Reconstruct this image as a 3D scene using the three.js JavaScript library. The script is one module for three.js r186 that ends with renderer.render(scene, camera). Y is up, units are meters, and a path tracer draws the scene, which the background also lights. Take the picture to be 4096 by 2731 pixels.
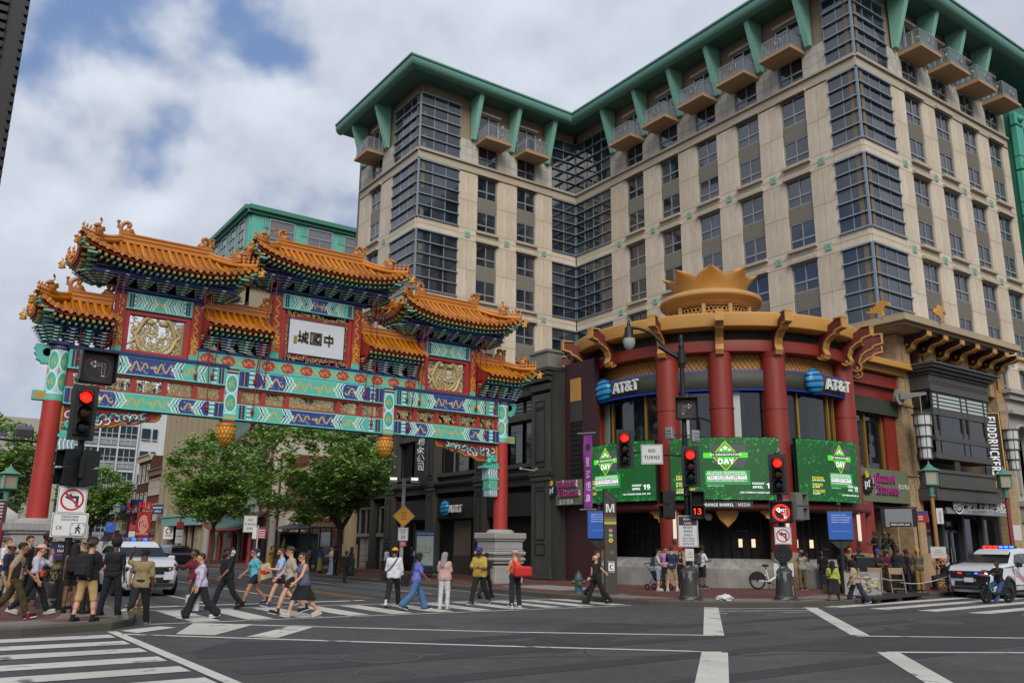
import*as THREE from 'three';
import{mergeGeometries,toCreasedNormals}from 'three/addons/utils/BufferGeometryUtils.js';
import{ImprovedNoise}from 'three/addons/math/ImprovedNoise.js';
import{RoundedBoxGeometry}from 'three/addons/geometries/RoundedBoxGeometry.js';
import{TextGeometry}from 'three/addons/geometries/TextGeometry.js';
import{FontLoader}from 'three/addons/loaders/FontLoader.js';
// ---------- camera, sky, sun, exposure ----------
const scene=new THREE.Scene();
const camera=new THREE.PerspectiveCamera(43.85,1024/682,0.1,2500);
camera.position.set(0,1.65,0);
camera.rotation.order='YXZ';
camera.rotation.set(13.6*Math.PI/180,-35*Math.PI/180,0.62*Math.PI/180);
const renderer=new THREE.WebGLRenderer({antialias:true});
renderer.toneMapping=THREE.LinearToneMapping;
renderer.toneMappingExposure=1.55;
renderer.shadowMap.enabled=true;
const perlin=new ImprovedNoise();
const fbm=(x,y,z,o=5)=>{let s=0,a=0.5;for(let i=0;i<o;i++){s+=a*perlin.noise(x,y,z);x*=2.03;y*=2.03;z*=2.03;a*=0.5;}return s;};
const sstep=(a,b,x)=>{x=Math.min(1,Math.max(0,(x-a)/(b-a)));return x*x*(3-2*x);};
{
const W=3072,H=1536,d=new Float32Array(W*H*4);
for(let j=0;j<H;j++){
const el=((j+0.5)/H-0.5)*Math.PI,y=Math.sin(el),c=Math.cos(el);
for(let i=0;i<W;i++){
const az=((i+0.5)/W-0.5)*2*Math.PI,x=Math.cos(az)*c,z=Math.sin(az)*c,k=(j*W+i)*4;
if(y<-0.02){d[k]=0.15;d[k+1]=0.15;d[k+2]=0.155;d[k+3]=1;continue;}
const ox=181.695,oy=163.502,oz=52.822,w=fbm(x*3+ox,y*3+oy,z*3+oz,2)*0.25,low=0.35*fbm(x*1.5+oz,y*1.5+ox,z*1.5+oy,2);
const n=fbm(x*4+w+ox,y*4.6+oy,z*4-w+oz,7)+low,n2=fbm(x*4+w+ox-0.05,y*4.6+oy+0.12,z*4-w+oz+0.07,5)+low;
const east=sstep(0.1,0.75,x*0.82+z*0.57+0.15);
const cov=sstep(-0.24,0.03,n+0.06+0.3*east);
const lump=Math.min(1,Math.max(0,0.55+1.5*(n-n2)+0.25*n));
const hor=sstep(0.35,0.0,y);
const b=[0.12+0.13*hor,0.19+0.15*hor,0.34+0.1*hor];
const br=(0.33+0.19*lump*(1-0.5*east))*(1-0.03*hor),g=[br*0.915,br*0.985,br*1.13];
for(let q=0;q<3;q++)d[k+q]=b[q]+(g[q]-b[q])*cov;
d[k+3]=1;
}
}
const t=new THREE.DataTexture(d,W,H,THREE.RGBAFormat,THREE.FloatType);
t.mapping=THREE.EquirectangularReflectionMapping;t.magFilter=t.minFilter=THREE.LinearFilter;t.wrapS=THREE.RepeatWrapping;t.needsUpdate=true;
scene.background=t;scene.environment=t;
}
const sun=new THREE.DirectionalLight(new THREE.Color(1,0.94,0.85),2.0);
sun.position.set(-30,95,70);sun.target.position.set(25,0,-30);
sun.castShadow=true;sun.shadow.radius=70;sun.shadow.mapSize.set(4096,4096);
Object.assign(sun.shadow.camera,{left:-90,right:90,top:90,bottom:-90,near:1,far:260});
scene.add(sun,sun.target);
// ---------- helpers ----------
const PI=Math.PI,R=(d)=>d*PI/180;
let seed=7;
const rnd=()=>{seed=(seed+0x6d2b79f5)|0;let t=Math.imul(seed^(seed>>>15),1|seed);t=(t+Math.imul(t^(t>>>7),61|t))^t;return((t^(t>>>14))>>>0)/4294967296;};
const rr=(a,b)=>a+(b-a)*rnd();
const mcache=new Map();
function mat(hex,rough=0.8,metal=0,o){
const key=o?null:hex+'|'+rough+'|'+metal;
if(key&&mcache.has(key))return mcache.get(key);
const m=new THREE.MeshStandardMaterial({color:hex,roughness:rough,metalness:metal,...o});
if(key)mcache.set(key,m);
return m;
}
const glass=(hex,rough=0.06,ior=1.75)=>new THREE.MeshPhysicalMaterial({color:hex,roughness:rough,ior});
const glow=(hex,k)=>new THREE.MeshStandardMaterial({color:0x080808,emissive:hex,emissiveIntensity:k,roughness:0.4});
function canvas(w,h,draw,srgb=true){
const c=document.createElement('canvas');c.width=w;c.height=h;draw(c.getContext('2d'),w,h);
const t=new THREE.CanvasTexture(c);if(srgb)t.colorSpace=THREE.SRGBColorSpace;t.anisotropy=8;return t;
}
const tmat=(tex,rough=0.6,o)=>new THREE.MeshStandardMaterial({map:tex,roughness:rough,...o});
function noiseTex(w,h,f,srgb=true){
const d=new Uint8Array(w*h*4);
for(let j=0;j<h;j++)for(let i=0;i<w;i++){const v=f(i/w,j/h),k=(j*w+i)*4,a=Array.isArray(v);for(let q=0;q<3;q++)d[k+q]=Math.max(0,Math.min(255,255*(a?v[q]:v)));d[k+3]=255;}
const t=new THREE.DataTexture(d,w,h);t.wrapS=t.wrapT=THREE.RepeatWrapping;t.magFilter=THREE.LinearFilter;t.minFilter=THREE.LinearMipmapLinearFilter;t.generateMipmaps=true;if(srgb)t.colorSpace=THREE.SRGBColorSpace;t.needsUpdate=true;return t;
}
const tn=(u,v,f,s,o=4)=>{let t=0,a=0.5;for(let k=0;k<o;k++){const F=f<<k,x=u*F,y=v*F,x0=Math.floor(x),y0=Math.floor(y),fx=sstep(0,1,x-x0),fy=sstep(0,1,y-y0),h=(i,j)=>{const q=Math.sin(((i%F+F)%F)*127.1+((j%F+F)%F)*311.7+s*74.7+k*19.3)*43758.5453;return q-Math.floor(q);};t+=a*((h(x0,y0)*(1-fx)+h(x0+1,y0)*fx)*(1-fy)+(h(x0,y0+1)*(1-fx)+h(x0+1,y0+1)*fx)*fy);a*=0.5;}return t/(1-Math.pow(0.5,o));};
const bx=(w,h,d,x=0,y=0,z=0,rx=0,ry=0,rz=0)=>{const g=new THREE.BoxGeometry(w,h,d);if(rx)g.rotateX(rx);if(ry)g.rotateY(ry);if(rz)g.rotateZ(rz);return g.translate(x,y,z);};
const gcache=new Map();
const B=(w,h,d)=>{const k=w.toFixed(3)+h.toFixed(3)+d.toFixed(3);if(!gcache.has(k))gcache.set(k,new THREE.BoxGeometry(w,h,d));return gcache.get(k);};
const cyl=(r1,r2,h,x=0,y=0,z=0,n=16,open=false)=>new THREE.CylinderGeometry(r1,r2,h,n,1,open).translate(x,y,z);
const sph=(r,x=0,y=0,z=0,sx=1,sy=1,sz=1,n=16)=>new THREE.SphereGeometry(r,n,Math.max(6,n*0.7|0)).scale(sx,sy,sz).translate(x,y,z);
const tube=(pts,r,n=24,m=8)=>new THREE.TubeGeometry(new THREE.CatmullRomCurve3(pts.map((p)=>new THREE.Vector3(...p))),n,r,m);
function rod(a,b,r,r2=r,n=8){const A=new THREE.Vector3(...a),D=new THREE.Vector3(...b).sub(A),L=D.length(),g=new THREE.CylinderGeometry(r2,r,L,n).translate(0,L/2,0);return g.applyQuaternion(new THREE.Quaternion().setFromUnitVectors(new THREE.Vector3(0,1,0),D.normalize())).translate(...a);}
const lathe=(pts,n=24)=>new THREE.LatheGeometry(pts.map((p)=>new THREE.Vector2(...p)),n);
function shp(pts){const s=new THREE.Shape();pts.forEach((p,i)=>i?s.lineTo(p[0],p[1]):s.moveTo(p[0],p[1]));return s;}
const ext=(s,d,bevel=0,cs=6)=>new THREE.ExtrudeGeometry(s,{depth:d,bevelEnabled:bevel>0,bevelSize:bevel,bevelThickness:bevel,bevelSegments:1,curveSegments:cs});
function mg(list){
const keep=['position','normal','uv'],col=list.some((g)=>g.attributes.color);
return mergeGeometries(list.map((g)=>{const q=g.index?g.toNonIndexed():g.clone();for(const k of Object.keys(q.attributes))if(!keep.includes(k)&&!(col&&k==='color'))q.deleteAttribute(k);q.morphAttributes={};return q;}));
}
const used={};
const numbered=(n)=>{const k=used[n]=(used[n]??-1)+1;return k?n+'_'+String(k).padStart(3,'0'):n;};
function mesh(name,geo,m,parent,x=0,y=0,z=0,ry=0){
const o=new THREE.Mesh(Array.isArray(geo)?mg(geo):geo,m);o.name=name;o.castShadow=o.receiveShadow=true;
o.position.set(x,y,z);if(ry)o.rotation.y=ry;parent.add(o);return o;
}
function tag(o,label,category,group){o.userData.label=label;o.userData.category=category;if(group)o.userData.group=group;return o;}
function thing(name,label,category,x=0,y=0,z=0,ry=0,group){const o=new THREE.Group();o.name=numbered(name);o.position.set(x,y,z);o.rotation.y=ry;scene.add(o);return tag(o,label,category,group);}
function ground(name,geo,m,x=0,y=0,z=0){const o=mesh(numbered(name),geo,m,scene,x,y,z);o.userData.kind='structure';return o;}
function dup(src,label,x,y,z,ry=0,group){const o=src.clone();o.name=numbered(src.name.replace(/_\d{3}$/,''));o.userData={...src.userData,label};if(group)o.userData.group=group;o.position.set(x,y,z);o.rotation.y=ry;scene.add(o);return o;}
// facades: Fz(Z) faces +z with u = x; Fx(X) faces -x with u = z; n is the distance out of the wall
const Fz=(Z)=>({p:(u,v,n)=>[u,v,Z+n],ry:0}),Fx=(X)=>({p:(u,v,n)=>[X-n,v,u],ry:-PI/2});
const fput=(F,name,geo,m,parent,u,v,n)=>mesh(name,geo,m,parent,...F.p(u,v,n),F.ry);
// flat sign face: a plane with its own uv, turned with its parent
const face=(w,h)=>new THREE.PlaneGeometry(w,h);
const counts=new Map(),rest=new Map();
function piece(name,geo,m,parent,x,y,z,ry=0,most=290){
const k=parent.uuid+name,c=(counts.get(k)??0)+1;counts.set(k,c);
if(c<=most)return mesh(name,geo,m,parent,x,y,z,ry);
const rk=k+m.uuid;if(!rest.has(rk))rest.set(rk,{name,m,parent,list:[]});
const g=geo.clone();if(ry)g.rotateY(ry);rest.get(rk).list.push(g.translate(x,y,z));return null;
}
const fpiece=(F,name,geo,m,parent,u,v,n,most)=>piece(name,geo,m,parent,...F.p(u,v,n),F.ry,most);
function flushPieces(){for(const{name,m,parent,list}of rest.values())mesh(name,mg(list),m,parent).userData.kind='stuff';rest.clear();}
const text=(c,s,x,y,size,color,font='sans-serif',w='bold',maxW)=>{c.font=w+' '+size+'px '+font;c.fillStyle=color;c.textAlign='center';c.textBaseline='middle';maxW?c.fillText(s,x,y,maxW):c.fillText(s,x,y);};
// Chinese characters as brush strokes on a 0..9 grid: strokes split by a space, two digits a point
const CJK={
'中':'1266166166 1262 5060 55 5059'.replace(' 5060 55','').replace('1266166166 1262','12821282 1216 8286 1686'),
'國':'0090 0009 9099 0999 2272 2444 2646 2424 4446 2767 5161 5256 5678 7885 7263 8182',
'城':'0434 1018 0837 4282 4246 4639 4555 5558 6068 6889 8988 8467 7181','世':'0494 2129 2989 5057 5777 7077','界':'1171 1115 1575 7175 4145 1373 4509 4589 3539 6569',
'上':'4048 4474 0898','最':'2070 2023 2373 7073 2272 0494 1419 1939 3439 1636 5588 8559 5585','好':'3025 2539 1343 4308 5090 9063 6369 4595','漢':'0112 0415 0918 3090 4042 7072 4363 4373 5085 3595 3797 6099 6039',
'堡':'2003 1217 4171 4144 4474 7174 5448 3696 3536 0999 5559 2777','星':'2070 2024 2474 7074 2272 3515 3676 2777 5459 0999','球':'0131 0434 0838 2128 4292 6067 3758 8739 8193','健':'1003 1218 3151 5133 3355 5539 4090 4090 4292 4494 6047 3999 4696','身':'4033 2171 2127 7177 2373 2575 0797 7739 8308',
'樂':'4022 2262 6264 2464 0314 1405 8373 7384 0666 4549 4509 4589','公':'3006 6096 4418 1878 6889','司':'1080 8089 8968 1363 2565 2528 6568 2868','團':'0090 0009 9099 0999 2272 5057 2444 2676 3758','娛':'3025 2539 1343 4308 5181 5154 5484 8184 4696 6859 6889','業':'3033 6063 1223 8273 0494 2666 0696 5458 5508 5589','集':'2103 3038 3070 3272 3474 3676 5056 0797 5059 5709 5789',
};
function han(c,ch,x,y,s,color,lw=0.1){
c.strokeStyle=color;c.lineWidth=s*lw;c.lineCap='round';c.lineJoin='round';
for(const st of(CJK[ch]||'').split(' ')){c.beginPath();for(let i=0;i+1<st.length;i+=2){const X=x+(st[i]/9-0.5)*s,Y=y+(st[i+1]/9-0.5)*s;i?c.lineTo(X,Y):c.moveTo(X,Y);}c.stroke();}
}
// ---------- ground ----------
const sheet=(pts)=>{const g=new THREE.ShapeGeometry(shp(pts.map(([x,z])=>[x,-z])));g.rotateX(-PI/2);return g;};
const slab=(pts,h,bevel=0)=>{const g=ext(shp(pts.map(([x,z])=>[x,-z])),h-bevel,bevel);g.rotateX(-PI/2);return g;};
const wrap=(t,s)=>{t.repeat.set(s,s);t.wrapS=t.wrapT=THREE.RepeatWrapping;return t;};
const asphaltT=wrap(noiseTex(1024,1024,(u,v)=>{const s=Math.random(),c=tn(u,v,5,3),e=tn(u,v,40,9,3);let g=0.245+0.085*(c-0.5)+0.06*(e-0.5)+(s>0.94?0.09:s<0.06?-0.07:0.03*(s-0.5));const cr=Math.abs(tn(u,v,6,31,5)-0.5);if(cr<0.0035&&tn(u,v,4,8)>0.52)g-=0.05;return[g,g*1.0,g*1.02];}),1/9);
const asphalt=new THREE.MeshStandardMaterial({map:asphaltT,roughness:0.92,bumpMap:wrap(noiseTex(512,512,()=>Math.random(),false),1/1.6),bumpScale:0.004});
ground('road',new THREE.PlaneGeometry(900,900).rotateX(-PI/2).translate(120,0,-200),asphalt);
{const uv=scene.children[scene.children.length-1].geometry.attributes.uv;for(let i=0;i<uv.count;i++)uv.setXY(i,uv.getX(i)*900,uv.getY(i)*900);}
const patchM=new THREE.MeshStandardMaterial({map:asphaltT,color:0xc6c6cb,roughness:0.95});
ground('road_patch',sheet([[5,-27],[9.2,-40],[9.2,-75],[5,-75]]),patchM,0,0.003);
ground('road_patch',sheet([[3.8,-14.2],[9,-11.3],[14.2,-14.2],[13,-15.6],[9.5,-13],[5,-15.5]]),patchM,0,0.003);
ground('road_patch',sheet([[12.2,-9.9],[30,-13.9],[60,-14.6],[60,-10.4],[30,-9.6],[14,-8.3]]),patchM,0,0.003);
ground('road_patch',sheet([[10.3,-26],[12,-26],[12,-110],[10.3,-110]]),patchM,0,0.003);
const brickT=wrap(noiseTex(512,512,(u,v)=>{const r=Math.floor(v*20),o=(r%2)*0.5,c=u*10+o,f=c-Math.floor(c),q=v*20-r,j=f<0.06||q<0.1;const h=Math.abs(Math.sin(Math.floor(c)%10*12.9+r*78.2)*43758.5)%1;const k=j?0.55:0.75+0.5*h+0.25*(tn(u,v,6,2)-0.5);return[0.36*k,0.20*k,0.165*k];}),1/2.1);
const brickPave=new THREE.MeshStandardMaterial({map:brickT,roughness:0.9});
const concT=wrap(noiseTex(512,512,(u,v)=>{const g=0.40+0.16*(tn(u,v,5,4,5)-0.5)+0.05*(Math.random()-0.5);return[g,g*0.965,g*0.9];}),1/3);
const concrete=new THREE.MeshStandardMaterial({map:concT,roughness:0.9});
const kerbM=new THREE.MeshStandardMaterial({map:concT,color:0xb9b4ac,roughness:0.9});
const inset=(pts,d)=>pts.map((p,i)=>{const a=pts[Math.max(0,i-1)],b=pts[Math.min(pts.length-1,i+1)],tx=b[0]-a[0],tz=b[1]-a[1],L=Math.hypot(tx,tz);return[p[0]-tz/L*d,p[1]+tx/L*d];});
function pavement(edge,close,side){
const k=inset(edge,0.28*side),c=inset(edge,1.25*side);
ground('kerb',slab([...edge,...k.slice().reverse()],0.15,0.02),kerbM);
ground('sidewalk',slab([...k,...close],0.146),brickPave);
return c;
}
const farKerb=[[18.2,-260],[18.2,-60],[18.15,-30],[18.1,-23],[18.2,-20.6],[18.55,-19.2],[19.3,-18.1],[20.4,-17.15],[21.8,-16.55],[23.4,-16.35],[24.8,-16.55],[26.6,-17.1],[29,-17.65],[33,-17.95],[60,-18.1],[200,-18.2]];
pavement(farKerb,[[200,-27.5],[40,-27.5],[34,-36],[27,-40],[27,-260]],-1);
{const e=farKerb.slice(3,12),k=inset(e,-0.29),c=inset(e,-1.7);
ground('kerb_ramp',sheet([...k,...c.reverse()]),concrete,0,0.151);}
const rampRed=mat(0x5b3a33,0.9);
for(const[x,z,a]of[[19.25,-19.4,-0.55],[22.9,-17.35,0.1]]){const g=[];for(let i=0;i<14;i++)for(let j=0;j<5;j++)g.push(cyl(0.028,0.035,0.012,-0.7+i*0.107,0,-0.22+j*0.107,6));g.push(bx(1.5,0.004,0.62));const o=ground('tactile_paving',mg(g),rampRed,x,0.156,z);o.rotation.y=a;}
const leftKerb=[[-40,-18.05],[0,-18],[2.0,-18.02],[2.8,-18.3],[3.6,-18.65],[4.1,-19.3],[4.45,-20.6],[4.62,-22.4],[4.75,-25],[4.75,-60],[4.75,-260]];
pavement(leftKerb,[[-40,-260]],-1);
{const e=leftKerb.slice(1,9),k=inset(e,-0.29),c=inset(e,-1.45);ground('kerb_ramp',sheet([...k.reverse(),...c]),concrete,0,0.151);}
{const g=[bx(1.2,0.004,0.7)];for(let i=0;i<11;i++)for(let j=0;j<6;j++)g.push(cyl(0.028,0.035,0.012,-0.53+i*0.107,0,-0.27+j*0.107,6));ground('tactile_paving',mg(g),rampRed,3.15,0.156,-19.5).rotation.y=0.7;}
{const g=new THREE.CylinderGeometry(1,1,1,5);g.dispose();}
// grassy planting strip and gravel tree pits on the pavements
const gravelM=new THREE.MeshStandardMaterial({map:wrap(noiseTex(256,256,(u,v)=>{const k=0.25+0.5*Math.random();return[k,k*0.97,k*0.92];}),1/1.2),roughness:1});
for(const[x,z,w,d]of[[20.6,-26.6,2.2,3.4],[20.4,-53.6,2,3]]){const o=ground('gravel_bed',bx(w,0.03,d),gravelM,x,0.15,z);o.userData.kind='stuff';tag(o,z>-30?'pale gravel bed beside the gate pedestal on the brick pavement':'gravel tree pit under the large street tree','gravel');}
// ---------- road markings ----------
const paintT=wrap(noiseTex(512,512,(u,v)=>{const a=tn(u,v,10,6,5),g=0.70+0.14*(tn(u,v,4,3)-0.5)-(a>0.66?(a-0.66)*2.2:0)-(Math.random()>0.97?0.12:0);return[g,g*0.99,g*0.95];}),1/2.5);
const paint=new THREE.MeshStandardMaterial({map:paintT,roughness:0.75}),yellow=new THREE.MeshStandardMaterial({map:paintT,color:0xc8902c,roughness:0.75});
let py=0;
const mark=(pts,m=paint,n='road_marking')=>ground(n,sheet(pts),m,0,0.007+(py++%3)*0.0012);
const strip=(x0,z0,x1,z1,w,m,n)=>{const L=Math.hypot(x1-x0,z1-z0),a=-(z1-z0)/L*w/2,b=(x1-x0)/L*w/2;mark([[x0+a,z0+b],[x1+a,z1+b],[x1-a,z1-b],[x0-a,z0-b]],m,n);};
for(let i=0;i<11;i++){const z=-17.35+i*1.22+(i>5?0.1:0);mark([[-9,z-0.29],[3.4,z-0.29],[3.4,z+0.29],[-9,z+0.29]],paint,'crosswalk_bar');}
strip(3.55,-18.2,3.58,-4,0.18);
for(let i=0;i<11;i++){const x=5.45+i*1.2;if(x>18)break;const t=(x-5.4)/12;mark([[x,-23.1+t*0.4],[x+0.62,-23.05+t*0.4],[x+0.58,-19.65],[x-0.04,-19.6]],paint,'crosswalk_bar');}
strip(4.9,-23.3,17.9,-22.75,0.13);strip(4.4,-19.45,17.9,-19.3,0.13);strip(4.85,-24.55,11.9,-24.75,0.3);
for(const dx of[0,0.28])strip(12.3+dx,-25.2,12.9+dx,-56,0.11,yellow),strip(12.9+dx,-56,13+dx,-160,0.11,yellow);
strip(10.2,-24.8,10.25,-34,0.13);strip(7.35,-25.5,7.35,-34,0.13);for(let i=0;i<6;i++){strip(10.3,-38-i*9,10.3,-41-i*9,0.11);strip(7.5,-38-i*9,7.5,-41-i*9,0.11);strip(15.6,-27-i*9,15.6,-30-i*9,0.11);}
strip(17.6,-25,17.5,-90,0.1);
strip(5.5,-19.1,10.3,-14.35,0.15);strip(10.3,-14.35,13.3,-12.0,0.15);
strip(3.6,-17.6,5.03,-16.14,0.15);strip(5.03,-16.14,8.7,-12.5,0.15);strip(8.7,-12.5,11.3,-10.05,0.15);
mark([[5.35,-19.3],[6.35,-18.4],[5.0,-16.6],[4.45,-17.15]]);mark([[7.0,-17.85],[7.35,-17.45],[5.85,-15.65],[5.4,-16.05]]);mark([[3.9,-17.7],[4.8,-18.5],[4.55,-18.9],[3.7,-18.3]]);
strip(19.45,-17.6,13.3,-12.0,0.4);strip(11.2,-10.1,7.2,-6.6,0.42);
strip(22.2,-16.25,15.95,-10.55,0.36);strip(15.75,-10.5,20,-7.4,0.15);
strip(13.75,-8.6,9.6,-4.9,0.36);strip(13.75,-8.62,17.5,-6.3,0.15);
strip(19.2,-17.1,21.9,-16.1,0.12);strip(18.5,-16.5,21.2,-15.5,0.12);strip(17.9,-15.9,18.6,-15.45,0.12);strip(19.7,-15.3,20.8,-15.05,0.12);
for(let i=0;i<8;i++){const x=24.2+i*0.05,z=-16.0+i*1.15;mark([[22.8+i*0.55,z-0.26],[34,z-0.26-1.1+i*0.1],[34,z+0.24-1.1+i*0.1],[23+i*0.55,z+0.24]],paint,'crosswalk_bar');}
strip(34,-18,34,-10,0.15);for(let i=0;i<4;i++)strip(38+i*9,-14.6,41+i*9,-14.6,0.11);
// tar-sealed cracks and tyre polish
const tarM=mat(0x2a2a2b,0.7),polM=new THREE.MeshStandardMaterial({map:asphaltT,color:0xc2c2c6,roughness:0.8});
for(const[x0,z0,x1,z1]of[[4,-13,16,-7.5],[7.5,-18.5,22,-9],[13,-24,30,-12.5],[2,-9,9,-6.2],[20,-15.5,40,-11.5],[6,-30,8.5,-52],[14.6,-26,15.2,-60],[9,-10,12,-19]]){const n=26,up=[],dn=[];for(let i=0;i<=n;i++){const t=i/n,o=0.5*perlin.noise(t*7,x0,z0)+0.12*perlin.noise(t*40,z1,x0),L=Math.hypot(x1-x0,z1-z0),px=x0+(x1-x0)*t-(z1-z0)/L*o,pz=z0+(z1-z0)*t+(x1-x0)/L*o,w=0.012+0.02*Math.abs(perlin.noise(t*15,3,x0));up.push([px,pz-w]);dn.push([px,pz+w]);}ground('tar_seam',sheet([...up,...dn.reverse()]),tarM,0,0.0045);}
for(let i=0;i<5;i++){const x=6.2+i*1.9+(i>2?1:0);ground('tyre_track',sheet([[x,-24],[x+0.5,-24],[x+0.45,-100],[x,-100]]),polM,0,0.0035);}
for(let i=0;i<4;i++){const z=-8.2-i*1.9;ground('tyre_track',sheet([[3.9,z],[80,z-1.5],[80,z-1.0],[3.9,z+0.5]]),polM,0,0.0037);}
// manholes and drain grates
const ironM=mat(0x4a4846,0.75,0.2);
function cover(r,ribs,label){
const t=thing('manhole_cover',label,'manhole cover');
mesh('rim',lathe([[r,0],[r,0.012],[r-0.06,0.012],[r-0.06,0.004]],36),ironM,t);mesh('lid',cyl(r-0.07,r-0.07,0.008,0,0.006,0,36),mat(0x383634,0.85,0.1),t);
const g=[];for(let i=-ribs;i<=ribs;i++){const x=i/(ribs+0.7)*(r-0.08),L=2*Math.sqrt((r-0.09)**2-x*x);g.push(bx(0.035,0.008,L,x,0.012,0));}mesh('ribs',g,ironM,t);return t;
}
const mh=cover(0.62,9,'largest round drain grate in the road, below the upper white line');
mh.position.set(6.24,0.002,-12.26);
[[5.5,-10.72,0.4,'small drain grate at the bottom edge, nearest of the road covers'],[9.12,-16.3,0.42,'round cover just in front of the gate crosswalk'],[14.64,-14.82,0.36,'small cover between the two white lines, left of the wide white bar'],[15.23,-11.87,0.6,'round cover in the middle of the junction between the diagonal bars'],[20.62,-11.6,0.6,'round cover in the road in front of the police car'],[18.21,-11.15,0.28,'smallest cover, right of the junction centre'],[11.45,-10.6,0.5,'round cover under the lower white line at its bar end'],[18.26,-15.31,0.5,'drain cover by the kerb ramp between two short bars']].forEach(([x,z,r,l])=>{const c=dup(mh,l,x,0.002,z,rr(0,1));c.scale.set(r/0.62,1,r/0.62);c.userData.group='road covers';});
// ---------- apartment tower ----------
const T0=thing('apartment_tower','tall cream apartment tower with green roof eaves and corner window bands','apartment building');
const stT=noiseTex(256,256,(u,v)=>{const g=0.93+0.10*(tn(u,v,4,5,4)-0.5)+0.05*(tn(u,v*0.25,24,7,3)-0.5)*v+0.02*(Math.random()-0.5);return[g,g*0.985,g*0.955];});
const stucco=[0xccc2b4,0xc8beaf,0xcfc5b8,0xcac0b1,0xc5baab].map((c)=>new THREE.MeshStandardMaterial({map:stT,color:c,roughness:0.88}));
const jointM=mat(0x6f6353,0.9),frameM=mat(0x8b8f92,0.45,0.4),alum=mat(0x87939b,0.4,0.5),spandM=mat(0x77736a,0.7,0.1),sillM=mat(0xa59a88,0.85),greenM=mat(0x5f8a7b,0.55),greenD=mat(0x466d60,0.6),green2=mat(0x7bb09d,0.55),sidingM=mat(0x8d7c65,0.8),tileM=[0xaaa79c,0xa3a096,0xb0ada3].map((c)=>mat(c,0.7)),slabM=mat(0x9a7f62,0.9),railM=mat(0x8f959c,0.5,0.4);
const panes=[0x1c222d,0x181d27,0x232a37,0x1a1f27,0x282d35].map((c)=>glass(c,0.05,1.95)),paneC=[glass(0x4a4d52,0.1,1.7),glass(0x2f3338,0.08,1.8),glass(0x383b40,0.08,1.9)];
const pm=()=>rnd()<0.2?paneC[rnd()*3|0]:panes[rnd()*5|0];
const bevelSill=(w)=>{const g=ext(shp([[0,0],[0.2,0.02],[0.24,0.1],[0.2,0.2],[0,0.22]]),w);g.rotateY(-PI/2);g.rotateY(PI);g.translate(-w/2,-0.1,0);return toCreasedNormals(g,0.4);};
const sillG=new Map(),sill=(w)=>{const k=w.toFixed(2);if(!sillG.has(k))sillG.set(k,bx(w,0.2,0.24,0,0,0.12));return sillG.get(k);};
const frameGeo=(w,h)=>{const g=[bx(w,0.08,0.1,0,h/2-0.04),bx(w,0.08,0.1,0,-h/2+0.04),bx(0.08,h-0.16,0.1,-w/2+0.04),bx(0.08,h-0.16,0.1,w/2-0.04),bx(0.07,h-0.16,0.1,0),bx(w-0.16,0.12,0.105,0,-h/2+h*0.36)];return mg(g);};
const fcache=new Map();
function window4(F,parent,u,v,w,h,n=-0.16){
const k=w.toFixed(2)+h.toFixed(2);if(!fcache.has(k))fcache.set(k,frameGeo(w,h));
const f=fput(F,'window',fcache.get(k),frameM,parent,u,v,n);
const lo=h*0.36,hw=w/2-0.1;
for(const s of[-1,1]){mesh('pane',B(hw,h-lo-0.16,0.02),pm(),f,s*(w/4-0.01),lo/2-0.01,-0.02).rotation.set(rr(-0.006,0.006),rr(-0.006,0.006),0);mesh('pane',B(hw,lo-0.16,0.02),pm(),f,s*(w/4-0.01),-h/2+lo/2,-0.02).rotation.set(rr(-0.006,0.006),rr(-0.006,0.006),0);}
return f;
}
function bandWindow(F,parent,u0,u1,v0,v1,cols,rows){
const w=u1-u0,h=v1-v0,g=[];
for(let r=0;r<=rows;r++)g.push(bx(w+0.05,r%rows?0.085:0.11,0.2,0,-h/2+r*h/rows,0.02));
for(let c=0;c<=cols;c++)g.push(bx(0.06,h-0.05,0.08,-w/2+c*w/cols,0,-0.05));
const f=fput(F,'window_band',mg(g),alum,parent,(u0+u1)/2,(v0+v1)/2,0.0);
for(let r=0;r<rows;r++)for(let c=0;c<cols;c++)mesh('pane',B(w/cols-0.07,h/rows-0.12,0.02),pm(),f,-w/2+(c+0.5)*w/cols,-h/2+(r+0.5)*h/rows,-0.06).rotation.set(rr(-0.004,0.004),rr(-0.004,0.004),0);
}
const medal=(()=>{const g=[bx(0.5,0.5,0.05)];g.push(new THREE.TorusGeometry(0.18,0.025,5,18).translate(0,0,0.03));for(const x of[-0.06,0,0.06])g.push(bx(0.025,0.3,0.05,x,0,0.02));g.push(bx(0.3,0.025,0.05,0,0,0.02));return mg(g);})();
const medalM=mat(0x80a393,0.7);
const ribG=new Map();
const louver=(w,h)=>{const k=w.toFixed(2)+h.toFixed(2);if(!ribG.has(k)){const g=[bx(w,h,0.06,0,0,-0.04)],n=Math.round(w/0.15);for(let i=0;i<n;i++)g.push(bx(0.05,h,0.06,-w/2+(i+0.5)*w/n));ribG.set(k,mg(g));}return ribG.get(k);};
const PER=5.9,TOPB=32.45,H1=31.6;
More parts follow.
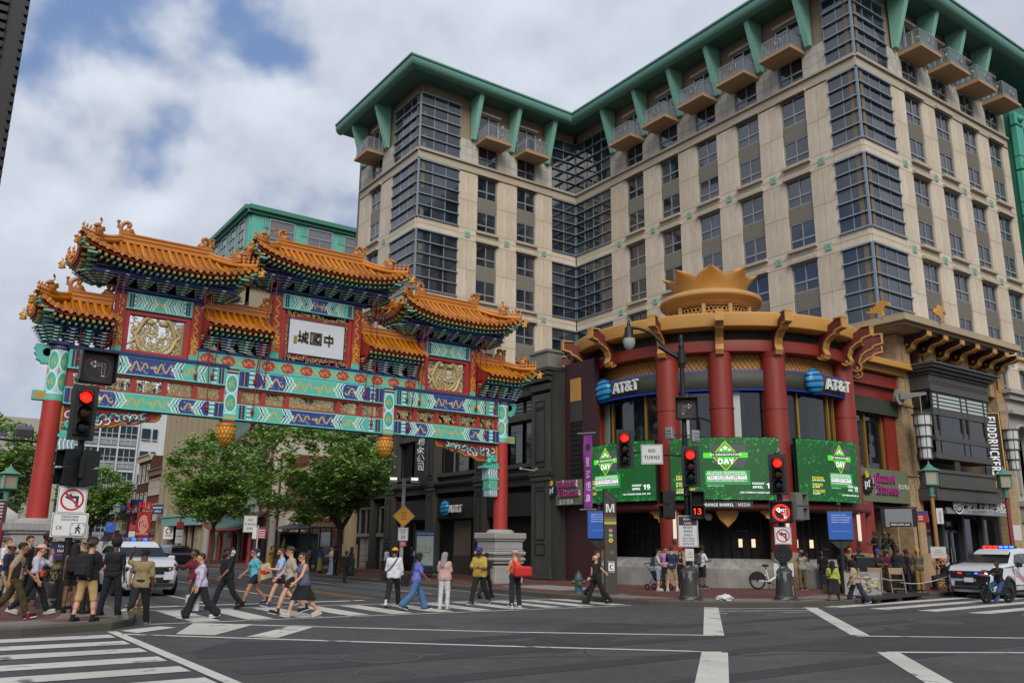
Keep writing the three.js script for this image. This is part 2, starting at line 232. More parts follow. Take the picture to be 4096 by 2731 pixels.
function facade(F,uA,uB,corner,cols,low,hasTop,rev){
const mid=(uA+uB)/2,W=uB-uA;
fput(F,'wall',B(W,38.6-low,0.3),jointM,T0,mid,(38.6+low)/2,-0.47);
const holes=[...corner.map((c)=>[c[0],c[1]]),...cols.map((c)=>[c-0.98,c+0.98])].sort((a,b)=>a[0]-b[0]);
const strips=[];let u=uA;for(const[a,b]of holes){if(a-u>0.25)strips.push([u,a]);u=b;}if(uB-u>0.2)strips.push([u,uB]);
const bk=(u0,u1,v0,v1,m,n=-0.16,nm='wall_panel')=>fpiece(F,nm,B(u1-u0-0.025,v1-v0-0.025,0.32),m??stucco[rnd()*5|0],T0,(u0+u1)/2,(v0+v1)/2,n);
for(let k=0;k<5;k++){
const t=H1-k*PER,b=t-4.9;if(b<low-3)break;
const vis=(v)=>Math.max(v,low);
for(const[a,c]of strips){const half=c-a>1.2?[[a,(a+c)/2],[(a+c)/2,c]]:[[a,c]];for(const[p,q]of half){bk(p,q,t-2.45,t);if(b>low)bk(p,q,b,t-2.45);}}
for(const[a,c]of[...strips,...holes]){bk(a,c,b-0.48,b,null,-0.158);bk(a,c,b-1.0,b-0.48,null,-0.158);}
for(const[a,c,n]of corner)bandWindow(F,T0,a,c,b+0.04,t-0.02,n,5);
for(const c of cols){
window4(F,T0,c,t-0.98,1.94,1.92);fput(F,'spandrel',louver(1.94,1.14),spandM,T0,c,t-2.5,-0.1);
window4(F,T0,c,t-4.0,1.94,1.84);fput(F,'window_header',sill(2.2),sillM,T0,c,t+0.12,0);fput(F,'window_sill',sill(2.2),sillM,T0,c,b-0.1,0);
}
for(const[a,c]of strips)if(c-a>1.2&&k>0)fput(F,'medallion',medal,medalM,T0,(a+c)/2,t+0.5,0.02);
}
if(!hasTop)return;
// top storey: belt, white tiles, siding
fput(F,'belt_course',mg([bx(W,0.16,0.34,0,0,0.0),bx(W,0.62,0.3,0,-0.42,-0.14)]),sillM,T0,mid,TOPB+0.0,0);
for(const[a,c]of strips){const n=Math.max(1,Math.round((c-a)/0.65));for(let i=0;i<n;i++)for(let j=0;j<3;j++)fpiece(F,'wall_tile',B((c-a)/n-0.02,0.66,0.3),tileM[rnd()*3|0],T0,a+(i+0.5)*(c-a)/n,32.86+j*0.68,-0.16,140);}
for(const c of cols){window4(F,T0,c,33.58,1.94,1.86);}
for(const[a,c,n]of corner)bandWindow(F,T0,a,c,32.58,37.4,n,5);
const sd=[...strips,...cols.map((c)=>[c-0.98,c+0.98])];
for(const[a,c]of sd)for(let v=34.55;v<38.4;v+=0.2)fpiece(F,'siding_board',B(c-a,0.19,0.05),sidingM,T0,(a+c)/2,v+0.1,-0.2+0.0,200);
for(const[a,c]of corner)for(let v=37.45;v<38.4;v+=0.2)fpiece(F,'siding_board',B(c-a,0.19,0.05),sidingM,T0,(a+c)/2,v+0.1,-0.18,200);
}
facade(Fx(29.4),-66,-55.25,[[-59.6,-55.35,3]],[-62.75],9,true);
facade(Fz(-55.2),29.4,45.5,[[29.5,33.2,3],[42.8,45.45,2]],[36.0,40.0],9,true);
facade(Fx(45.5),-55.2,-27.1,[[-55.15,-50.5,4],[-31.9+2.7,-27.2,2]],[-47.5,-43.6,-39.7,-35.85,-31.97],10,true);
facade(Fz(-27.1),45.5,65.2,[[45.6,49.3,3]],[52.0,55.75,59.5,63.2],9,true);
for(const[F,u,v0]of[[Fz(-55.2),29.4,9],[Fz(-27.1),45.5,9]])for(let k=0;k<5;k++){const t=H1-k*PER;fput(F,'corner_post',B(0.13,k?4.9:4.9,0.13),alum,T0,u+0.04,t-2.45,-0.04);if(k===0)fput(F,'corner_post',B(0.13,4.85,0.13),alum,T0,u+0.04,35,-0.04);}
// roof: soffit, rolled green gutter
{
const ov=1.65,out=[[29.4-ov,-66-ov],[29.4-ov,-55.2+ov],[45.5-ov,-55.2+ov],[45.5-ov,-27.1+ov],[90,-27.1+ov],[90,-66-ov]];
mesh('soffit',slab(out,0.12),greenD,T0,0,38.35,0);
const prof=[[-0.25,0],[0,-0.1],[0.28,0.05],[0.42,0.35],[0.4,0.66],[0.5,0.7],[0.5,0.84],[0.2,0.98],[-0.4,1.1]];
const line=out.slice(0,5),vs=[],ix=[],n=prof.length;
line.forEach((p,i)=>{const a=line[Math.max(0,i-1)],b=line[Math.min(4,i+1)],t1=[p[0]-a[0],p[1]-a[1]],t2=[b[0]-p[0],b[1]-p[1]],nn=(t)=>{const L=Math.hypot(...t)||1;return[t[1]/L,-t[0]/L];},n1=nn(i?t1:t2),n2=nn(i<4?t2:t1),k=1/(1+n1[0]*n2[0]+n1[1]*n2[1]),m=[(n1[0]+n2[0])*k,(n1[1]+n2[1])*k];for(const[o,y]of prof)vs.push(p[0]-m[0]*o,38.3+y,p[1]-m[1]*o);});
for(let i=0;i<4;i++)for(let j=0;j<n-1;j++){const a=i*n+j,b=a+n;ix.push(a,b,a+1,b,b+1,a+1);}
let g=new THREE.BufferGeometry();g.setAttribute('position',new THREE.Float32BufferAttribute(vs,3));g.setIndex(ix);g.computeVertexNormals();g=toCreasedNormals(g,0.7);
mesh('gutter',g,new THREE.MeshStandardMaterial({color:0x58877a,roughness:0.5,side:THREE.DoubleSide}),T0);
mesh('roof',sheet(out),mat(0x3b4a45,0.9),T0,0,39.36,0);
}
const brkG=ext(shp([[0,0],[0.3,0],[1.5,3.75],[0,3.75]]),0.4).rotateY(-PI/2).translate(0.2,0,0);
const balcG=(w)=>{const g=[],d=1.45,h=1.1;for(const[x0,z0,x1,z1]of[[-w/2,0,-w/2,d],[-w/2,d,w/2,d],[w/2,d,w/2,0]]){const L=Math.hypot(x1-x0,z1-z0),n=Math.round(L/0.125);for(let i=0;i<=n;i++)g.push(bx(0.028,h,0.028,x0+(x1-x0)*i/n,h/2,z0+(z1-z0)*i/n));for(const y of[0.12,h])g.push(bx(Math.abs(x1-x0)+0.05,0.055,Math.abs(z1-z0)+0.05,(x0+x1)/2,y,(z0+z1)/2));}g.push(new THREE.TorusGeometry(0.24,0.03,5,18).translate(w*0.12,0.62,d+0.02),bx(0.03,0.4,0.03,w*0.12,0.62,d+0.02),bx(0.4,0.03,0.03,w*0.12,0.62,d+0.02));return mg(g);};
const rail22=balcG(2.3);
function balcony(F,u){
const s=fput(F,'balcony',mg([bx(2.6,0.22,1.65,0,0,0.82),bx(2.5,0.1,1.55,0,0.15,0.8)]),slabM,T0,u,34.35,0);
mesh('railing',rail22,railM,s,0,0.2,0.05);
mesh('door',mg([bx(0.08,2.5,0.1,-0.98),bx(0.08,2.5,0.1,0.98),bx(0.07,2.5,0.1,0),bx(2.0,0.08,0.1,0,1.25)]),mat(0xa9adb0,0.5),s,0,1.6,-0.08);
for(const k of[-1,1])mesh('pane',B(0.9,2.4,0.02),pm(),s,k*0.49,1.6,-0.13);
mesh('door_header',sill(2.2),sillM,s,0,2.98,0);
mesh('wall_lamp',sph(0.13),mat(0xb9b6ae,0.5),s,1.35,2.3,0.1);
}
for(const[F,us,bs]of[[Fx(29.4),[-62.75],[-65.3,-60.7]],[Fz(-55.2),[36.0,40.0],[34.4,38.3,42.15]],[Fx(45.5),[-47.5,-43.6,-39.7,-35.85,-31.97],[-49.95,-46.0,-42.05,-38.2,-34.3,-30.3]],[Fz(-27.1),[52.0,55.75,59.5,63.2],[50.2,53.9,57.6,61.3]]]){us.forEach((u)=>balcony(F,u));bs.forEach((u)=>fput(F,'eave_bracket',brkG,green2,T0,u,34.6,0));}
mesh('rear_wall',[bx(60.4,29.5,0.4,59.6,23.8,-66.2),bx(0.3,29.5,38.8,65.1,23.8,-46.9)],jointM,T0);
// ---------- round corner restaurant building ----------
const fSans=await new FontLoader().loadAsync('fonts/droid/droid_sans_bold.typeface.json'),fSerif=await new FontLoader().loadAsync('fonts/droid/droid_serif_bold.typeface.json');
const letters=(s,size,depth,font=fSans)=>{const g=new TextGeometry(s,{font,size,depth,curveSegments:3});g.computeBoundingBox();return g;};
const RX=32.4,RZ=-28.5;
const T1=thing('corner_restaurant','round corner building with red columns, gold cornice and lotus cupola','building',RX,0,RZ);
const T1w=thing('side_wing','red and green wing between the round corner building and the tan brick pier','building');
const redT=noiseTex(256,256,(u,v)=>{const g=0.9+0.16*(tn(u,v,3,8,4)-0.5)+0.1*(tn(u,v*0.3,20,2,3)-0.5);return[g,g,g];});
const redM=new THREE.MeshStandardMaterial({map:redT,color:0x86281b,roughness:0.5}),redD=mat(0x5a1a15,0.6),goldP=new THREE.MeshStandardMaterial({map:redT,color:0xc08c44,roughness:0.6}),goldD=mat(0x9a6a2c,0.65),olive=new THREE.MeshStandardMaterial({map:redT,color:0x33392c,roughness:0.6}),blueL=glow(0x1b50ff,0.35);
const darkG=[glass(0x0d0f10,0.04,1.8),glass(0x121517,0.05,1.7),glass(0x0a0b0d,0.04,1.8)],paleG=glass(0x8d959a,0.2,1.6),mullG=mat(0x9b7a36,0.4,0.5),dark=mat(0x0a0a0b,0.9),ceilD=mat(0x3a3027,0.9);
const arc=(a0,a1,prof,n=Math.max(4,Math.abs(a1-a0)/4|0))=>new THREE.LatheGeometry(prof.map((p)=>new THREE.Vector2(...p)),n,R(a0),R(a1-a0));
const pol=(a,r,y)=>[r*Math.sin(R(a)),y,r*Math.cos(R(a))];
const both=(m)=>{const c=m.clone();c.side=THREE.DoubleSide;return c;};
const COLS=[-112,-67.2,-46.2,-25,16.5];
const colG=mg([cyl(0.5,0.52,8.35,0,5.7,0,24),cyl(0.53,0.53,0.07,0,7.45,0,24),cyl(0.56,0.5,0.25,0,9.75,0,24)]),colS=mg([cyl(0.5,0.5,6.4,0,6.65,0,24),cyl(0.53,0.53,0.07,0,7.45,0,24)]);
const stoneB=new THREE.MeshStandardMaterial({map:stT,color:0xa08a6e,roughness:0.9});
COLS.forEach((a,i)=>{const c=mesh('column',i===2?colS:colG,redM,T1,...pol(a,6.25,0));if(i!==2){mesh('column_base',mg([cyl(0.56,0.58,1.25,0,0.92,0,24),cyl(0.7,0.72,0.2,0,0.25,0,8)]),stoneB,c);const l=mesh('tube_lamp',cyl(0.07,0.07,1.1,0,0,0,10),glow(0xfff0d8,0.55),c,-0.42,2.6,0.55);l.castShadow=false;mesh('lamp_bracket',mg([cyl(0.085,0.085,0.09,-0.42,3.2,0.55,10),cyl(0.085,0.085,0.09,-0.42,2.0,0.55,10),bx(0.05,0.05,0.3,-0.4,3.2,0.45)]),mat(0x6b6a66,0.4,0.6),c);}});
mesh('ring_beam',arc(-140,42,[[5.6,9.86],[6.56,9.86],[6.6,9.92],[6.6,10.36],[6.56,10.42],[6.0,10.42]],44),both(redM),T1);
mesh('frieze',arc(-140,42,[[6.25,10.42],[6.25,10.95]],40),both(olive),T1);
mesh('cornice',arc(-140,42,[[6.2,10.9],[6.4,10.9],[6.5,10.84],[6.9,10.8],[6.95,10.85],[7.1,10.86],[7.14,10.92],[7.18,11.42],[7.14,11.49],[6.9,11.52],[2,11.52]],48),both(goldP),T1);
{
const side=[[0,9.82],[0.14,9.72],[0.32,9.76],[0.4,9.9],[0.34,10.03],[0.3,10.15],[0.42,10.45],[0.7,10.66],[0.9,10.72],[1.0,10.86],[1.36,10.94],[1.36,11.36],[1.0,11.36],[0.3,11.0],[0,11.0]];
const ch=ext(shp(side),0.2).translate(0,0,-0.1).rotateY(-PI/2);
const rim=[];for(let i=0;i<11;i++){const p=side[i],q=side[i+1],L=Math.hypot(q[0]-p[0],q[1]-p[1]);rim.push(bx(0.34,0.07,L+0.05).rotateX(-Math.atan2(q[1]-p[1],q[0]-p[0])).translate(0,(p[1]+q[1])/2,(p[0]+q[0])/2));}
rim.push(bx(0.36,0.06,0.5,0,11.38,1.16));for(const s of[-1,1])rim.push(bx(0.03,0.13,0.13,s*0.115,9.88,0.2));
const rimG=mg(rim);
for(const a of[-138,-112,-91.5,-67,-46.2,-25.3,-4.5,12,26,40]){const b=mesh('scroll_bracket',ch,redD,T1,...pol(a,6.58,0),R(a));mesh('gold_rim',rimG,goldP,b);}
}
const BAYS=[[-109,-70.6],[-63.8,-49.2],[-43.2,-28.4],[-21.6,13.2]];
BAYS.forEach(([a0,a1],i)=>{
const wide=i%3===0;
mesh('lattice_panel',arc(a0-2,a1+2,[[6.02,9.1],[6.02,9.88]]),both(goldP),T1);
const g=[],st=2.0,da=5.2;for(let a=a0-da;a<a1;a+=st)for(const s of[0,1]){const A=Math.max(a0-1,a),D=Math.min(a1+1,a+da);if(D<=A)continue;const t0=(A-a)/da,t1=(D-a)/da,y=(t)=>9.1+0.76*(s?t:1-t);g.push(rod(pol(A,6.05,y(t0)),pol(D,6.05,y(t1)),0.014,0.014,4));}
mesh('lattice',g,goldD,T1);
const r=wide?6.5:6.32,e=wide?0.6:0;
mesh('sign_band',arc(a0-e,a1+e,[[5.9,8.28],[r,8.28],[r,9.1],[5.9,9.1]]),both(olive),T1);
mesh('blue_strip',[arc(a0-e,a1+e,[[r+0.01,8.25],[r+0.035,8.265],[r+0.01,8.28]]),arc(a0,a1,[[r-0.02,9.11],[r+0.01,9.125],[r-0.02,9.14]])],both(blueL),T1);
const ms=wide?(i?[-19.3,-14,4.3,9]:[-107,-99.5,-78.6,-72]):[a0+0.6,a1-0.6],all=[a0-1,...ms,a1+1];
for(let k=0;k+1<all.length;k++){if(all[k+1]-all[k]<1)continue;const steps=Math.ceil((all[k+1]-all[k])/9);for(let q=0;q<steps;q++){const b0=all[k]+(all[k+1]-all[k])*q/steps,b1=all[k]+(all[k+1]-all[k])*(q+1)/steps,am=(b0+b1)/2,w=2*5.98*Math.sin(R(b1-b0)/2)+0.03;mesh('window_pane',bx(w,5.0,0.03),darkG[(k+q)%3],T1,...pol(am,5.97,5.8),R(am));}}
for(const m of ms)mesh('mullion',bx(0.09,5,0.14),mullG,T1,...pol(m,6.02,5.8),R(m));
if(!wide||i===0){const a=wide?a0+5:a0+2.8;mesh('blind',bx(wide?0.42:0.36,3.0,0.02),mat(0xa3a8a8,0.6),T1,...pol(a,6.03,6.75),R(a));}
});
mesh('lower_beam',arc(-140,42,[[5.2,3.2],[6.7,3.2],[6.8,3.3],[6.8,3.62],[5.2,3.62]],40),both(redD),T1);
mesh('soffit',arc(-140,60,[[0.5,3.3],[6,3.3]],40),both(ceilD),T1);
mesh('inner_wall',arc(-150,60,[[5.0,0.1],[5.0,3.35]],40),both(dark),T1);
{const g=[];for(let k=0;k<26;k++){const a=-108+k*4.6;g.push(bx(0.04,2,0.04).translate(...pol(a,5.1,2.3)));if(k%3===0)g.push(bx(0.5,0.05,0.05).rotateY(R(a)).translate(...pol(a,5.1,3.0-(k%4)*0.2)));}mesh('dark_glazing_bar',g,mat(0x1c1a18,0.5,0.3),T1);}
for(const a of[-60,-40,-34,-12,-2])mesh('wall_lamp',cyl(0.08,0.08,0.34,0,0,0,10),glow(0xffe2b8,0.7),T1,...pol(a,5.2,1.9));
{const c=shp([[0,0],[0.5,0],[0.5,0.1],[0.36,0.16],[0.3,0.3],[0.14,0.34],[0.1,0.5],[0,0.5]]);const g=ext(c,0.12).rotateZ(PI).translate(0,3.2,-0.06),q=g.clone().scale(-1,1,1);for(const a of[-67.2,-25]){mesh('scroll_corner',mg([g.clone().translate(-0.45,0,0),ext(c,0.12).rotateZ(PI).scale(-1,1,1).translate(0.45,3.2,-0.06)]),both(goldP),T1,...pol(a,6.3,0),R(a));}mesh('heart_pendant',ext(shp([[0,-0.4],[0.3,-0.1],[0.42,0.15],[0.36,0.32],[0.2,0.36],[0,0.26],[-0.2,0.36],[-0.36,0.32],[-0.42,0.15],[-0.3,-0.1]]),0.1,0.03),goldP,T1,...pol(-46,6.3,2.95),R(-46));mesh('dome_camera',sph(0.16),mat(0x8a8a88,0.3),T1,...pol(-53,6.2,2.95));}
const lowWall=new THREE.MeshStandardMaterial({map:noiseTex(512,256,(u,v)=>{const g=0.47+0.2*(tn(u,v,4,12,5)-0.5)+0.18*(tn(u,v*0.2,40,5,3)-0.5)*(v>0.3?1:0.4);return[g,g*0.985,g*0.95];}),roughness:0.9});
{const g=[];for(const[a0,a1]of[[-122,-109],[-108,-71],[-63.5,-29],[-21,12.6],[20,26]])g.push(arc(a0,a1,[[7.0,0.1],[7.0,0.86],[6.93,0.92],[6.05,1.26],[5.4,1.26]]));mesh('stone_wall',g,both(lowWall),T1);}
{
const cream=new THREE.MeshStandardMaterial({map:redT,color:0xb58a52,roughness:0.6}),c=mesh('cupola',lathe([[2.0,11.3],[2.15,11.35],[2.15,12.3],[1.98,12.4],[1.95,13.3],[2.05,13.35],[2.2,13.45],[2.3,13.6],[2.54,13.68],[2.58,13.8],[2.54,13.95],[2.35,14.0],[2.2,14.1],[1.9,14.2],[0.2,14.35]],48),cream,T1);
const lp=[];for(let k=0;k<60;k++)for(let j=0;j<3;j++){const g=new THREE.TorusGeometry(0.105,0.026,4,8),a=k*6+(j%2)*3;g.rotateY(R(a));lp.push(g.translate(...pol(a,2.04,12.65+j*0.22)));}
mesh('fretwork',lp,goldP,c);const lc=[];for(let k=0;k<10;k++)lc.push(cyl(0.12,0.12,1.0,...[pol(k*36+14,2.08,0)[0],12.85,pol(k*36+14,2.08,0)[2]],12));mesh('cupola_column',lc,cream,c);
mesh('fret_backing',cyl(1.97,1.97,0.9,0,12.85,0,40,true),mat(0x2b2018,0.9),c);
const N=9,M2=8,vs=[],ix=[];for(let i=0;i<=N;i++)for(let j=0;j<=M2;j++){const t=i/N,s=j/M2*2-1,w=0.86*Math.pow(1-Math.pow(t,1.9),0.85)*(0.85+0.5*t);vs.push(s*w,1.08*t,0.5*t*t+0.18*t-0.26*s*s*(1-t*0.4));}
for(let i=0;i<N;i++)for(let j=0;j<M2;j++){const a=i*(M2+1)+j;ix.push(a,a+1,a+M2+1,a+1,a+M2+2,a+M2+1);}
const inn=vs.map((v,i)=>i%3===2?v-0.07:v),nV=vs.length/3;const g=new THREE.BufferGeometry();g.setAttribute('position',new THREE.Float32BufferAttribute([...vs,...inn],3));g.setIndex([...ix,...ix.map((i)=>i+nV)]);g.computeVertexNormals();
const pM=both(goldP);for(let k=0;k<8;k++)mesh('lotus_petal',g,pM,c,...pol(-46.2+k*45,1.66,14.05),R(-46.2+k*45)).scale.setScalar(1.14);
}
// straight wing on the 7th street side and return wall on the other side
const FW=Fz(-24.5);
fput(FW,'cornice',mg([bx(6.4,0.32,1.2,0,0,0.4),bx(6.2,0.3,0.8,0,-0.3,0.2)]),goldP,T1w,39.2,10.98,0);
fput(FW,'frieze',bx(5,0.3,0.3),olive,T1w,39.6,10.62,-0.1);
fput(FW,'fascia',bx(4.4,0.58,0.5),redM,T1w,39.6,10.12,0.1);
fput(FW,'red_wall',bx(4.4,0.66,0.3),redM,T1w,39.6,9.5,-0.06);
fput(FW,'sign_band',bx(4.3,0.78,0.5),olive,T1w,39.6,8.78,0.05);
for(const[x,w,m]of[[38.2,1.5,0],[39.75,1.4,1]])fput(FW,'window_pane',bx(w,2.9,0.03),m?darkG[1]:glass(0x2a2e31,0.05,1.9),T1w,x,6.9,-0.2);
for(const x of[37.45,38.98,40.48])fput(FW,'mullion',bx(0.12,2.9,0.16),mullG,T1w,x,6.9,-0.15);
fput(FW,'red_pier',bx(1.2,5.2,0.35),redM,T1w,41.15,6.55,-0.1);
fput(FW,'fascia_lower',bx(4.5,1.8,0.3),redD,T1w,39.5,4.6,-0.25);
fput(FW,'entrance_wall',mg([bx(4.6,3.9,0.1,0,0,-3.2),bx(4.6,0.15,3.3,0,1.9,-1.7)]),dark,T1w,39.5,2.0,0);
mesh('red_column',mg([cyl(0.45,0.47,2.4,0,2.7,0,20)]),redM,T1w,37.2,0,-23.9);mesh('column_base',cyl(0.5,0.52,1.4,0,0.8,0,20),stoneB,T1w,37.2,0,-23.9);
fput(FW,'roof',bx(5,0.1,3),mat(0x4a4640,0.9),T1w,39.5,11.1,-1.5);
const T1b=T1;mesh('return_wall',[bx(0.3,10.3,2.2,25.75-RX,5.2,-30.9-RZ)],mat(0x35181a,0.7),T1b);mesh('gold_panel',bx(0.06,1.1,0.75),goldP,T1b,25.54-RX,9.0,-31.1-RZ);mesh('green_panel',bx(0.06,1.0,0.85),olive,T1b,25.56-RX,7.95,-31.1-RZ);
mesh('grille',[bx(0.05,3.2,0.7),...Array.from({length:14},(_,i)=>bx(0.08,0.03,0.7,-0.02,-1.5+i*0.23))],mat(0x1d1a17,0.6,0.3),T1b,25.55-RX,5.8,-31.1-RZ);
mesh('core',[bx(10,10.8,12,6.5,5.4,-8)],dark,T1b);
// LED screens
function screenTex(dx,w,h){
return canvas(w,h,(c)=>{
c.fillStyle='#0b4a1c';c.fillRect(0,0,w,h);
for(let i=0;i<900;i++){const e=rnd(),x=rnd()*w,y=e<0.5?Math.pow(rnd(),2)*h*0.4:e<0.85?h-Math.pow(rnd(),2)*h*0.3:rnd()*h,r=1+rnd()*7;c.globalAlpha=rr(0.1,0.5);c.fillStyle=['#1fae3c','#0d6b24','#55d96a','#138a35'][i%4];c.beginPath();c.arc(x,y,r,0,7);c.fill();}
c.globalAlpha=1;c.fillStyle='#3c4a44';c.beginPath();c.moveTo(w*(dx-0.14),h*0.12);c.lineTo(w*(dx+0.2),h*0.12);c.lineTo(w*(dx+0.16),h*0.5);c.lineTo(w*(dx-0.1),h*0.42);c.fill();
const X=w*dx,dia=(r,y,f)=>{c.fillStyle=f;c.beginPath();c.moveTo(X,y-r);c.lineTo(X+r*0.82,y);c.lineTo(X,y+r);c.lineTo(X-r*0.82,y);c.fill();};
dia(h*0.245,h*0.3,'#d6c21c');dia(h*0.225,h*0.3,'#1c7a2a');dia(h*0.19,h*0.28,'#49b62e');
c.fillStyle='#f2f2ee';for(const[sx,sy,r]of[[0,0.17,0.045],[-0.05,0.2,0.03],[0.05,0.2,0.03]]){c.beginPath();for(let k=0;k<10;k++){const q=k%2?r*0.42:r,a=k*PI/5-PI/2;c.lineTo(X+sx*h*1.2+Math.cos(a)*q*h,sy*h+Math.sin(a)*q*h);}c.fill();}
c.fillStyle='#4fd02c';c.fillRect(X-h*0.32,h*0.245,h*0.64,h*0.085);c.fillStyle='#12391a';c.fillRect(X-h*0.2,h*0.24,h*0.4,h*0.075);
text(c,'DC EMANCIPATION',X,h*0.28,h*0.055,'#eef4e8','sans-serif','bold',h*0.44);text(c,'DAY',X,h*0.39,h*0.125,'#ffffff');
text(c,'★ ★ ★',X,h*0.46,h*0.03,'#0c3a12');
c.fillStyle='#1d8a35';c.fillRect(X-w*0.19,h*0.53,w*0.4,h*0.23);text(c,'GET UPDATES ON EMANCIPATION',X,h*0.56,h*0.034,'#e8f3e6','sans-serif','bold',w*0.34);text(c,'WEEKEND EVENTS FROM DC GOVERNMENT',X,h*0.59,h*0.034,'#e8f3e6','sans-serif','bold',w*0.36);
c.fillStyle='#f4f6f4';c.fillRect(X-w*0.17,h*0.615,w*0.35,h*0.095);text(c,'TEXT DC250 TO 888-777',X,h*0.643,h*0.052,'#11231a','sans-serif','bold',w*0.33);c.fillStyle='#2c4436';c.fillRect(X-w*0.165,h*0.675,w*0.34,h*0.03);text(c,'STREET CLOSURES // WEATHER ALERTS // TRANSIT UPDATES',X,h*0.69,h*0.024,'#ffffff','sans-serif','bold',w*0.32);
c.textAlign='left';const L=(s,y,z,col)=>{c.font='bold '+z+'px sans-serif';c.fillStyle=col;c.textAlign='left';c.fillText(s,w*(dx>0.6?0.18:0.05),y);};
L('FESTIVAL',h*0.63,h*0.062,'#e7d32a');L('GATES OPEN @ 1PM',h*0.67,h*0.03,'#fff');L('PARADE',h*0.735,h*0.062,'#e7d32a');L('@ 1:30PM',h*0.775,h*0.035,'#fff');L('CONCERT',h*0.84,h*0.062,'#e7d32a');L('@ 2:30PM',h*0.88,h*0.035,'#fff');
text(c,'EMANCIPATION.DC.GOV',X-w*0.1,h*0.78,h*0.022,'#dfe','sans-serif','normal');
text(c,'SUNDAY',w*0.79,h*0.74,h*0.045,'#fff');text(c,'APRIL',w*0.785,h*0.80,h*0.055,'#fff');text(c,'19',w*0.9,h*0.775,h*0.115,'#fff');text(c,'1301 PENNSYLVANIA AVE, NW',w*0.78,h*0.885,h*0.036,'#fff','sans-serif','bold',w*0.36);
});
}
[[-105.8,-69.9,0.38,'left curved green event screen on the round building, under the left blue globe sign'],[-64.5,-28.3,0.51,'widest curved green event screen, in the middle of the round building'],[-22.1,7.2,0.63,'right curved green event screen, beside the planet fitness wing sign']].forEach(([a0,a1,dx,l])=>{
const s=thing('led_screen',l,'screen',RX,0,RZ,0,'curved screens round the corner building'),t=screenTex(dx,640,400);
const m=new THREE.MeshStandardMaterial({color:0x050505,emissive:0xffffff,emissiveMap:t,emissiveIntensity:0.8,roughness:0.5,side:THREE.DoubleSide});
mesh('display',arc(a0,a1,[[7.1,3.6],[7.1,6.13]],20),m,s);mesh('cabinet',arc(a0,a1,[[7.09,3.58],[6.85,3.58],[6.85,6.15],[7.09,6.15]],20),both(mat(0x111212,0.6)),s);
});
// ORANGE BARREL MEDIA strip under the middle screen
{const s=thing('media_sign','narrow dark sign strip under the middle green screen','sign',RX,0,RZ);const t=canvas(512,64,(c,w,h)=>{c.fillStyle='#1c1d22';c.fillRect(0,0,w,h);text(c,'ORANGE BARREL',w*0.34,h*0.52,40,'#e8e8ea','sans-serif','bold',w*0.6);text(c,'MEDIA',w*0.83,h*0.52,40,'#e8e8ea','sans-serif','normal');c.fillStyle='#c3392b';c.fillRect(w*0.68,10,4,44);});mesh('sign_face',arc(-55,-38,[[7.12,3.26],[7.12,3.54]],8),tmat(t),s);mesh('backing',arc(-55,-38,[[7.11,3.25],[7.04,3.25],[7.04,3.55],[7.11,3.55]],8),both(mat(0x1c1d22)),s);}
// globe signs
function globeSign(label,x,y,z,ry,k,gap=0.46){
const s=thing('phone_shop_sign',label,'shop sign',x,y,z,ry),b=[],bl=mat(0x1f7fb8,0.35),st=[];
for(let i=0;i<6;i++){const th=PI*(0.06+i*0.155),g=new THREE.SphereGeometry(0.5,22,4,0,2*PI,th,PI*0.105);g.rotateZ(0.12);b.push(g);}
const globe=mesh('globe',mg(b),both(bl),s);globe.scale.set(k*0.9,k,k*0.5);mesh('globe_core',sph(0.47,0,0,0),mat(0x0f2f45,0.5),globe);
const t=letters('AT&T',0.42*k,0.09*k);mesh('letters',t,mat(0xc9cbc8,0.5),s,gap*k,-0.22*k,0);return s;
}
const P=(a,r,y)=>{const p=pol(a,r,y);return[RX+p[0],p[1],RZ+p[2]];};
globeSign('blue globe telephone sign on the left bay of the round building',...P(-98.5,6.58,8.75),R(-90),1.15,0.62);
globeSign('blue globe telephone sign on the right bay of the round building',...P(-9,6.6,8.72),R(-2),1.15,0.62);
// ---------- tan brick corner building with the bay window ----------
const T2=thing('brick_building','tan brick building with bracketed flat cornice and dark bay window','building');
const tanT=wrap(noiseTex(512,512,(u,v)=>{const r=Math.floor(v*24),c=u*8+(r%2)*0.5,f=c-Math.floor(c),q=v*24-r,j=f<0.04||q<0.14,h=Math.abs(Math.sin(Math.floor(c)%8*12.9+r*78.2)*43758.5)%1,k=(j?0.78:0.9+0.2*h)+0.18*(tn(u,v,4,2)-0.5);return[0.62*k,0.53*k,0.40*k];}),1);
const tanB=(w,h)=>{const t=tanT.clone();t.repeat.set(w/1.8,h/1.8);t.needsUpdate=true;return new THREE.MeshStandardMaterial({map:t,roughness:0.9});};
const slate=new THREE.MeshStandardMaterial({map:stT,color:0x4a4b49,roughness:0.6}),slateD=mat(0x343533,0.6),stoneG=new THREE.MeshStandardMaterial({map:stT,color:0x7b7b78,roughness:0.8});
const FB=Fz(-24.3),tb1=tanB(1.1,12.5),tb2=tanB(1.6,2.4);
fput(FB,'brick_pier',mg([bx(1.15,12.7,1.2),bx(0.5,12.0,1.3,0.15,-0.2)]),tb1,T2,42.1,6.45,-0.3);fput(FB,'pier_base',bx(1.6,1.4,1.6),stoneB,T2,42.1,0.85,-0.3);
for(const y of[3.55,5.4,9.0,11.0])fput(FB,'pier_band',bx(1.24,0.1,1.4),stoneB,T2,42.1,y,-0.3);
for(const x of[45.2,48.5,52.2])fput(FB,'brick_pier',bx(1.5,2.9,0.9),tb2,T2,x,12.0,-0.3);
fput(FB,'brick_pier',bx(1.1,12.4,1.1),tb1,T2,52.5,6.3,-0.3);
fput(FB,'wall',bx(10.5,13,0.3),mat(0x5d5140,0.9),T2,47.4,6.6,-0.9);
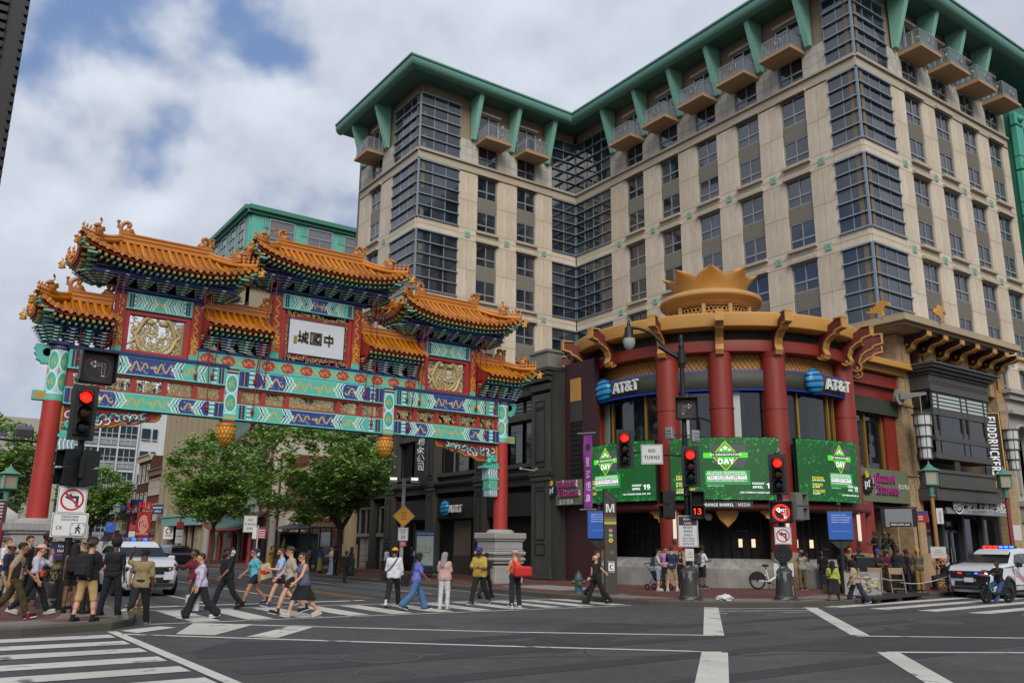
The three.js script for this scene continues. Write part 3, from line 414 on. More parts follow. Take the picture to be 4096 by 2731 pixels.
mesh('side_wall',bx(0.3,12.8,14),tanB(14,12),T2,41.6,6.5,-31.8);
const cap=new THREE.MeshStandardMaterial({map:stT,color:0xa89a82,roughness:0.85});
mesh('cornice_slab',mg([bx(12.2,0.36,5.5,46.15,13.26,-25.25),bx(11.6,0.16,5.1,46.2,13.02,-25.3),bx(11.2,0.1,4.6,46.2,12.9,-25.4)]),cap,T2);
fput(FB,'roof',bx(11,0.2,10),mat(0x55504a),T2,46.8,13.0,-6);
{
const prof=[[0,12.1],[0.25,11.98],[0.5,12.1],[0.58,12.32],[0.8,12.45],[1.2,12.5],[1.45,12.62],[1.45,12.86],[0,12.86]];
const ch=ext(shp(prof),0.32).translate(0,0,-0.16).rotateY(-PI/2),rim=[];for(let i=0;i<6;i++){const p=prof[i],q=prof[i+1],L=Math.hypot(q[0]-p[0],q[1]-p[1]);rim.push(bx(0.42,0.07,L+0.04).rotateX(-Math.atan2(q[1]-p[1],q[0]-p[0])).translate(0,(p[1]+q[1])/2,(p[0]+q[0])/2));}rim.push(bx(0.42,0.24,0.06,0,12.74,1.46));for(const s of[-1,1])rim.push(bx(0.02,0.12,0.12,s*0.17,12.32,0.28));
const rg=mg(rim);[42.55,44.2,45.9,47.55,49.45,50.85,52.2].forEach((x,i)=>{const b=fput(FB,'scroll_bracket',ch,mat(0x2e1714,0.7),T2,x,0,0.15);mesh('gold_rim',rg,goldP,b);if(i%2===0||i===6){mesh('bracket_drop',bx(0.2,1.0,0.1,-0.08,11.5,0.1),redD,b);mesh('gold_post',[bx(0.22,1.15,0.16,0.1,11.45,0.08),bx(0.34,0.5,0.14,0.02,10.8,0.05)],goldP,b);}else mesh('gold_post',[bx(0.14,2.0,0.12,0,11.1,-0.1)],goldP,b);});
const s2=mesh('scroll_bracket',ch,mat(0x2e1714,0.7),T2,41.3,0,-25.6,-PI/2);mesh('gold_rim',rg,goldP,s2);mesh('bracket_drop',bx(0.2,1.0,0.1,0,11.5,0.1),redD,s2);
}
for(const[a,b]of[[42.85,44.4],[46.0,47.7],[49.35,51.1]])for(const k of[0,1]){const w=(b-a)/2,f=fput(FB,'window',mg([bx(w,0.07,0.08,0,0.85),bx(w,0.06,0.08,0,-0.1),bx(0.06,1.8,0.08,-w/2),bx(0.06,1.8,0.08,w/2)]),mat(0x4b5358,0.5),T2,a+w*(k+0.5),11.5,-0.5);mesh('pane',bx(w,1.75,0.02),glass(0x707a84,0.08,2.2),f,0,0,-0.04);}
// bay
const bay=fput(FB,'bay_window',mg([bx(6.0,0.3,1.4,0,0.05,0),bx(5.7,0.25,1.4,0,0.95,0),bx(6.1,0.16,1.5,0,-0.75,0.02),bx(5.9,0.7,1.4,0,-1.1,0),bx(6.1,0.14,1.5,0,-1.5,0.02),bx(6.4,0.6,1.3,0,-1.9,0)]),slate,T2,45.4,6.35,0.7);
mesh('bay_cornice',[bx(6.0,0.9,1.45,0,3.85,0),bx(6.2,0.12,1.55,0,4.3,0.05),bx(6.5,0.14,1.75,0,4.45,0.12),bx(6.75,0.16,1.95,0,4.62,0.2),bx(6.95,0.1,2.1,0,4.75,0.26),bx(6.0,0.1,1.5,0,3.42,0.02),bx(5.8,0.3,1.4,0,2.3,0)],slate,bay);
{const g=[];for(let i=0;i<22;i++)g.push(new THREE.TorusGeometry(0.1,0.025,4,10).translate(-2.85+i*0.27,3.85,0.73));mesh('frieze_ornament',g,slateD,bay).userData.kind='stuff';}
for(const[a,b]of[[-2.75,-2.35],[-2.25,-0.05],[0.05,0.55],[0.65,2.35],[2.45,2.8]]){mesh('transom_pane',bx(b-a,0.85,0.02),mat(0xa9b4ac,0.35),bay,(a+b)/2,2.88,0.66);const g=[];for(let j=0;j<5;j++)g.push(bx(b-a,0.05,0.04,0,-0.38+j*0.2));mesh('transom_slat',g,mat(0x3a4042,0.5),bay,(a+b)/2,2.88,0.68).userData.kind='stuff';}
for(const x of[-2.85,-2.3,0,0.6,2.4,2.85])mesh('bay_post',bx(0.1,2.2,0.1),slateD,bay,x,2.3+0.2,0.66);
for(const[a,b]of[[-2.8,-2.35],[-2.25,-0.05],[0.05,0.55],[0.65,2.35],[2.45,2.8]])mesh('pane',bx(b-a,2.1,0.02),darkG[(b*10|0)%3<0?0:Math.abs(b*10|0)%3],bay,(a+b)/2,1.1,0.62);
for(const[y,h]of[[1.1,2.1],[2.88,0.85]])mesh('side_pane',bx(0.02,h,1.1),darkG[0],bay,-2.9,y,0);mesh('bay_core',bx(5.6,3.4,0.3),dark,bay,0,1.8,0.2);
for(const x of[-1.1,2.1])mesh('spandrel_vent',[bx(0.5,0.5,0.03),...[-0.15,-0.05,0.05,0.15].map((y)=>bx(0.42,0.03,0.05,0,y))],slateD,bay,x,-0.45,0.76-0.04);
// shopfront
fput(FB,'shop_wall',bx(9.6,3.6,0.2),dark,T2,47.3,2.0,-0.75);
for(const x of[42.9,45.2,47.3,49.4,51.3])fput(FB,'shop_post',bx(0.22,3.5,0.3),slateD,T2,x,1.9,-0.3);
for(const[x,w]of[[44.0,1.9],[48.3,1.8],[50.3,1.6]])fput(FB,'shop_pane',bx(w,3.1,0.03),darkG[2],T2,x,1.85,-0.5);
for(const s of[0,1]){const d=fput(FB,'shop_door',mg([bx(0.1,2.6,0.08,-0.42),bx(0.1,2.6,0.08,0.42),bx(0.9,0.12,0.08,0,1.25),bx(0.9,0.25,0.08,0,-1.2)]),mat(0x2a2a44,0.4),T2,45.8+s*0.92,1.45,-0.42);mesh('pane',bx(0.8,2.4,0.02),darkG[0],d,0,0,-0.03);mesh('handle',cyl(0.02,0.02,0.7),frameM,d,s?-0.3:0.3,0,0.08);}
{const t=canvas(128,64,(c,w,h)=>{c.fillStyle='#101012';c.fillRect(0,0,w,h);text(c,'781',64,34,50,'#c9c9c9');});fput(FB,'number_plate',face(0.7,0.34),tmat(t),T2,46.2,3.1,-0.4);}
fput(FB,'canopy',mg([bx(6.6,0.14,0.9),bx(6.6,0.3,0.08,0,0.08,0.44)]),mat(0x8d9194,0.4,0.4),T2,46.9,3.62,0.5);
{const g=[];for(let i=0;i<5;i++)g.push(bx(7.6,0.07,0.06,0,i*0.24,0));for(const x of[-2.4,1.2,3.4])g.push(bx(0.08,1.2,0.08,x,0.5,0));fput(FB,'louver_slat',mg(g),mat(0x55595a,0.5,0.3),T2,47.4,3.95,0.25).userData.kind='stuff';}
{const t=canvas(512,40,(c,w,h)=>{c.fillStyle='#8d9194';c.fillRect(0,0,w,h);text(c,'AT CHINATOWN',256,22,34,'#5a5d60');});fput(FB,'canopy_letters',face(3.4,0.26),tmat(t,0.5),T2,46.6,3.7,0.985);}
// burger sign group on the canopy
{const s=thing('burger_sign','white round burger badge and chinese letters standing on the grey canopy','sign',44.75,3.8,-23.35);
const bt=canvas(256,256,(c,w,h)=>{c.fillStyle='#dcdedd';c.beginPath();c.arc(128,128,124,0,7);c.fill();c.fillStyle='#15181a';c.beginPath();c.arc(128,128,108,0,7);c.fill();c.fillStyle='#d4d7d6';c.beginPath();c.arc(128,128,82,0,7);c.fill();c.fillStyle='#16191b';c.beginPath();c.arc(128,128,66,0,7);c.fill();text(c,"WORLD'S",128,52,24,'#fff');text(c,'HAMBURGERS',128,178,24,'#fff','sans-serif','bold',100);});
mesh('badge',[cyl(0.52,0.52,0.12,0,0,0,28).rotateX(PI/2)],mat(0x17191a),s,0,0.25,0);mesh('badge_face',new THREE.CircleGeometry(0.52,28),tmat(bt),s,0,0.25,0.065);
const rt=canvas(512,128,(c,w,h)=>{c.fillStyle='#e3e5e4';c.fillRect(0,0,w,h);c.fillStyle='#141718';c.fillRect(10,10,w-20,h-20);text(c,'FUDDRUCKERS',256,66,78,'#f0f0f0','sans-serif','bold',470);});
const rb=mesh('ribbon',bx(1.5,0.34,0.1),mat(0x17191a),s,0.02,0.28,0.12);rb.rotation.z=0.22;mesh('ribbon_face',face(1.48,0.33),tmat(rt),rb,0,0,0.052);
[...'世界上最好漢堡'].forEach((ch,i)=>{const pts=CJK[ch].split(' '),g=[];for(const st of pts)for(let k=0;k+3<st.length;k+=2){const a=[+st[k]/9-0.5,0.5-st[k+1]/9],b=[+st[k+2]/9-0.5,0.5-st[k+3]/9],L=Math.hypot(b[0]-a[0],b[1]-a[1])*0.5;if(L>0.01)g.push(bx(L+0.05,0.055,0.07,0,0,0,0,0,Math.atan2(b[1]-a[1],b[0]-a[0])).translate((a[0]+b[0])/4,(a[1]+b[1])/4,0));}mesh('character',g,mat(0xd8dad8,0.4),s,1.15+i*0.6,0.22,0.02);});
mesh('backing',bx(4.3,0.7,0.06),mat(0x17191a),s,2.95,0.22,-0.06);}
// vertical blade sign
{const s=thing('blade_sign','tall black vertical blade sign with yellow border and white letters','sign',48.35,7.3,-22.9,0);s.rotation.y=R(-38);
const t=canvas(256,1024,(c,w,h)=>{c.fillStyle='#0b0b0c';c.fillRect(0,0,w,h);c.strokeStyle='#d79b1e';c.lineWidth=12;c.strokeRect(16,16,w-32,h-32);c.save();c.translate(128,512);c.rotate(PI/2);text(c,'FUDDRUCKERS',0,6,170,'#dfe1e0','sans-serif','bold',900);c.restore();});
mesh('cabinet',bx(1.05,3.75,0.22),mat(0x101011),s);mesh('sign_face',face(1.03,3.73),tmat(t,0.4),s,0,0,0.113);const b2=mesh('sign_face',face(1.03,3.73),tmat(t,0.4),s,0,0,-0.113,PI);
const t2=canvas(256,64,(c,w,h)=>{c.fillStyle='#c9901a';c.fillRect(0,0,w,h);[...'世界上最好漢堡'].forEach((ch,i)=>han(c,ch,26+i*34,32,28,'#5a3c05'));});mesh('lower_panel',bx(1.2,0.4,0.2),mat(0xc9901a,0.5),s,0.08,-2.1,0);mesh('lower_face',face(1.18,0.38),tmat(t2),s,0.08,-2.1,0.105);
mesh('sign_arm',[bx(0.08,0.08,1.3,0.4,1.6,-0.7),bx(0.08,0.08,1.3,0.4,-1.6,-0.7)],slateD,s);}
// hanging tube lanterns on brackets
function tubeLantern(label,x,z,k){
const t=thing('tube_lantern',label,'wall lantern',x,0,z,0,'hanging tube lanterns on the shopfronts');
mesh('wall_disc',cyl(0.42,0.42,0.1,0,0,0,24).rotateX(PI/2),stoneG,t,-0.45,9.35,-0.85);const a=mesh('arm',ext(shp([[0,-0.16],[1.3,0.08],[1.3,0.22],[0,0.16]]),0.18),stoneG,t,-0.45,9.35,-0.85);a.rotation.y=-0.7;
mesh('hanger',cyl(0.025,0.025,1.1,0,8.9,0,8),frameM,t);
for(let i=0;i<4;i++){const r=0.42-i*0.045;mesh('glass_tube',cyl(r,r,0.5,0,8.1-i*0.56,0,20),mat(0xb4b8b6,0.35),t);const g=[cyl(r+0.09,r+0.09,0.04,0,8.38-i*0.56,0,20)];for(let q=0;q<8;q++)g.push(bx(0.025,0.5,0.025,(r+0.01)*Math.cos(q*PI/4),8.1-i*0.56,(r+0.01)*Math.sin(q*PI/4)));mesh('ring',g,mat(0x5c5e5d,0.4,0.5),t);}
mesh('base_ring',cyl(0.3,0.3,0.05,0,6.13,0,20),mat(0x5c5e5d,0.4,0.5),t);return t;
}
tubeLantern('white tube lantern hung from grey arm on the tan brick pier',41.5,-22.95);
tubeLantern('white tube lantern hung beside the black vertical blade sign',50.7,-23.0);
// golden horse silhouettes standing on the cornice
{const pr=[[-0.95,0.25],[-0.8,0.5],[-0.55,0.62],[-0.3,0.72],[-0.05,0.62],[0.02,0.72],[0.1,0.52],[0.2,0.5],[0.16,0.3],[0.3,0.42],[0.4,0.22],[0.52,0.36],[0.62,0.12],[0.95,0.2],[0.8,0.06],[0.4,-0.05],[0.05,-0.1],[-0.2,-0.3],[-0.22,-0.5],[-0.35,-0.35],[-0.32,0.0],[-0.5,0.3],[-0.7,0.3],[-0.85,0.16]];
const g=ext(shp(pr),0.08,0.015).translate(0,0,-0.04);[[40.05,-23.9,PI/2,'gold cut-out beast with flame mane on left side of stone cornice'],[43.1,-22.35,PI,'gold cut-out beast with flame mane on front of stone cornice']].forEach(([x,z,a,l])=>{const h=thing('roof_beast',l,'roof ornament',x,13.75,z,a,'gold beasts on the stone cornice');mesh('body',g,mat(0xc08a3a,0.45,0.3),h);mesh('stand',bx(0.06,0.5,0.06,-0.25,-0.3,0),mat(0xa0753a,0.5),h);h.scale.setScalar(0.75);});}
// ---------- planet fitness boards ----------
function pfSign(label,x,y,z,ry,w,h,stack){
const s=thing('fitness_sign',label,'sign',x,y,z,ry);mesh('board',bx(w,h,0.14),mat(0x5c6650,0.7),s);
const pu=mat(0x8d2f6d,0.45),k=stack?0.31:0.42,wh=mat(0xd3c6cf,0.5),xo=stack?-w*0.2:-w*0.28,yo=stack?0.12:0;
for(const[t,dx,dy]of[['planet',0,k*0.4],['fitness',k*0.35,-k*0.95]]){mesh('letters_back',letters(t,k*1.06,0.05,fSerif),wh,s,xo+dx-0.015,yo+dy-0.015,0.06);mesh('letters',letters(t,k,0.1,fSerif),pu,s,xo+dx,yo+dy,0.08);}
const b=mesh('cog_badge',[...Array.from({length:14},(_,i)=>bx(0.12,0.12,0.09,0.42*Math.cos(i*PI/7),0.42*Math.sin(i*PI/7),0,0,0,i*PI/7)),cyl(0.42,0.42,0.09,0,0,0,26).rotateX(PI/2)],mat(0x15161a),s,xo-0.58*k/0.42-0.02,yo,0.12);b.scale.setScalar(k/0.42);
const t=canvas(128,128,(c)=>{c.fillStyle='#15161a';c.fillRect(0,0,128,128);text(c,'pf',64,58,84,'#e8e8ee','serif');});mesh('badge_face',new THREE.CircleGeometry(0.34,24),tmat(t),b,0,0,0.048);
mesh('thumb',[bx(0.14,0.3,0.08,0.0,0.5,0.02),bx(0.26,0.2,0.08,0.02,0.42,0.03)],mat(0xb9a52a,0.5),b);
const ct=canvas(256,64,(c,W,H)=>{c.fillStyle='#5c6650';c.fillRect(0,0,W,H);[...'星球健身'].forEach((ch,i)=>han(c,ch,36+i*61,32,48,'#d6d8d2',0.09));});mesh('characters',face(1.15,0.29),tmat(ct),s,stack?0.12:w*0.34,stack?-h*0.36:0.02,0.074);
}
pfSign('olive planet fitness board on the red wing above the platform',39.6,4.76,-24.1,0,4.4,1.6,false);
pfSign('olive planet fitness board left of the round building, beside the dark pier',25.1,4.12,-31.35,-PI/2,2.3,1.14,true);
// dark building with big shop windows along H Street
const T3=thing('dark_building','dark grey two-storey shop building with paneled piers along the side street','building');
const dkT=noiseTex(256,256,(u,v)=>{const g=0.86+0.3*(tn(u,v,4,15,5)-0.5)+0.12*(tn(u,v*0.3,30,3,3)-0.5);return[g,g*0.99,g*0.97];});
const dk=new THREE.MeshStandardMaterial({map:dkT,color:0x35352f,roughness:0.7}),dkD=new THREE.MeshStandardMaterial({map:dkT,color:0x23221f,roughness:0.65}),dkL=new THREE.MeshStandardMaterial({map:dkT,color:0x43443e,roughness:0.7});
const FH=Fx(25.2),hp=(n,g,m,u,v,w)=>fput(FH,n,Array.isArray(g)?mg(g):g,m,T3,u,v,w);
hp('wall',bx(25,10,0.3),dkD,-44.5,5,-0.75);hp('rear_mass',bx(25,9.6,6),dkD,-44.5,4.8,-4.3);mesh('end_wall',bx(4,10,0.4),dk,T3,27,5,-32.2);
hp('parapet',[bx(24,0.9,0.7),bx(24.2,0.16,0.95,0,0.4,0.1),bx(24.2,0.1,1.0,0,0.18,0.1)],dkL,-44.4,9.55,-0.2);
hp('belt_course',[bx(24,0.5,0.5,0,0,0),bx(24,0.14,0.85,0,0.3,0.05),bx(24,0.1,0.7,0,0.18,0.05)],dk,-44.2,4.85,-0.1);
const pier=(u,w,top)=>{const p=hp('pier',[bx(w,8.9,0.5,0,0,0),bx(w+0.16,0.5,0.62,0,-4.1,0),bx(w+0.12,0.16,0.62,0,0.3,0),bx(w+0.2,0.3,0.7,0,0.6,0)],dkL,u,4.55,0.02);const g=[];for(const[y,h]of[[-3.0,0.5],[-1.4,2.3],[0.05,0.3],[2.4,2.6],[3.95,0.3],[1.0,0.25]]){g.push(bx(w*0.5,0.05,0.05,0,y+h/2,0.26),bx(w*0.5,0.05,0.05,0,y-h/2,0.26),bx(0.05,h,0.05,-w*0.25,y,0.26),bx(0.05,h,0.05,w*0.25,y,0.26));}mesh('pier_moulding',g,dkD,p);if(top){mesh('pier_cap',[bx(w+0.5,0.16,1.1,0,5.6,0),bx(w+0.35,0.2,1.0,0,5.4,0),bx(w+0.2,0.22,0.9,0,5.15,0),bx(w+0.1,0.3,0.7,0,4.75,0)],dk,p);mesh('pier_top',[bx(w,0.85,0.9,0,6.1,-0.1),bx(w+0.14,0.12,1.05,0,6.55,-0.1)],mat(0x6d6f66,0.7),p);}};
pier(-33.1,1.45,true);pier(-38.57,0.85);pier(-43.8,0.9);pier(-49.0,1.1);pier(-56.2,0.7);
for(const[a,b]of[[-38.1,-33.9],[-43.3,-39.0],[-48.4,-44.3],[-55.8,-49.6]]){
const c=(a+b)/2,w=b-a;hp('window_sill',[bx(w,0.2,0.4)],dkL,c,5.62,-0.1);hp('spandrel',[bx(w,0.5,0.3),bx(0.02,0.5,0.31,0.3)],dkL,c,5.3,-0.3);hp('lintel',[bx(w,0.35,0.4)],dkL,c,8.1,-0.2);
const n=3;for(let i=0;i<n;i++){const ww=w/n,f=hp('window',[bx(0.1,2.3,0.14,-ww/2),bx(0.1,2.3,0.14,ww/2),bx(ww,0.1,0.14,0,1.1),bx(ww,0.08,0.14,0,-1.1)],dkD,a+ww*(i+0.5),6.8,-0.35);mesh('pane',bx(ww-0.1,2.2,0.02),rnd()<0.3?glass(0x2c2d2a,0.06,1.7):darkG[i],f,0,0,-0.04);if(rnd()<0.7)mesh('blind',bx(ww*0.4,1.5,0.02),mat(0x6d6f6c,0.7),f,ww*0.18,-0.2,-0.025);}
for(let i=0;i<n;i++){const ww=w/n,f=hp('transom',[bx(0.08,0.9,0.1,-ww/2),bx(ww,0.07,0.1,0,0.4),...[0.2,0,-0.2].map((y)=>bx(ww,0.03,0.06,0,y))],dkD,a+ww*(i+0.5),8.65,-0.35);mesh('pane',bx(ww-0.08,0.85,0.02),darkG[(i+1)%3],f,0,0,-0.04);}
}
for(const[a,b]of[[-38.1,-33.9],[-43.3,-39.0],[-48.4,-44.3]])hp('sign_fascia',[bx(b-a,1.15,0.3)],dkD,(a+b)/2,3.72,-0.15);
hp('doorway',[bx(4.2,3.1,0.1)],dark,-36,1.6,-0.55);hp('door_wall',[bx(1.9,2.9,0.1)],mat(0x5e5446,0.9),-41.2,1.6,-0.5);hp('door_wall_base',[bx(1.9,1.0,0.12)],mat(0x3a332b,0.9),-41.2,0.65,-0.46);hp('doorway',[bx(1.3,2.9,0.1)],dark,-39.7,1.6,-0.5);
for(const[u,w]of[[-45.6,1.8],[-47.4,1.5]]){const f=hp('shop_window',[bx(0.12,2.6,0.14,-w/2),bx(0.12,2.6,0.14,w/2),bx(w,0.12,0.14,0,1.3)],dkD,u,1.75,-0.4);mesh('pane',bx(w,2.6,0.02),darkG[0],f,0,0,-0.04);}
const doorG=mat(0x77736a,0.7),doorL=mat(0x837f76,0.7);
for(const u of[-53.3,-50.3]){hp('vent_frame',[bx(2.0,0.12,0.2,0,0.85),bx(2.0,0.12,0.2,0,-0.85),bx(0.12,1.7,0.2,-0.95),bx(0.12,1.7,0.2,0.95),bx(0.06,1.6,0.2)],mat(0x5c5b55,0.6),u,3.2,-0.35);const g=[];for(let i=0;i<14;i++)g.push(bx(1.85,0.03,0.1,0,-0.72+i*0.11,0,0.5));hp('vent_slat',g,mat(0x111111,0.6),u,3.2,-0.4).userData.kind='stuff';hp('lintel',[bx(2.1,0.22,0.3)],mat(0x66645d,0.7),u,2.3,-0.28);for(const s of[-1,1]){const d=hp('door_leaf',[bx(0.88,2.05,0.08)],doorG,u+s*0.46,1.16,-0.4);for(let k=0;k<5;k++)mesh('door_panel',mg([bx(0.6,0.27,0.03)]),doorL,d,0,-0.8+k*0.4,0.05);}}
hp('downpipe',[bx(0.45,5,0.35),bx(0.6,0.5,0.5,0,-2.2)],dk,-51.8,2.6,-0.1);hp('beige_pilaster',[bx(1.5,6.3,0.6),bx(1.7,1.6,0.8,0,-2.4)],mat(0x8d7c63,0.9),-55.9,3.3,-0.2);
globeSign('blue globe telephone sign over the doorway of the dark building',24.95,3.68,-42.05,-PI/2,0.95,0.5);
{const s=thing('street_banner','dark vertical banner with white chinese characters on the dark building','banner',24.3,0,-43.9,-PI/2);const t=canvas(64,256,(c,w,h)=>{c.fillStyle='#191c20';c.fillRect(0,0,w,h);[...'娛樂公司'].forEach((ch,i)=>han(c,ch,32,34+i*46,38,'#c9cbcc',0.09));});mesh('cloth',bx(0.75,2.75,0.02),mat(0x191c20,0.9),s,0,6.6,0);mesh('print',face(0.75,2.75),tmat(t,0.9),s,0,6.6,0.013);mesh('arm',[rod([0,5.2,-0.9],[0,5.2,0.5],0.03),sph(0.06,0,5.2,0.5),rod([0,8,-0.9],[0,8,0.4],0.03)],mat(0xa8a294,0.5,0.3),s);s.rotation.y=R(-52);}
for(const[z,l]of[[-33.4,'pale flagpole arm sticking out of the wide dark pier']]){const s=thing('flagpole_arm',l,'wall bracket',24.9,5.25,z);mesh('arm',[rod([0,0,0],[-0.9,0.05,0],0.03),sph(0.07,-0.92,0.05,0)],mat(0xaaa38f,0.5),s);mesh('flange',cyl(0.16,0.16,0.06,0,0,0,14).rotateZ(PI/2),mat(0x8d8778,0.6),s);}
{const s=thing('purple_banner','purple narrow planet fitness banner hanging between board and screen','banner',25.0,0,-29.6,R(-62));const t=canvas(64,320,(c,w,h)=>{c.fillStyle='#6d2a78';c.fillRect(0,0,w,h);c.fillStyle='#1c1520';c.beginPath();c.arc(32,56,18,0,7);c.fill();[...'星球健身'].forEach((ch,i)=>han(c,ch,32,120+i*52,34,'#cdbcd2',0.09));});const g=new THREE.PlaneGeometry(0.4,3.3,4,12);{const p=g.attributes.position;for(let i=0;i<p.count;i++)p.setZ(i,0.06*Math.sin(p.getY(i)*3+p.getX(i)*5));g.computeVertexNormals();}mesh('cloth',g,tmat(t,0.8,{side:THREE.DoubleSide}),s,0,5.0,0);mesh('pole',[rod([-0.5,6.72,0],[0.4,6.72,0],0.03),rod([-0.4,3.3,0],[0.4,3.3,0],0.03)],frameM,s);}
// ---------- buildings further down H Street ----------
const bT=(c)=>new THREE.MeshStandardMaterial({map:tanT,color:c,roughness:0.9});
const rw=(c,w,h)=>{const m=tanB(w,h);m.color.set(c);return m;};
{
const t=thing('brick_flank_wall','old brick side wall with peeling white patches behind the bus shelter','wall',25.4,0,-70);
mesh('wall',bx(16,9,0.4),rw(0x9a6f62,16,9),t,8,4.6,0);const wp=new THREE.MeshStandardMaterial({map:stT,color:0xb7b0a6,roughness:0.95});
const patch=(pts,i)=>mesh('whitewash',ext(shp(pts),0.02),wp,t,0,0,0.2+i*0.004);
patch([[0.1,4.2],[0.6,4.4],[2,4.25],[3.4,4.45],[5.2,4.3],[6.8,4.4],[7,4.0],[5,3.8],[3.2,3.95],[2.2,3.8],[2.1,3.2],[1.4,3.0],[0.6,3.2],[0.15,3.0]],1);patch([[0.05,0.3],[0.4,0.3],[0.42,5.6],[0.7,6.4],[0.5,8.8],[0.05,8.8]],2);patch([[1.5,6.9],[2.2,7.3],[3.3,7.1],[3.6,7.9],[2.6,8.3],[1.6,7.8]],3);patch([[0.6,2.6],[1.2,2.4],[2.6,2.6],[2.2,2.85],[1.1,2.75]],4);
}
{const t=thing('iron_fence','black iron bar fence closing the lot beside the beige pilaster','fence',25.3,0.15,-63.3,-PI/2),g=[];for(let i=0;i<84;i++)g.push(cyl(0.018,0.018,2.5,-6.3+i*0.151,1.3,0,5));mesh('bars',g,mat(0x141414,0.5,0.4),t).userData.kind='stuff';for(const y of[0.25,2.1,2.45])mesh('rail',bx(12.7,0.05,0.05),mat(0x141414,0.5,0.4),t,0,y,0);for(let i=0;i<6;i++)mesh('post',bx(0.1,2.75,0.1),mat(0x141414,0.5,0.4),t,-6.3+i*2.52,1.3,0);}
function houseWin(F,t,u,v,w,h,fm,rows=2){const f=fput(F,'window',mg([bx(w+0.14,0.14,0.16,0,h/2),bx(w+0.2,0.12,0.2,0,-h/2),bx(0.08,h,0.12,-w/2),bx(0.08,h,0.12,w/2),bx(w,0.05,0.1,0,0)]),fm,t,u,v,0.02);mesh('pane',B(w-0.06,h-0.06,0.02),panes[rnd()*5|0],f,0,0,-0.03);return f;}
function rowHouse(name,label,z0,z1,h,col,storeys,nw,trim,first=3.4){
const t=thing(name,label,'building'),F=Fx(25.2),mid=(z0+z1)/2,w=z1-z0;
fput(F,'wall',bx(w-0.04,h,9),rw(col,w,h),t,mid,h/2,-4.52);
fput(F,'cornice',mg([bx(w,0.25,0.5),bx(w,0.16,0.8,0,0.2),bx(w,0.35,0.25,0,-0.28)]),mat(trim,0.8),t,mid,h-0.1,0.1);
const nb=Math.max(3,w/0.9|0);for(let i=0;i<nb;i++)fput(F,'cornice_bracket',B(0.16,0.4,0.4),mat(trim,0.8),t,z0+(i+0.5)*w/nb,h-0.45,0.25);
const sh=(h-first-0.8)/storeys;for(let s=0;s<storeys;s++)for(let i=0;i<nw;i++)houseWin(F,t,z0+(i+0.5)*w/nw,first+0.5+sh*(s+0.45),Math.min(0.9,w/nw*0.5),sh*0.62,mat(0xa9a498,0.7));
fput(F,'shopfront',bx(w*0.9,first-0.9,0.1),darkG[1],t,mid,(first-0.9)/2+0.3,0.06);fput(F,'shop_fascia',bx(w*0.95,0.5,0.3),mat(trim,0.7),t,mid,first-0.35,0.15);
return t;
}
const F25=Fx(25.2);
const rh1=rowHouse('row_house','red brick row house with three floors of tall sash windows',-117,-109.4,10.5,0xa8665a,2,6,0x6c5a50);
const rh2=rowHouse('row_house','tall dark brick row house with pale bracketed cornice',-124,-117,12.7,0x7d5450,2,3,0xa39a84,4.6);
const rh3=rowHouse('row_house','narrow white row house with iron balcony beside the dark brick house',-130.5,-124,9.2,0xb4b0a6,2,3,0x8d8a82);
fput(F25,'balcony',mg([bx(5.5,0.1,0.8),...Array.from({length:22},(_,i)=>bx(0.04,0.9,0.04,-2.6+i*0.25,0.5,0.38)),bx(5.5,0.05,0.05,0,0.95,0.38)]),mat(0x22262a,0.5,0.4),rh3,-127.2,5.4,0.45);
const rh4=rowHouse('row_house','low dark shop building with a row of narrow windows beyond the white house',-143.5,-130.5,5.5,0x4b4844,1,7,0x34322f,2.6);
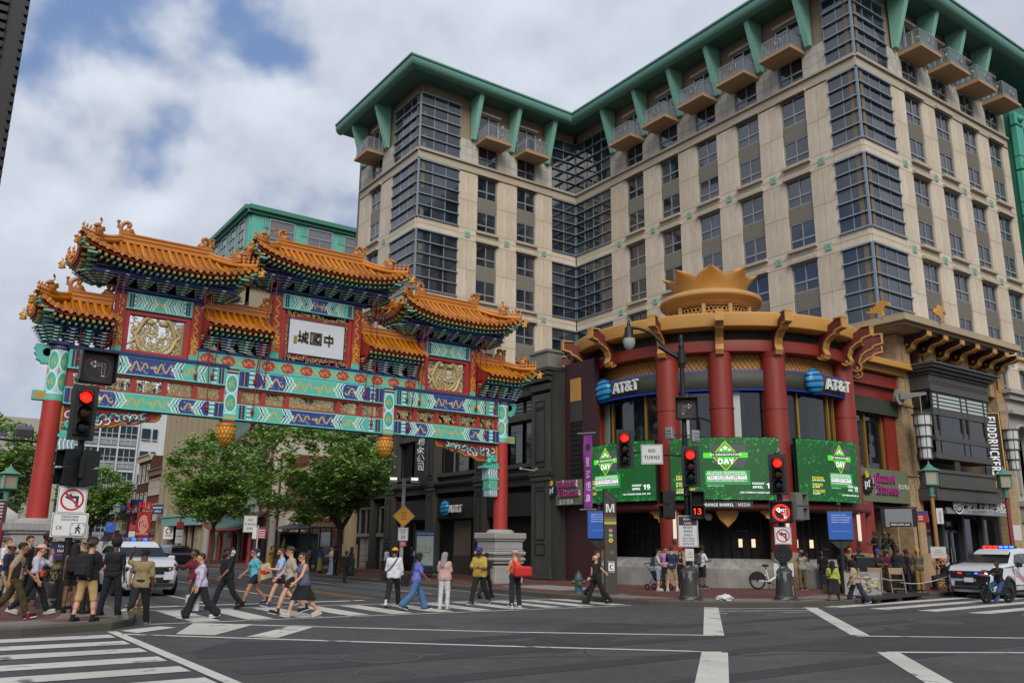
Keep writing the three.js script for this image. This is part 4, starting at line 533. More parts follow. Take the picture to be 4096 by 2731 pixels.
{
const mk=(name,label,z,y,w,h,f,draw,out=0.7)=>{const s=thing(name,label,'sign',25.2-out,y,z,R(-50));mesh('panel',bx(w,h,0.12),mat(0x332222),s);mesh('sign_face',face(w*0.97,h*0.97),tmat(canvas(128,128,draw),0.6),s,0,0,0.063);mesh('arm',rod([0,h*0.3,-0.06],[0.4,h*0.3,-0.9],0.04),mat(0x222222),s);return s;};
mk('hotpot_sign','red board with white spiral pattern and HO letters on the dark brick house',-114.2,3.9,2.1,3.0,0,(c,w,h)=>{c.fillStyle='#8d2126';c.fillRect(0,0,w,h);c.strokeStyle='#d9b9a8';c.lineWidth=4;for(let r=8;r<48;r+=9){c.beginPath();c.arc(64,64,r,r,r+5.4);c.stroke();}c.fillStyle='#b9918a';for(let i=0;i<9;i++)c.fillRect(8+i*13,110,8,10);});
const ho=thing('neon_letters','red HO letters standing above the red spiral board','sign',24.3,5.6,-114.2,R(-50));mesh('letters',letters('HO',0.95,0.15),mat(0xc41c22,0.4),ho,-0.7,0,0);mesh('arm',rod([0,0.1,0],[0.5,-0.1,-1],0.05),mat(0x222222),ho);
mk('market_sign','small blue and white board on the red brick house',-107.6,5.5,1.5,1.1,0,(c,w,h)=>{c.fillStyle='#232c52';c.fillRect(0,0,w,h);text(c,'MARKET',64,40,30,'#dcdfe8');text(c,'DELI',64,90,34,'#dcdfe8');});
mk('shop_board','red and yellow shop banner low on the red brick house',-110.5,1.9,4.2,1.0,0,(c,w,h)=>{c.fillStyle='#6e1518';c.fillRect(0,0,w,h);[...'最好中國城'].forEach((ch,i)=>han(c,ch,38+i*20,64,20,'#d8b545',0.12));c.fillStyle='#c9c2b8';for(let i=0;i<3;i++)c.fillRect(6+i*8,30,5,66);},0.3);
mk('fabric_sign','blue and red flag sign on the white row house',-125.5,6.4,1.9,1.0,0,(c,w,h)=>{c.fillStyle='#2b3f86';c.fillRect(0,0,70,h);c.fillStyle='#93262c';c.fillRect(70,0,60,h);});
mk('fabric_sign','blue flag sign on the dark brick house',-119.5,6.6,1.9,1.0,0,(c,w,h)=>{c.fillStyle='#26386f';c.fillRect(0,0,w,h);c.fillStyle='#a43a38';c.fillRect(20,90,60,30);});
mk('tall_shop_sign','tall narrow maroon sign with chinese characters on the white row house',-121.5,3.8,1.2,3.2,0,(c,w,h)=>{c.fillStyle='#7d3b44';c.fillRect(0,0,w,h);[...'中國城'].forEach((ch,i)=>han(c,ch,64,28+i*36,32,'#c9b7b4',0.09));});
mk('bank_sign','square white sign with dark swirl logo below the green awning',-101.5,2.75,1.3,1.4,0,(c,w,h)=>{c.fillStyle='#c9c8c2';c.fillRect(0,0,w,h);c.strokeStyle='#1c1c1c';c.lineWidth=12;c.beginPath();c.arc(50,46,20,1,5);c.stroke();c.beginPath();c.arc(82,46,20,4,8);c.stroke();text(c,'KUMA',64,92,30,'#2a2a2a');});
}
{
const t=thing('beige_hotel','tall beige pilastered building with turquoise top floors behind the gate','building');
const bm=new THREE.MeshStandardMaterial({map:stT,color:0x9d927c,roughness:0.88}),tealM=mat(0x58a594,0.6),tealD=mat(0x35745f,0.6),grey=mat(0x6b6b6a,0.7);
fput(F25,'wall',bx(25.4,28,0.4),grey,t,-97.4,14,-0.6);mesh('end_wall',bx(22,28,0.4),bm,t,36.2,14,-84.9);
let i=0;for(let u=-109.6;u<-84.6;u+=2.45,i++){fput(F25,'pilaster',B(0.75,28,0.5),bm,t,u,14,0);const wide=i%3===1;for(let s=0;s<6;s++){const w=1.6,y=6.6+s*3.55,f=fput(F25,'window',mg([bx(0.07,2.4,0.1,-w/2+0.05),bx(0.07,2.4,0.1,w/2-0.05),bx(0.05,2.4,0.1),bx(w,0.07,0.1,0,-0.5),bx(w,0.07,0.1,0,1.16),bx(w,0.07,0.1,0,-1.16)]),wide?mat(0x26292b,0.5):mat(0x8a887f,0.6),t,u+1.22,y,-0.3);mesh('pane',B(1.5,2.3,0.02),glass(0x4a5258,0.08,2.1),f,0,0,-0.05);if(wide)fput(F25,'spandrel',B(1.7,0.7,0.1),mat(0x7fa79a,0.6),t,u+1.22,y-1.75,-0.3);fput(F25,'floor_joint',B(2.45,0.05,0.06),mat(0x5b564b,0.9),t,u+1.22,y-1.35,-0.1);}}
for(let k=0;k<4;k++)for(let s=1;s<6;s++){const f=mesh('window',mg([bx(1.9,0.1,0.1,0,1.1),bx(1.9,0.1,0.1,0,-1.1),bx(0.1,2.2,0.1,-0.95),bx(0.1,2.2,0.1,0.95),bx(0.06,2.2,0.1)]),grey,t,29+k*4.2,6.6+s*3.55,-84.68);mesh('pane',B(1.8,2.1,0.02),panes[k],f,0,0,0);}
mesh('gable',mg([ext(shp([[24.8,27.6],[27.5,27.6],[47,27.6],[47,28.2],[30,29.6],[27.5,28.8]]),0.5),bx(22.6,0.35,0.9,36,27.8,0)]),bm,t,0,0,-84.8);
// teal storeys
mesh('teal_wall',[bx(20,10,0.4,37,33,-89.6),bx(0.4,10,20,27,33,-99.6)],tealM,t);
mesh('teal_eave',[bx(21,0.5,1.4,37,38.1,-89.4),bx(1.4,0.5,21,26.8,38.1,-99.6),bx(21,0.4,0.7,37,37.7,-89.4),bx(0.7,0.4,21,26.8,37.7,-99.6)],tealD,t);
for(const[F,list]of[[Fz(-89.38),[[30.5,2.9],[35.05,3.0],[39.5,2.8],[44,2.8]]],[Fx(26.78),[[-91.9,2.0],[-95.2,2.0],[-98.6,2.0],[-102,2.0],[-105.2,2.0]]]])for(const[u,w]of list)for(const y of[35.6,31.6]){const f=fput(F,'window',mg([bx(w,0.16,0.16,0,1.65),bx(w,0.12,0.14,0,0.55),bx(w,0.12,0.14,0,-0.55),bx(w,0.12,0.14,0,-1.6),bx(0.14,3.3,0.14,-w/2),bx(0.14,3.3,0.14,w/2),bx(0.07,2.1,0.1,0,-0.5)]),mat(0x8b9294,0.5),t,u,y,0.04);mesh('pane',B(w-0.1,3.2,0.02),glass(0x55595c,0.1,2.1),f,0,0,-0.04);const g=[];for(let q=0;q<4;q++)g.push(bx(0.1,1.2,0.08,-w/2-0.75+q*0.2,1.1,0));mesh('flute',g,tealM,f).userData.kind='stuff';}
fput(F25,'awning',mg([bx(15,0.9,0.8),bx(15.2,0.14,1.0,0,0.5),bx(15.2,0.14,1.0,0,-0.45)]),mat(0x6f9a8d,0.7),t,-97.5,4.0,0.4);fput(F25,'garage_mouth',bx(11.5,3.3,0.2),dark,t,-97.3,1.75,-0.1);for(const u of[-103.6,-91.0])fput(F25,'gate_pier',mg([bx(1.0,5.6,0.6),...[1,2,3,4].map((k)=>bx(0.7,0.5,0.7,0,-2.4+k*0.95))]),bm,t,u,2.8,0.1);
fput(F25,'white_panel',bx(5.0,5.6,0.3),mat(0xa5a39c,0.8),t,-87.8,2.8,0);fput(F25,'white_panel',bx(2.8,5.2,0.3),mat(0xa5a39c,0.8),t,-106.2,2.8,0);
}
{
const t=thing('chinese_roof_house','white house with green tiled upturned roof and red posts behind the street trees','building'),tileG=mat(0x1f4a42,0.45),redT2=mat(0x7d1f22,0.6),wallW=mat(0xb3ada2,0.85);
fput(F25,'wall',bx(12.4,10.6,9),wallW,t,-77.5,5.3,-4.55);
const roof=(z0,z1,y0,y1,run,lift,n)=>{const vs=[],ix=[],N=14,M=6;for(let i=0;i<=N;i++)for(let j=0;j<=M;j++){const s=i/N*2-1,q=j/M,up=lift*Math.pow(Math.abs(s),4)*(1-q);vs.push(25.2-run*(1-q),y0+(y1-y0)*(q*0.55+0.45*q*q)+up,(z0+z1)/2+s*(z1-z0)/2*(1-0.1*q));}for(let i=0;i<N;i++)for(let j=0;j<M;j++){const a=i*(M+1)+j;ix.push(a,a+1,a+M+1,a+1,a+M+2,a+M+1);}const g=new THREE.BufferGeometry();g.setAttribute('position',new THREE.Float32BufferAttribute(vs,3));g.setIndex(ix);g.computeVertexNormals();const r=mesh('tiled_roof',g,both(tileG),t);const rib=[];for(let i=0;i<n;i++){const s=(i+0.5)/n*2-1,at=(q)=>[25.2-run*(1-q),y0+(y1-y0)*(q*0.55+0.45*q*q)+lift*Math.pow(Math.abs(s),4)*(1-q)+0.04,(z0+z1)/2+s*(z1-z0)/2*(1-0.1*q)];rib.push(tube([at(0),at(0.35),at(0.7),at(1)],0.07,6,5));}mesh('tile_row',rib,tileG,r).userData.kind='stuff';const e=[];for(let i=0;i<N;i++){const P0=vs.slice(i*(M+1)*3,i*(M+1)*3+3),P1=vs.slice((i+1)*(M+1)*3,(i+1)*(M+1)*3+3);e.push(rod([P0[0],P0[1]-0.1,P0[2]],[P1[0],P1[1]-0.1,P1[2]],0.13,0.13,6));}for(const s of[0,N]){const k=s*(M+1)*3;e.push(rod([vs[k],vs[k+1],vs[k+2]],[vs[k]-0.5,vs[k+1]+0.5,vs[k+2]+(s?0.6:-0.6)],0.12,0.02,6),tube([0,2,4,6].map((j)=>[vs[k+j*3],vs[k+j*3+1]+0.1,vs[k+j*3+2]]),0.12,8,6));}mesh('red_eave',e,redT2,r);};
roof(-84.2,-71,10.5,13.2,2.2,0.9,34);roof(-84,-71.2,2.9,4.3,1.7,0.5,30);
for(const u of[-83.2,-80.2,-76.6,-73.6,-71.6]){fput(F25,'red_post',cyl(0.16,0.16,2.7,0,0,0,10),redT2,t,u,1.5,1.3);fput(F25,'red_strip',bx(0.3,6,0.2),redT2,t,u,7.4,0.05);}
for(const u of[-81.7,-78.4,-75.1,-72.6])houseWin(F25,t,u,6.6,1.3,2.2,redT2);
fput(F25,'shopfront',bx(11.5,2.3,0.2),darkG[1],t,-77.4,1.4,0);fput(F25,'door',mg([bx(0.12,2.4,0.15,-0.7),bx(0.12,2.4,0.15,0.7),bx(1.5,0.12,0.15,0,1.2)]),mat(0x8c887e,0.5),t,-78.9,1.4,0.2);
const tt=canvas(128,64,(c,w,h)=>{c.fillStyle='#5d1a14';c.fillRect(0,0,w,h);text(c,'610',64,34,46,'#d99b2e');});fput(F25,'number_board',face(1.5,0.55),tmat(tt),t,-78.9,2.75,1.5);
for(let i=0;i<7;i++)mesh('string_lamp',sph(0.16),mat(0xb2562a),t,23.4,10.2,-83+i*1.8);
}
{
const t=thing('office_block','white modern office block with grey glass bands far down the street','building'),wh=mat(0xb9bcc0,0.7),FO=Fz(-150),bl=glass(0x2b3844,0.06,2.0),sp=mat(0x7f878d,0.5);
fput(FO,'wall',bx(19,27,8),wh,t,28.2,13.5,-4.2);
for(let s=0;s<7;s++){const y=4.2+s*3.75;for(let k=0;k<4;k++){const u=19.4+k*2.9;fput(FO,'window',B(2.55,1.75,0.1),bl,t,u+0.2,y,0.02);fput(FO,'spandrel',B(2.55,1.2,0.08),sp,t,u+0.2,y-1.55,0.02);fput(FO,'mullion',mg([bx(0.07,3.0,0.2,-0.42),bx(0.07,3.0,0.2,0.42),bx(2.6,0.08,0.2,0,0.3),bx(2.6,0.08,0.2,0,-0.7)]),wh,t,u+0.2,y-0.6,0.06);}fput(FO,'floor_band',B(11.8,0.3,0.3),wh,t,23.6,y+1.2,0.1);for(const[u,w]of[[31.0,1.35],[32.4,0.75],[34.6,0.75],[36,1.35]]){const f=fput(FO,'window',B(w,1.75,0.1),bl,t,u,y,0.02);mesh('sill',B(w+0.1,0.1,0.2),wh,f,0,-0.92,0.05);}}
for(let k=0;k<5;k++)fput(FO,'fin',B(0.22,27,0.35),wh,t,18+k*2.9+0.15,13.5,0.1);
const t2=thing('grey_office','grey office block left of the white one, seen beside the gate column','building');fput(Fz(-140),'wall',bx(16,19,8),mat(0x9b978d,0.8),t2,9.5,9.5,-4);for(let s=0;s<5;s++)for(let k=0;k<5;k++){const f=fput(Fz(-140),'window',B(1.7,1.6,0.1),bl,t2,3.5+k*3,3.2+s*3.4,0.02);mesh('sill',B(1.9,0.12,0.2),wh,f,0,-0.86,0.06);}
}
{const t=thing('left_brick_house','brown brick house on the left side of the street behind the red column','building'),F=(u,v,n)=>0;mesh('wall',bx(8,9,14),rw(0x8d5c50,14,9),t,-1.5,4.6,-84);mesh('cornice',bx(8.3,0.4,14.3),mat(0x5d4a40),t,-1.5,9.2,-84);for(let s=0;s<2;s++)for(let k=0;k<4;k++)mesh('window',mg([bx(0.1,1.7,1.0),bx(0.2,0.15,1.2,0,-0.9),bx(0.2,0.15,1.2,0,0.9)]),s?panes[k]:panes[k+1],t,2.52,3.8+s*3,-79-k*3.1);for(let k=0;k<2;k++)mesh('window',bx(1.0,1.7,0.1),panes[k],t,-0.5+k*2,6.2,-76.96);
const t2=thing('cream_block','cream apartment block standing far behind the left street trees','building');mesh('wall',bx(12,13,12),mat(0xa39a84,0.85),t2,1.5,6.5,-118);for(let s=0;s<4;s++)for(let k=0;k<4;k++){const f=mesh('window',B(1.2,1.6,0.1),panes[k],t2,-2.5+k*2.7,2.5+s*2.9,-111.97);mesh('sill',B(1.4,0.12,0.2),mat(0x8b8474),f,0,-0.85,0.04);}mesh('roof',bx(12.4,0.3,12.4),mat(0x6b6557),t2,1.5,13.1,-118);}
{
const t=thing('arched_front','pale building with arched window and heavy cornice at the right edge','building'),wh=new THREE.MeshStandardMaterial({map:stT,color:0xa6a6a4,roughness:0.8}),F=Fz(-24.5);
const s=shp([[0,0],[14,0],[14,10],[0,10]]);for(let k=0;k<4;k++){const h=new THREE.Path();const x=1.2+k*3.3;h.moveTo(x,5.0);h.lineTo(x,8.0);h.absarc(x+0.95,8.0,0.95,PI,0,true);h.lineTo(x+1.9,5.0);h.lineTo(x,5.0);s.holes.push(h);const h2=new THREE.Path();h2.moveTo(x,0.2);h2.lineTo(x,3.2);h2.lineTo(x+2.2,3.2);h2.lineTo(x+2.2,0.2);h2.lineTo(x,0.2);s.holes.push(h2);}
fput(F,'wall',ext(s,0.5),wh,t,53.1,0.1,-0.4);fput(F,'glazing',bx(14,10,0.1),darkG[0],t,60,5,-0.6);for(let k=0;k<4;k++){fput(F,'arch_moulding',mg([new THREE.TorusGeometry(1.08,0.1,6,16,PI).translate(0,8.1,0),bx(0.22,3.1,0.2,-1.08,6.55),bx(0.22,3.1,0.2,1.08,6.55),bx(0.4,0.2,0.3,-1.08,8.05),bx(0.4,0.2,0.3,1.08,8.05)]),wh,t,55.25+k*3.3,0,0.15);fput(F,'mullion',mg([bx(0.08,4,0.1,0,7),bx(1.9,0.08,0.1,0,8)]),slateD,t,55.25+k*3.3,0,-0.5);}
fput(F,'cornice',mg([bx(14.4,0.35,1.2),bx(14.8,0.25,1.6,0,0.28),bx(14.2,0.8,0.7,0,-0.55)]),wh,t,60,10.7,0.2);fput(F,'belt',mg([bx(14,0.3,0.7),bx(14,0.9,0.3,0,-0.6)]),stoneG,t,60,4.4,0.1);fput(F,'awning',bx(8,0.5,1.4),mat(0x17181a,0.6),t,58,3.6,0.6);
mesh('side_wall',bx(0.3,10.6,6),wh,t,53.0,5.4,-27.5);
const t2=thing('turquoise_tower','turquoise panelled tower edge at the right side of the photograph','building'),tm=mat(0x3f9580,0.55),td=mat(0x2e705f,0.6);
mesh('wall',bx(14,36,10),td,t2,72.6,18,-31.8);for(let k=0;k<9;k++){const y=33.4-k*3.7;mesh('pier_panel',RB(1.1,2.5,0.5,0.08),tm,t2,66.0,y-1.2,-26.6);mesh('boss_panel',RB(1.1,1.05,0.5,0.08),tm,t2,66.0,y+0.7,-26.6);mesh('boss',sph(0.3),tm,t2,66.0,y+0.7,-26.3);mesh('spandrel',RB(5,1.0,0.4,0.08),tm,t2,69.3,y+0.6,-26.6);const f=mesh('window',mg([bx(0.08,2.5,0.1,-1.2),bx(0.08,2.5,0.1,0),bx(2.5,0.08,0.1,0,-0.3),bx(2.5,0.08,0.1,0,1.2)]),frameM,t2,68.3,y-1.2,-26.7);mesh('pane',B(2.4,2.4,0.02),pm(),f,0,0,-0.03);}
}
function RB(w,h,d,r){return new RoundedBoxGeometry(w,h,d,2,r);}
// ---------- the archway ----------
const GA=thing('chinese_archway','ornate archway of golden tiled roofs on two red columns spanning the side street','archway',12.3,0,-31);
const cRed=new THREE.MeshStandardMaterial({map:redT,color:0xa62c24,roughness:0.55}),cTeal=mat(0x4fa79a,0.55),cNavy=mat(0x1c2f66,0.55),cGold=new THREE.MeshStandardMaterial({color:0xb5822c,roughness:0.45,metalness:0.2}),cTile=new THREE.MeshPhysicalMaterial({color:0xb36d12,roughness:0.34,clearcoat:0.25,clearcoatRoughness:0.25}),cTile2=new THREE.MeshPhysicalMaterial({color:0x9a5c10,roughness:0.4,clearcoat:0.2,clearcoatRoughness:0.3}),cRedM=mat(0x8c231d,0.6),cStone=new THREE.MeshStandardMaterial({map:stT,color:0x98999b,roughness:0.9}),cFret=new THREE.MeshStandardMaterial({color:0xab9a6c,roughness:0.55,metalness:0.1});
const gp=(n,g,m,x=0,y=0,z=0,ry=0,p=GA)=>mesh(n,g,m,p,x,y,z,ry);
// painted beams
const squig=(c,x,y,w,h,col,n=3)=>{c.strokeStyle=col;c.lineCap='round';for(let p=0;p<2;p++){c.lineWidth=h*(p?0.035:0.075);c.beginPath();for(let i=0;i<=40;i++){const t=i/40,X=x+w*t,Y=y+h*0.34*Math.sin(t*n*2*PI+p*0.5)*(1-0.3*t);i?c.lineTo(X,Y):c.moveTo(X,Y);}c.stroke();}c.fillStyle=col;c.beginPath();c.ellipse(x+w*0.02,y,h*0.15,h*0.12,0,0,7);c.fill();for(let i=0;i<w/h*16;i++){c.beginPath();c.arc(x+rnd()*w,y+(rnd()-0.5)*h*0.85,h*rr(0.015,0.05),0,5);c.lineWidth=h*0.025;c.stroke();}};
const COL={b:'#22387e',g:'#4bab98',t:'#6fc0b9',n:'#16224f',y:'#b59c58',w:'#c9d3cc'};
function beamTex(w,h,centre,flank,kind){
return canvas(w,h,(c)=>{
const f=centre==='b'?COL.g:COL.b;c.fillStyle=flank==='b'?COL.b:COL.g;c.fillRect(0,0,w,h);
const band=(x,ww)=>{c.fillStyle=COL.n;c.fillRect(x,0,ww,h);c.fillStyle=COL.y;for(let i=0;i<h/9;i++){c.beginPath();c.arc(x+ww/2,5+i*9,3,0,7);c.fill();}};
const stripes=(x,ww)=>{const s=[COL.t,COL.w,COL.b,COL.t,COL.w,COL.g];for(let i=0;i<6;i++){c.fillStyle=s[i];c.fillRect(x,h*i/12,ww,h-h*i/6);}};
const chev=(x,dir)=>{const s=[COL.w,COL.n,COL.w,COL.t,COL.g,COL.w];s.forEach((k,i)=>{c.strokeStyle=k;c.lineWidth=h*0.075;c.beginPath();const o=x+dir*i*h*0.07;c.moveTo(o,0);c.lineTo(o+dir*h*0.16,h*0.25);c.lineTo(o+dir*h*0.16,h*0.35);c.lineTo(o+dir*h*0.32,h*0.5);c.lineTo(o+dir*h*0.16,h*0.65);c.lineTo(o+dir*h*0.16,h*0.75);c.lineTo(o,h);c.stroke();});};
if(kind==='medal'){c.fillStyle='#58ab98';c.fillRect(0,0,w,h);for(let i=0;i<12;i++){const x=(i+0.5)*w/12;squig(c,x-w/24,h/2,w/12,h*0.7,COL.y,1);c.fillStyle='#9c3427';c.beginPath();c.ellipse(x,h/2,h*0.42,h*0.4,0,0,7);c.fill();for(let k=0;k<8;k++){c.beginPath();c.arc(x+h*0.38*Math.cos(k*PI/4),h/2+h*0.34*Math.sin(k*PI/4),h*0.1,0,7);c.fill();}squig(c,x-h*0.28,h/2,h*0.56,h*0.55,COL.y,1.3);}}
else{
const e=h*0.5;c.fillStyle=centre==='b'?COL.b:COL.g;const cx0=w*0.3,cx1=w*0.7;c.fillRect(cx0,0,cx1-cx0,h);
squig(c,cx0+h*0.45,h/2,(w*0.4-h)*0.44,h*0.8,COL.y,2);squig(c,w/2+h*0.15,h/2,(w*0.4-h)*0.44,h*0.8,COL.y,2);c.fillStyle=COL.y;c.beginPath();c.arc(w/2,h/2,h*0.07,0,7);c.fill();
for(const m of[0,1]){c.save();if(m){c.translate(w,0);c.scale(-1,1);}c.fillStyle=flank==='b'?COL.b:COL.g;squig(c,w*0.185,h/2,w*0.1,h*0.85,COL.y,1.4);stripes(e,w*0.1-e);chev(w*0.13,1);chev(w*0.285,1);band(e*0.25,e*0.55);c.restore();}
}
c.fillStyle=COL.t;c.fillRect(0,0,w,h*0.05);c.fillRect(0,h*0.94,w,h*0.06);c.fillStyle=COL.y;for(let i=0;i<0;i++);
});
}
function beam(n,x0,x1,y0,y1,d,tex){const w=x1-x0,h=y1-y0,b=gp(n,RB(w,h,d,0.03),cTeal,(x0+x1)/2,(y0+y1)/2,0);const m=tmat(tex,0.5);mesh('painting',face(w-0.04,h-0.03),m,b,0,0,d/2+0.004);mesh('painting',face(w-0.04,h-0.03),m,b,0,0,-d/2-0.004,PI);return b;}
const tBlue=beamTex(768,96,'b','g'),tGreen=beamTex(768,96,'g','b'),tMed=beamTex(1024,64,'g','g','medal');
for(const s of[-1,1]){const a=s<0?-8.6:3.42,b=a+5.18;beam('lower_beam',a,b,6.02,6.6,0.5,tGreen);beam('upper_beam',a,b,7.2,7.88,0.5,tBlue);gp('beam_cap',bx(5.3,0.1,0.62),cNavy,(a+b)/2,7.93,0);}
beam('lower_beam',-2.98,2.92,6.0,6.6,0.5,tBlue);beam('upper_beam',-2.98,2.92,7.2,7.86,0.5,tGreen);beam('medallion_beam',-4.55,4.5,7.875,8.38,0.44,tMed);gp('beam_cap',bx(9.1,0.07,0.55),cNavy,0,8.42,0);
// columns and hanging posts
const ovalT=(w,h,n,bg)=>canvas(w,h,(c)=>{c.fillStyle=bg;c.fillRect(0,0,w,h);for(let k=0;k<n;k++)for(let j=0;j<2;j++){const x=(k+0.5)*w/n,y=h*(0.3+j*0.37);c.fillStyle='#c9d6d2';c.beginPath();c.ellipse(x,y,w/n*0.5,h*0.19,0,0,7);c.fill();c.fillStyle='#3f9d84';c.beginPath();c.ellipse(x,y,w/n*0.42,h*0.165,0,0,7);c.fill();squig(c,x-w/n*0.22,y,w/n*0.44,h*0.2,COL.y,1.4);c.fillStyle='#a05a48';c.beginPath();c.arc(k*w/n,h*0.48,w/n*0.12,0,7);c.fill();}c.fillStyle=COL.n;c.fillRect(0,0,w,h*0.1);c.fillStyle=COL.g;c.fillRect(0,h*0.89,w,h*0.11);c.fillStyle=COL.y;for(let i=0;i<24;i++){c.beginPath();c.arc((i+0.5)*w/24,h*0.05,h*0.016,0,7);c.arc((i+0.5)*w/24,h*0.945,h*0.02,0,7);c.fill();}c.fillStyle='#fff';for(let i=0;i<60;i++)c.fillRect(i*w/60,h*0.865,w/120,h*0.015);});
const headT=ovalT(512,256,5,'#8fb9c4'),postT=ovalT(128,384,1,'#8fb9c4');
for(const x of[-8.86,8.89]){
const c=gp('column',mg([cyl(0.29,0.315,3.85,0,4.2,0,28)]),cRed,x,0,0);mesh('painted_head',cyl(0.295,0.295,1.86,0,7.03,0,28),tmat(headT,0.5),c);mesh('navy_cap',bx(0.75,0.1,0.7,0,8.0,0),cNavy,c);
const s=Math.sign(x);const ear=shp([[0,0.62],[0.42,0.62],[0.46,0.5],[0.4,0.42],[0.44,0.32],[0.36,0.24],[0.36,0.12],[0.26,0.08],[0.2,0],[0,0.02]]);const e=mesh('ear_board',ext(ear,0.14,0.015).translate(0.28,0,-0.07),cTeal,c,0,7.3,0,s<0?PI:0);mesh('gilding',cyl(0.14,0.14,0.17,0,0,0,12).rotateX(PI/2),cGold,e,0.36,0.38,0);const tb=mesh('tenon',bx(0.4,0.3,0.3,s*0.42,6.25,0),cTeal,c);mesh('gilding',bx(0.3,0.2,0.31,s*0.42,6.25,0),cGold,c);
const pd=gp('pedestal',mg([[0.75,1.44,0.5],[0.12,1.5,1.0],[0.14,1.6,1.13],[0.1,1.48,1.25],[0.16,1.62,1.37],[0.08,1.48,1.49],[0.36,1.42,1.7],[0.1,1.54,1.92],[0.26,1.64,2.09]].map(([h,w,y])=>RB(w,h,w,0.045).translate(0,y,0))),cStone,x,0,0);
mesh('pedestal_disc',lathe([[0,2.36],[0.46,2.36],[0.58,2.3],[0.6,2.22]],28),cStone,pd);const pet=[];for(let q=0;q<4;q++)for(let i=0;i<11;i++){const px=-0.72+i*0.144;for(const[y,w]of[[1.13,0.79],[1.37,0.8]])pet.push(sph(0.075,0,0,0,1,0.9,0.5,6).translate(px,y,w).rotateY(q*PI/2));for(const y of[2.09])pet.push(bx(0.03,0.2,0.03,px,y,0.82).rotateY(q*PI/2));}mesh('carving',pet,cStone,pd).userData.kind='stuff';
}
for(const x of[-3.2,3.18]){
const p=gp('hanging_post',bx(0.46,1.9,0.46),cTeal,x,6.93,0);for(const[dx,dz,r]of[[0,0.232,0],[0,-0.232,PI],[-0.232,0,-PI/2],[0.232,0,PI/2]])mesh('painting',face(0.45,1.88),tmat(postT,0.5),p,dx,0,dz,r);
mesh('red_stub',bx(0.4,0.2,0.4),cRed,p,0,-1.05,0);
const k=mesh('gilt_knob',lathe([[0,-0.68],[0.08,-0.62],[0.22,-0.5],[0.31,-0.3],[0.33,-0.05],[0.28,0.02],[0.35,0.08],[0.34,0.13],[0.3,0.15],[0,0.15]],26),cGold,p,0,-1.22,0);const pt=[];for(let j=0;j<3;j++)for(let i=0;i<14;i++){const a=(i+j*0.5)*PI/7,r=[0.325,0.325,0.29][j];pt.push(sph(0.07,0,0,0,1,1.35,0.4,7).translate(0,-0.06-j*0.12,r).rotateY(a));}for(let i=0;i<12;i++)pt.push(tube([[0.27,-0.36,0],[0.2,-0.5,0.06],[0.05,-0.63,0.02]],0.03,6,5).rotateY(i*PI/6));mesh('knob_petal',pt,cGold,k).userData.kind='stuff';
}
// fret rows: red rails and posts, gilt openwork
const curl=(x,y,r,a,s=1)=>{const p=[];for(let i=0;i<9;i++){const t=a+s*i*0.62,q=r*(1-i*0.1);p.push([x+q*Math.cos(t),y+q*Math.sin(t),rr(-0.02,0.02)]);}return tube(p,r*0.2,14,5);};
function dragonWork(w,h,n,body,rs=0.07){
const g=[];for(const s of[-1,1]){if(!body)break;const pts=[];for(let i=0;i<=12;i++){const t=i/12;pts.push([s*w*(0.06+0.4*Math.abs(Math.sin(t*2.6+0.3))*(0.6+0.4*t)),h*(0.42-0.84*t)+h*0.09*Math.sin(t*12),0.03*Math.sin(t*9)]);}g.push(tube(pts,h*0.06,46,6));g.push(sph(h*0.085,s*w*0.12,h*0.33,0.03,1.3,1,0.8,8),tube([[s*w*0.3,h*0.2,0],[s*w*0.44,h*0.05,0],[s*w*0.36,-h*0.1,0.03],[s*w*0.46,-h*0.3,0]],h*0.045,20,5),tube([[s*w*0.05,-h*0.1,0],[s*w*0.2,-h*0.02,0],[s*w*0.25,-h*0.22,0.02],[s*w*0.12,-h*0.42,0]],h*0.035,20,5));}
for(let i=0;i<n;i++)g.push(curl(rr(-0.46,0.46)*w,rr(-0.44,0.44)*h,rr(0.6,1.3)*rs,rnd()*6,rnd()<0.5?1:-1));return mg(g);
}
const frets=[0,1].map(()=>dragonWork(0.86,0.44,44,false,0.075)),fretL=dragonWork(1.8,0.44,92,false,0.075);
function fretRow(x0,x1,widths){
for(const y of[6.63,7.17])gp('fret_rail',B(x1-x0,0.07,0.36),cRedM,(x0+x1)/2,y,0);const sum=widths.reduce((a,b)=>a+b);let x=x0;
widths.forEach((w,i)=>{const W=w/sum*(x1-x0),cx=x+W/2;gp('fret_post',B(0.16,0.5,0.3),cRed,x+(i?0:0.08),6.9,0);const l=gp('fret_panel',W>1.5?fretL:frets[i%2],cFret,cx,6.9,0.06);l.scale.x=(W-0.16)/(W>1.5?1.8:0.86);mesh('fret_frame',mg([bx(W-0.14,0.03,0.1,0,0.23),bx(W-0.14,0.03,0.1,0,-0.23),bx(W-0.14,0.44,0.01,0,0,-0.12)].slice(0,2)),cGold,l,0,0,0).scale.x=1/l.scale.x;x+=W;});gp('fret_post',B(0.16,0.5,0.3),cRed,x1-0.08,6.9,0);
}
fretRow(-8.55,-3.42,[1,1,1,1,1]);fretRow(3.42,8.58,[1,1,1,1,1]);fretRow(-2.97,2.95,[0.9,0.85,1.9,0.85,0.9]);
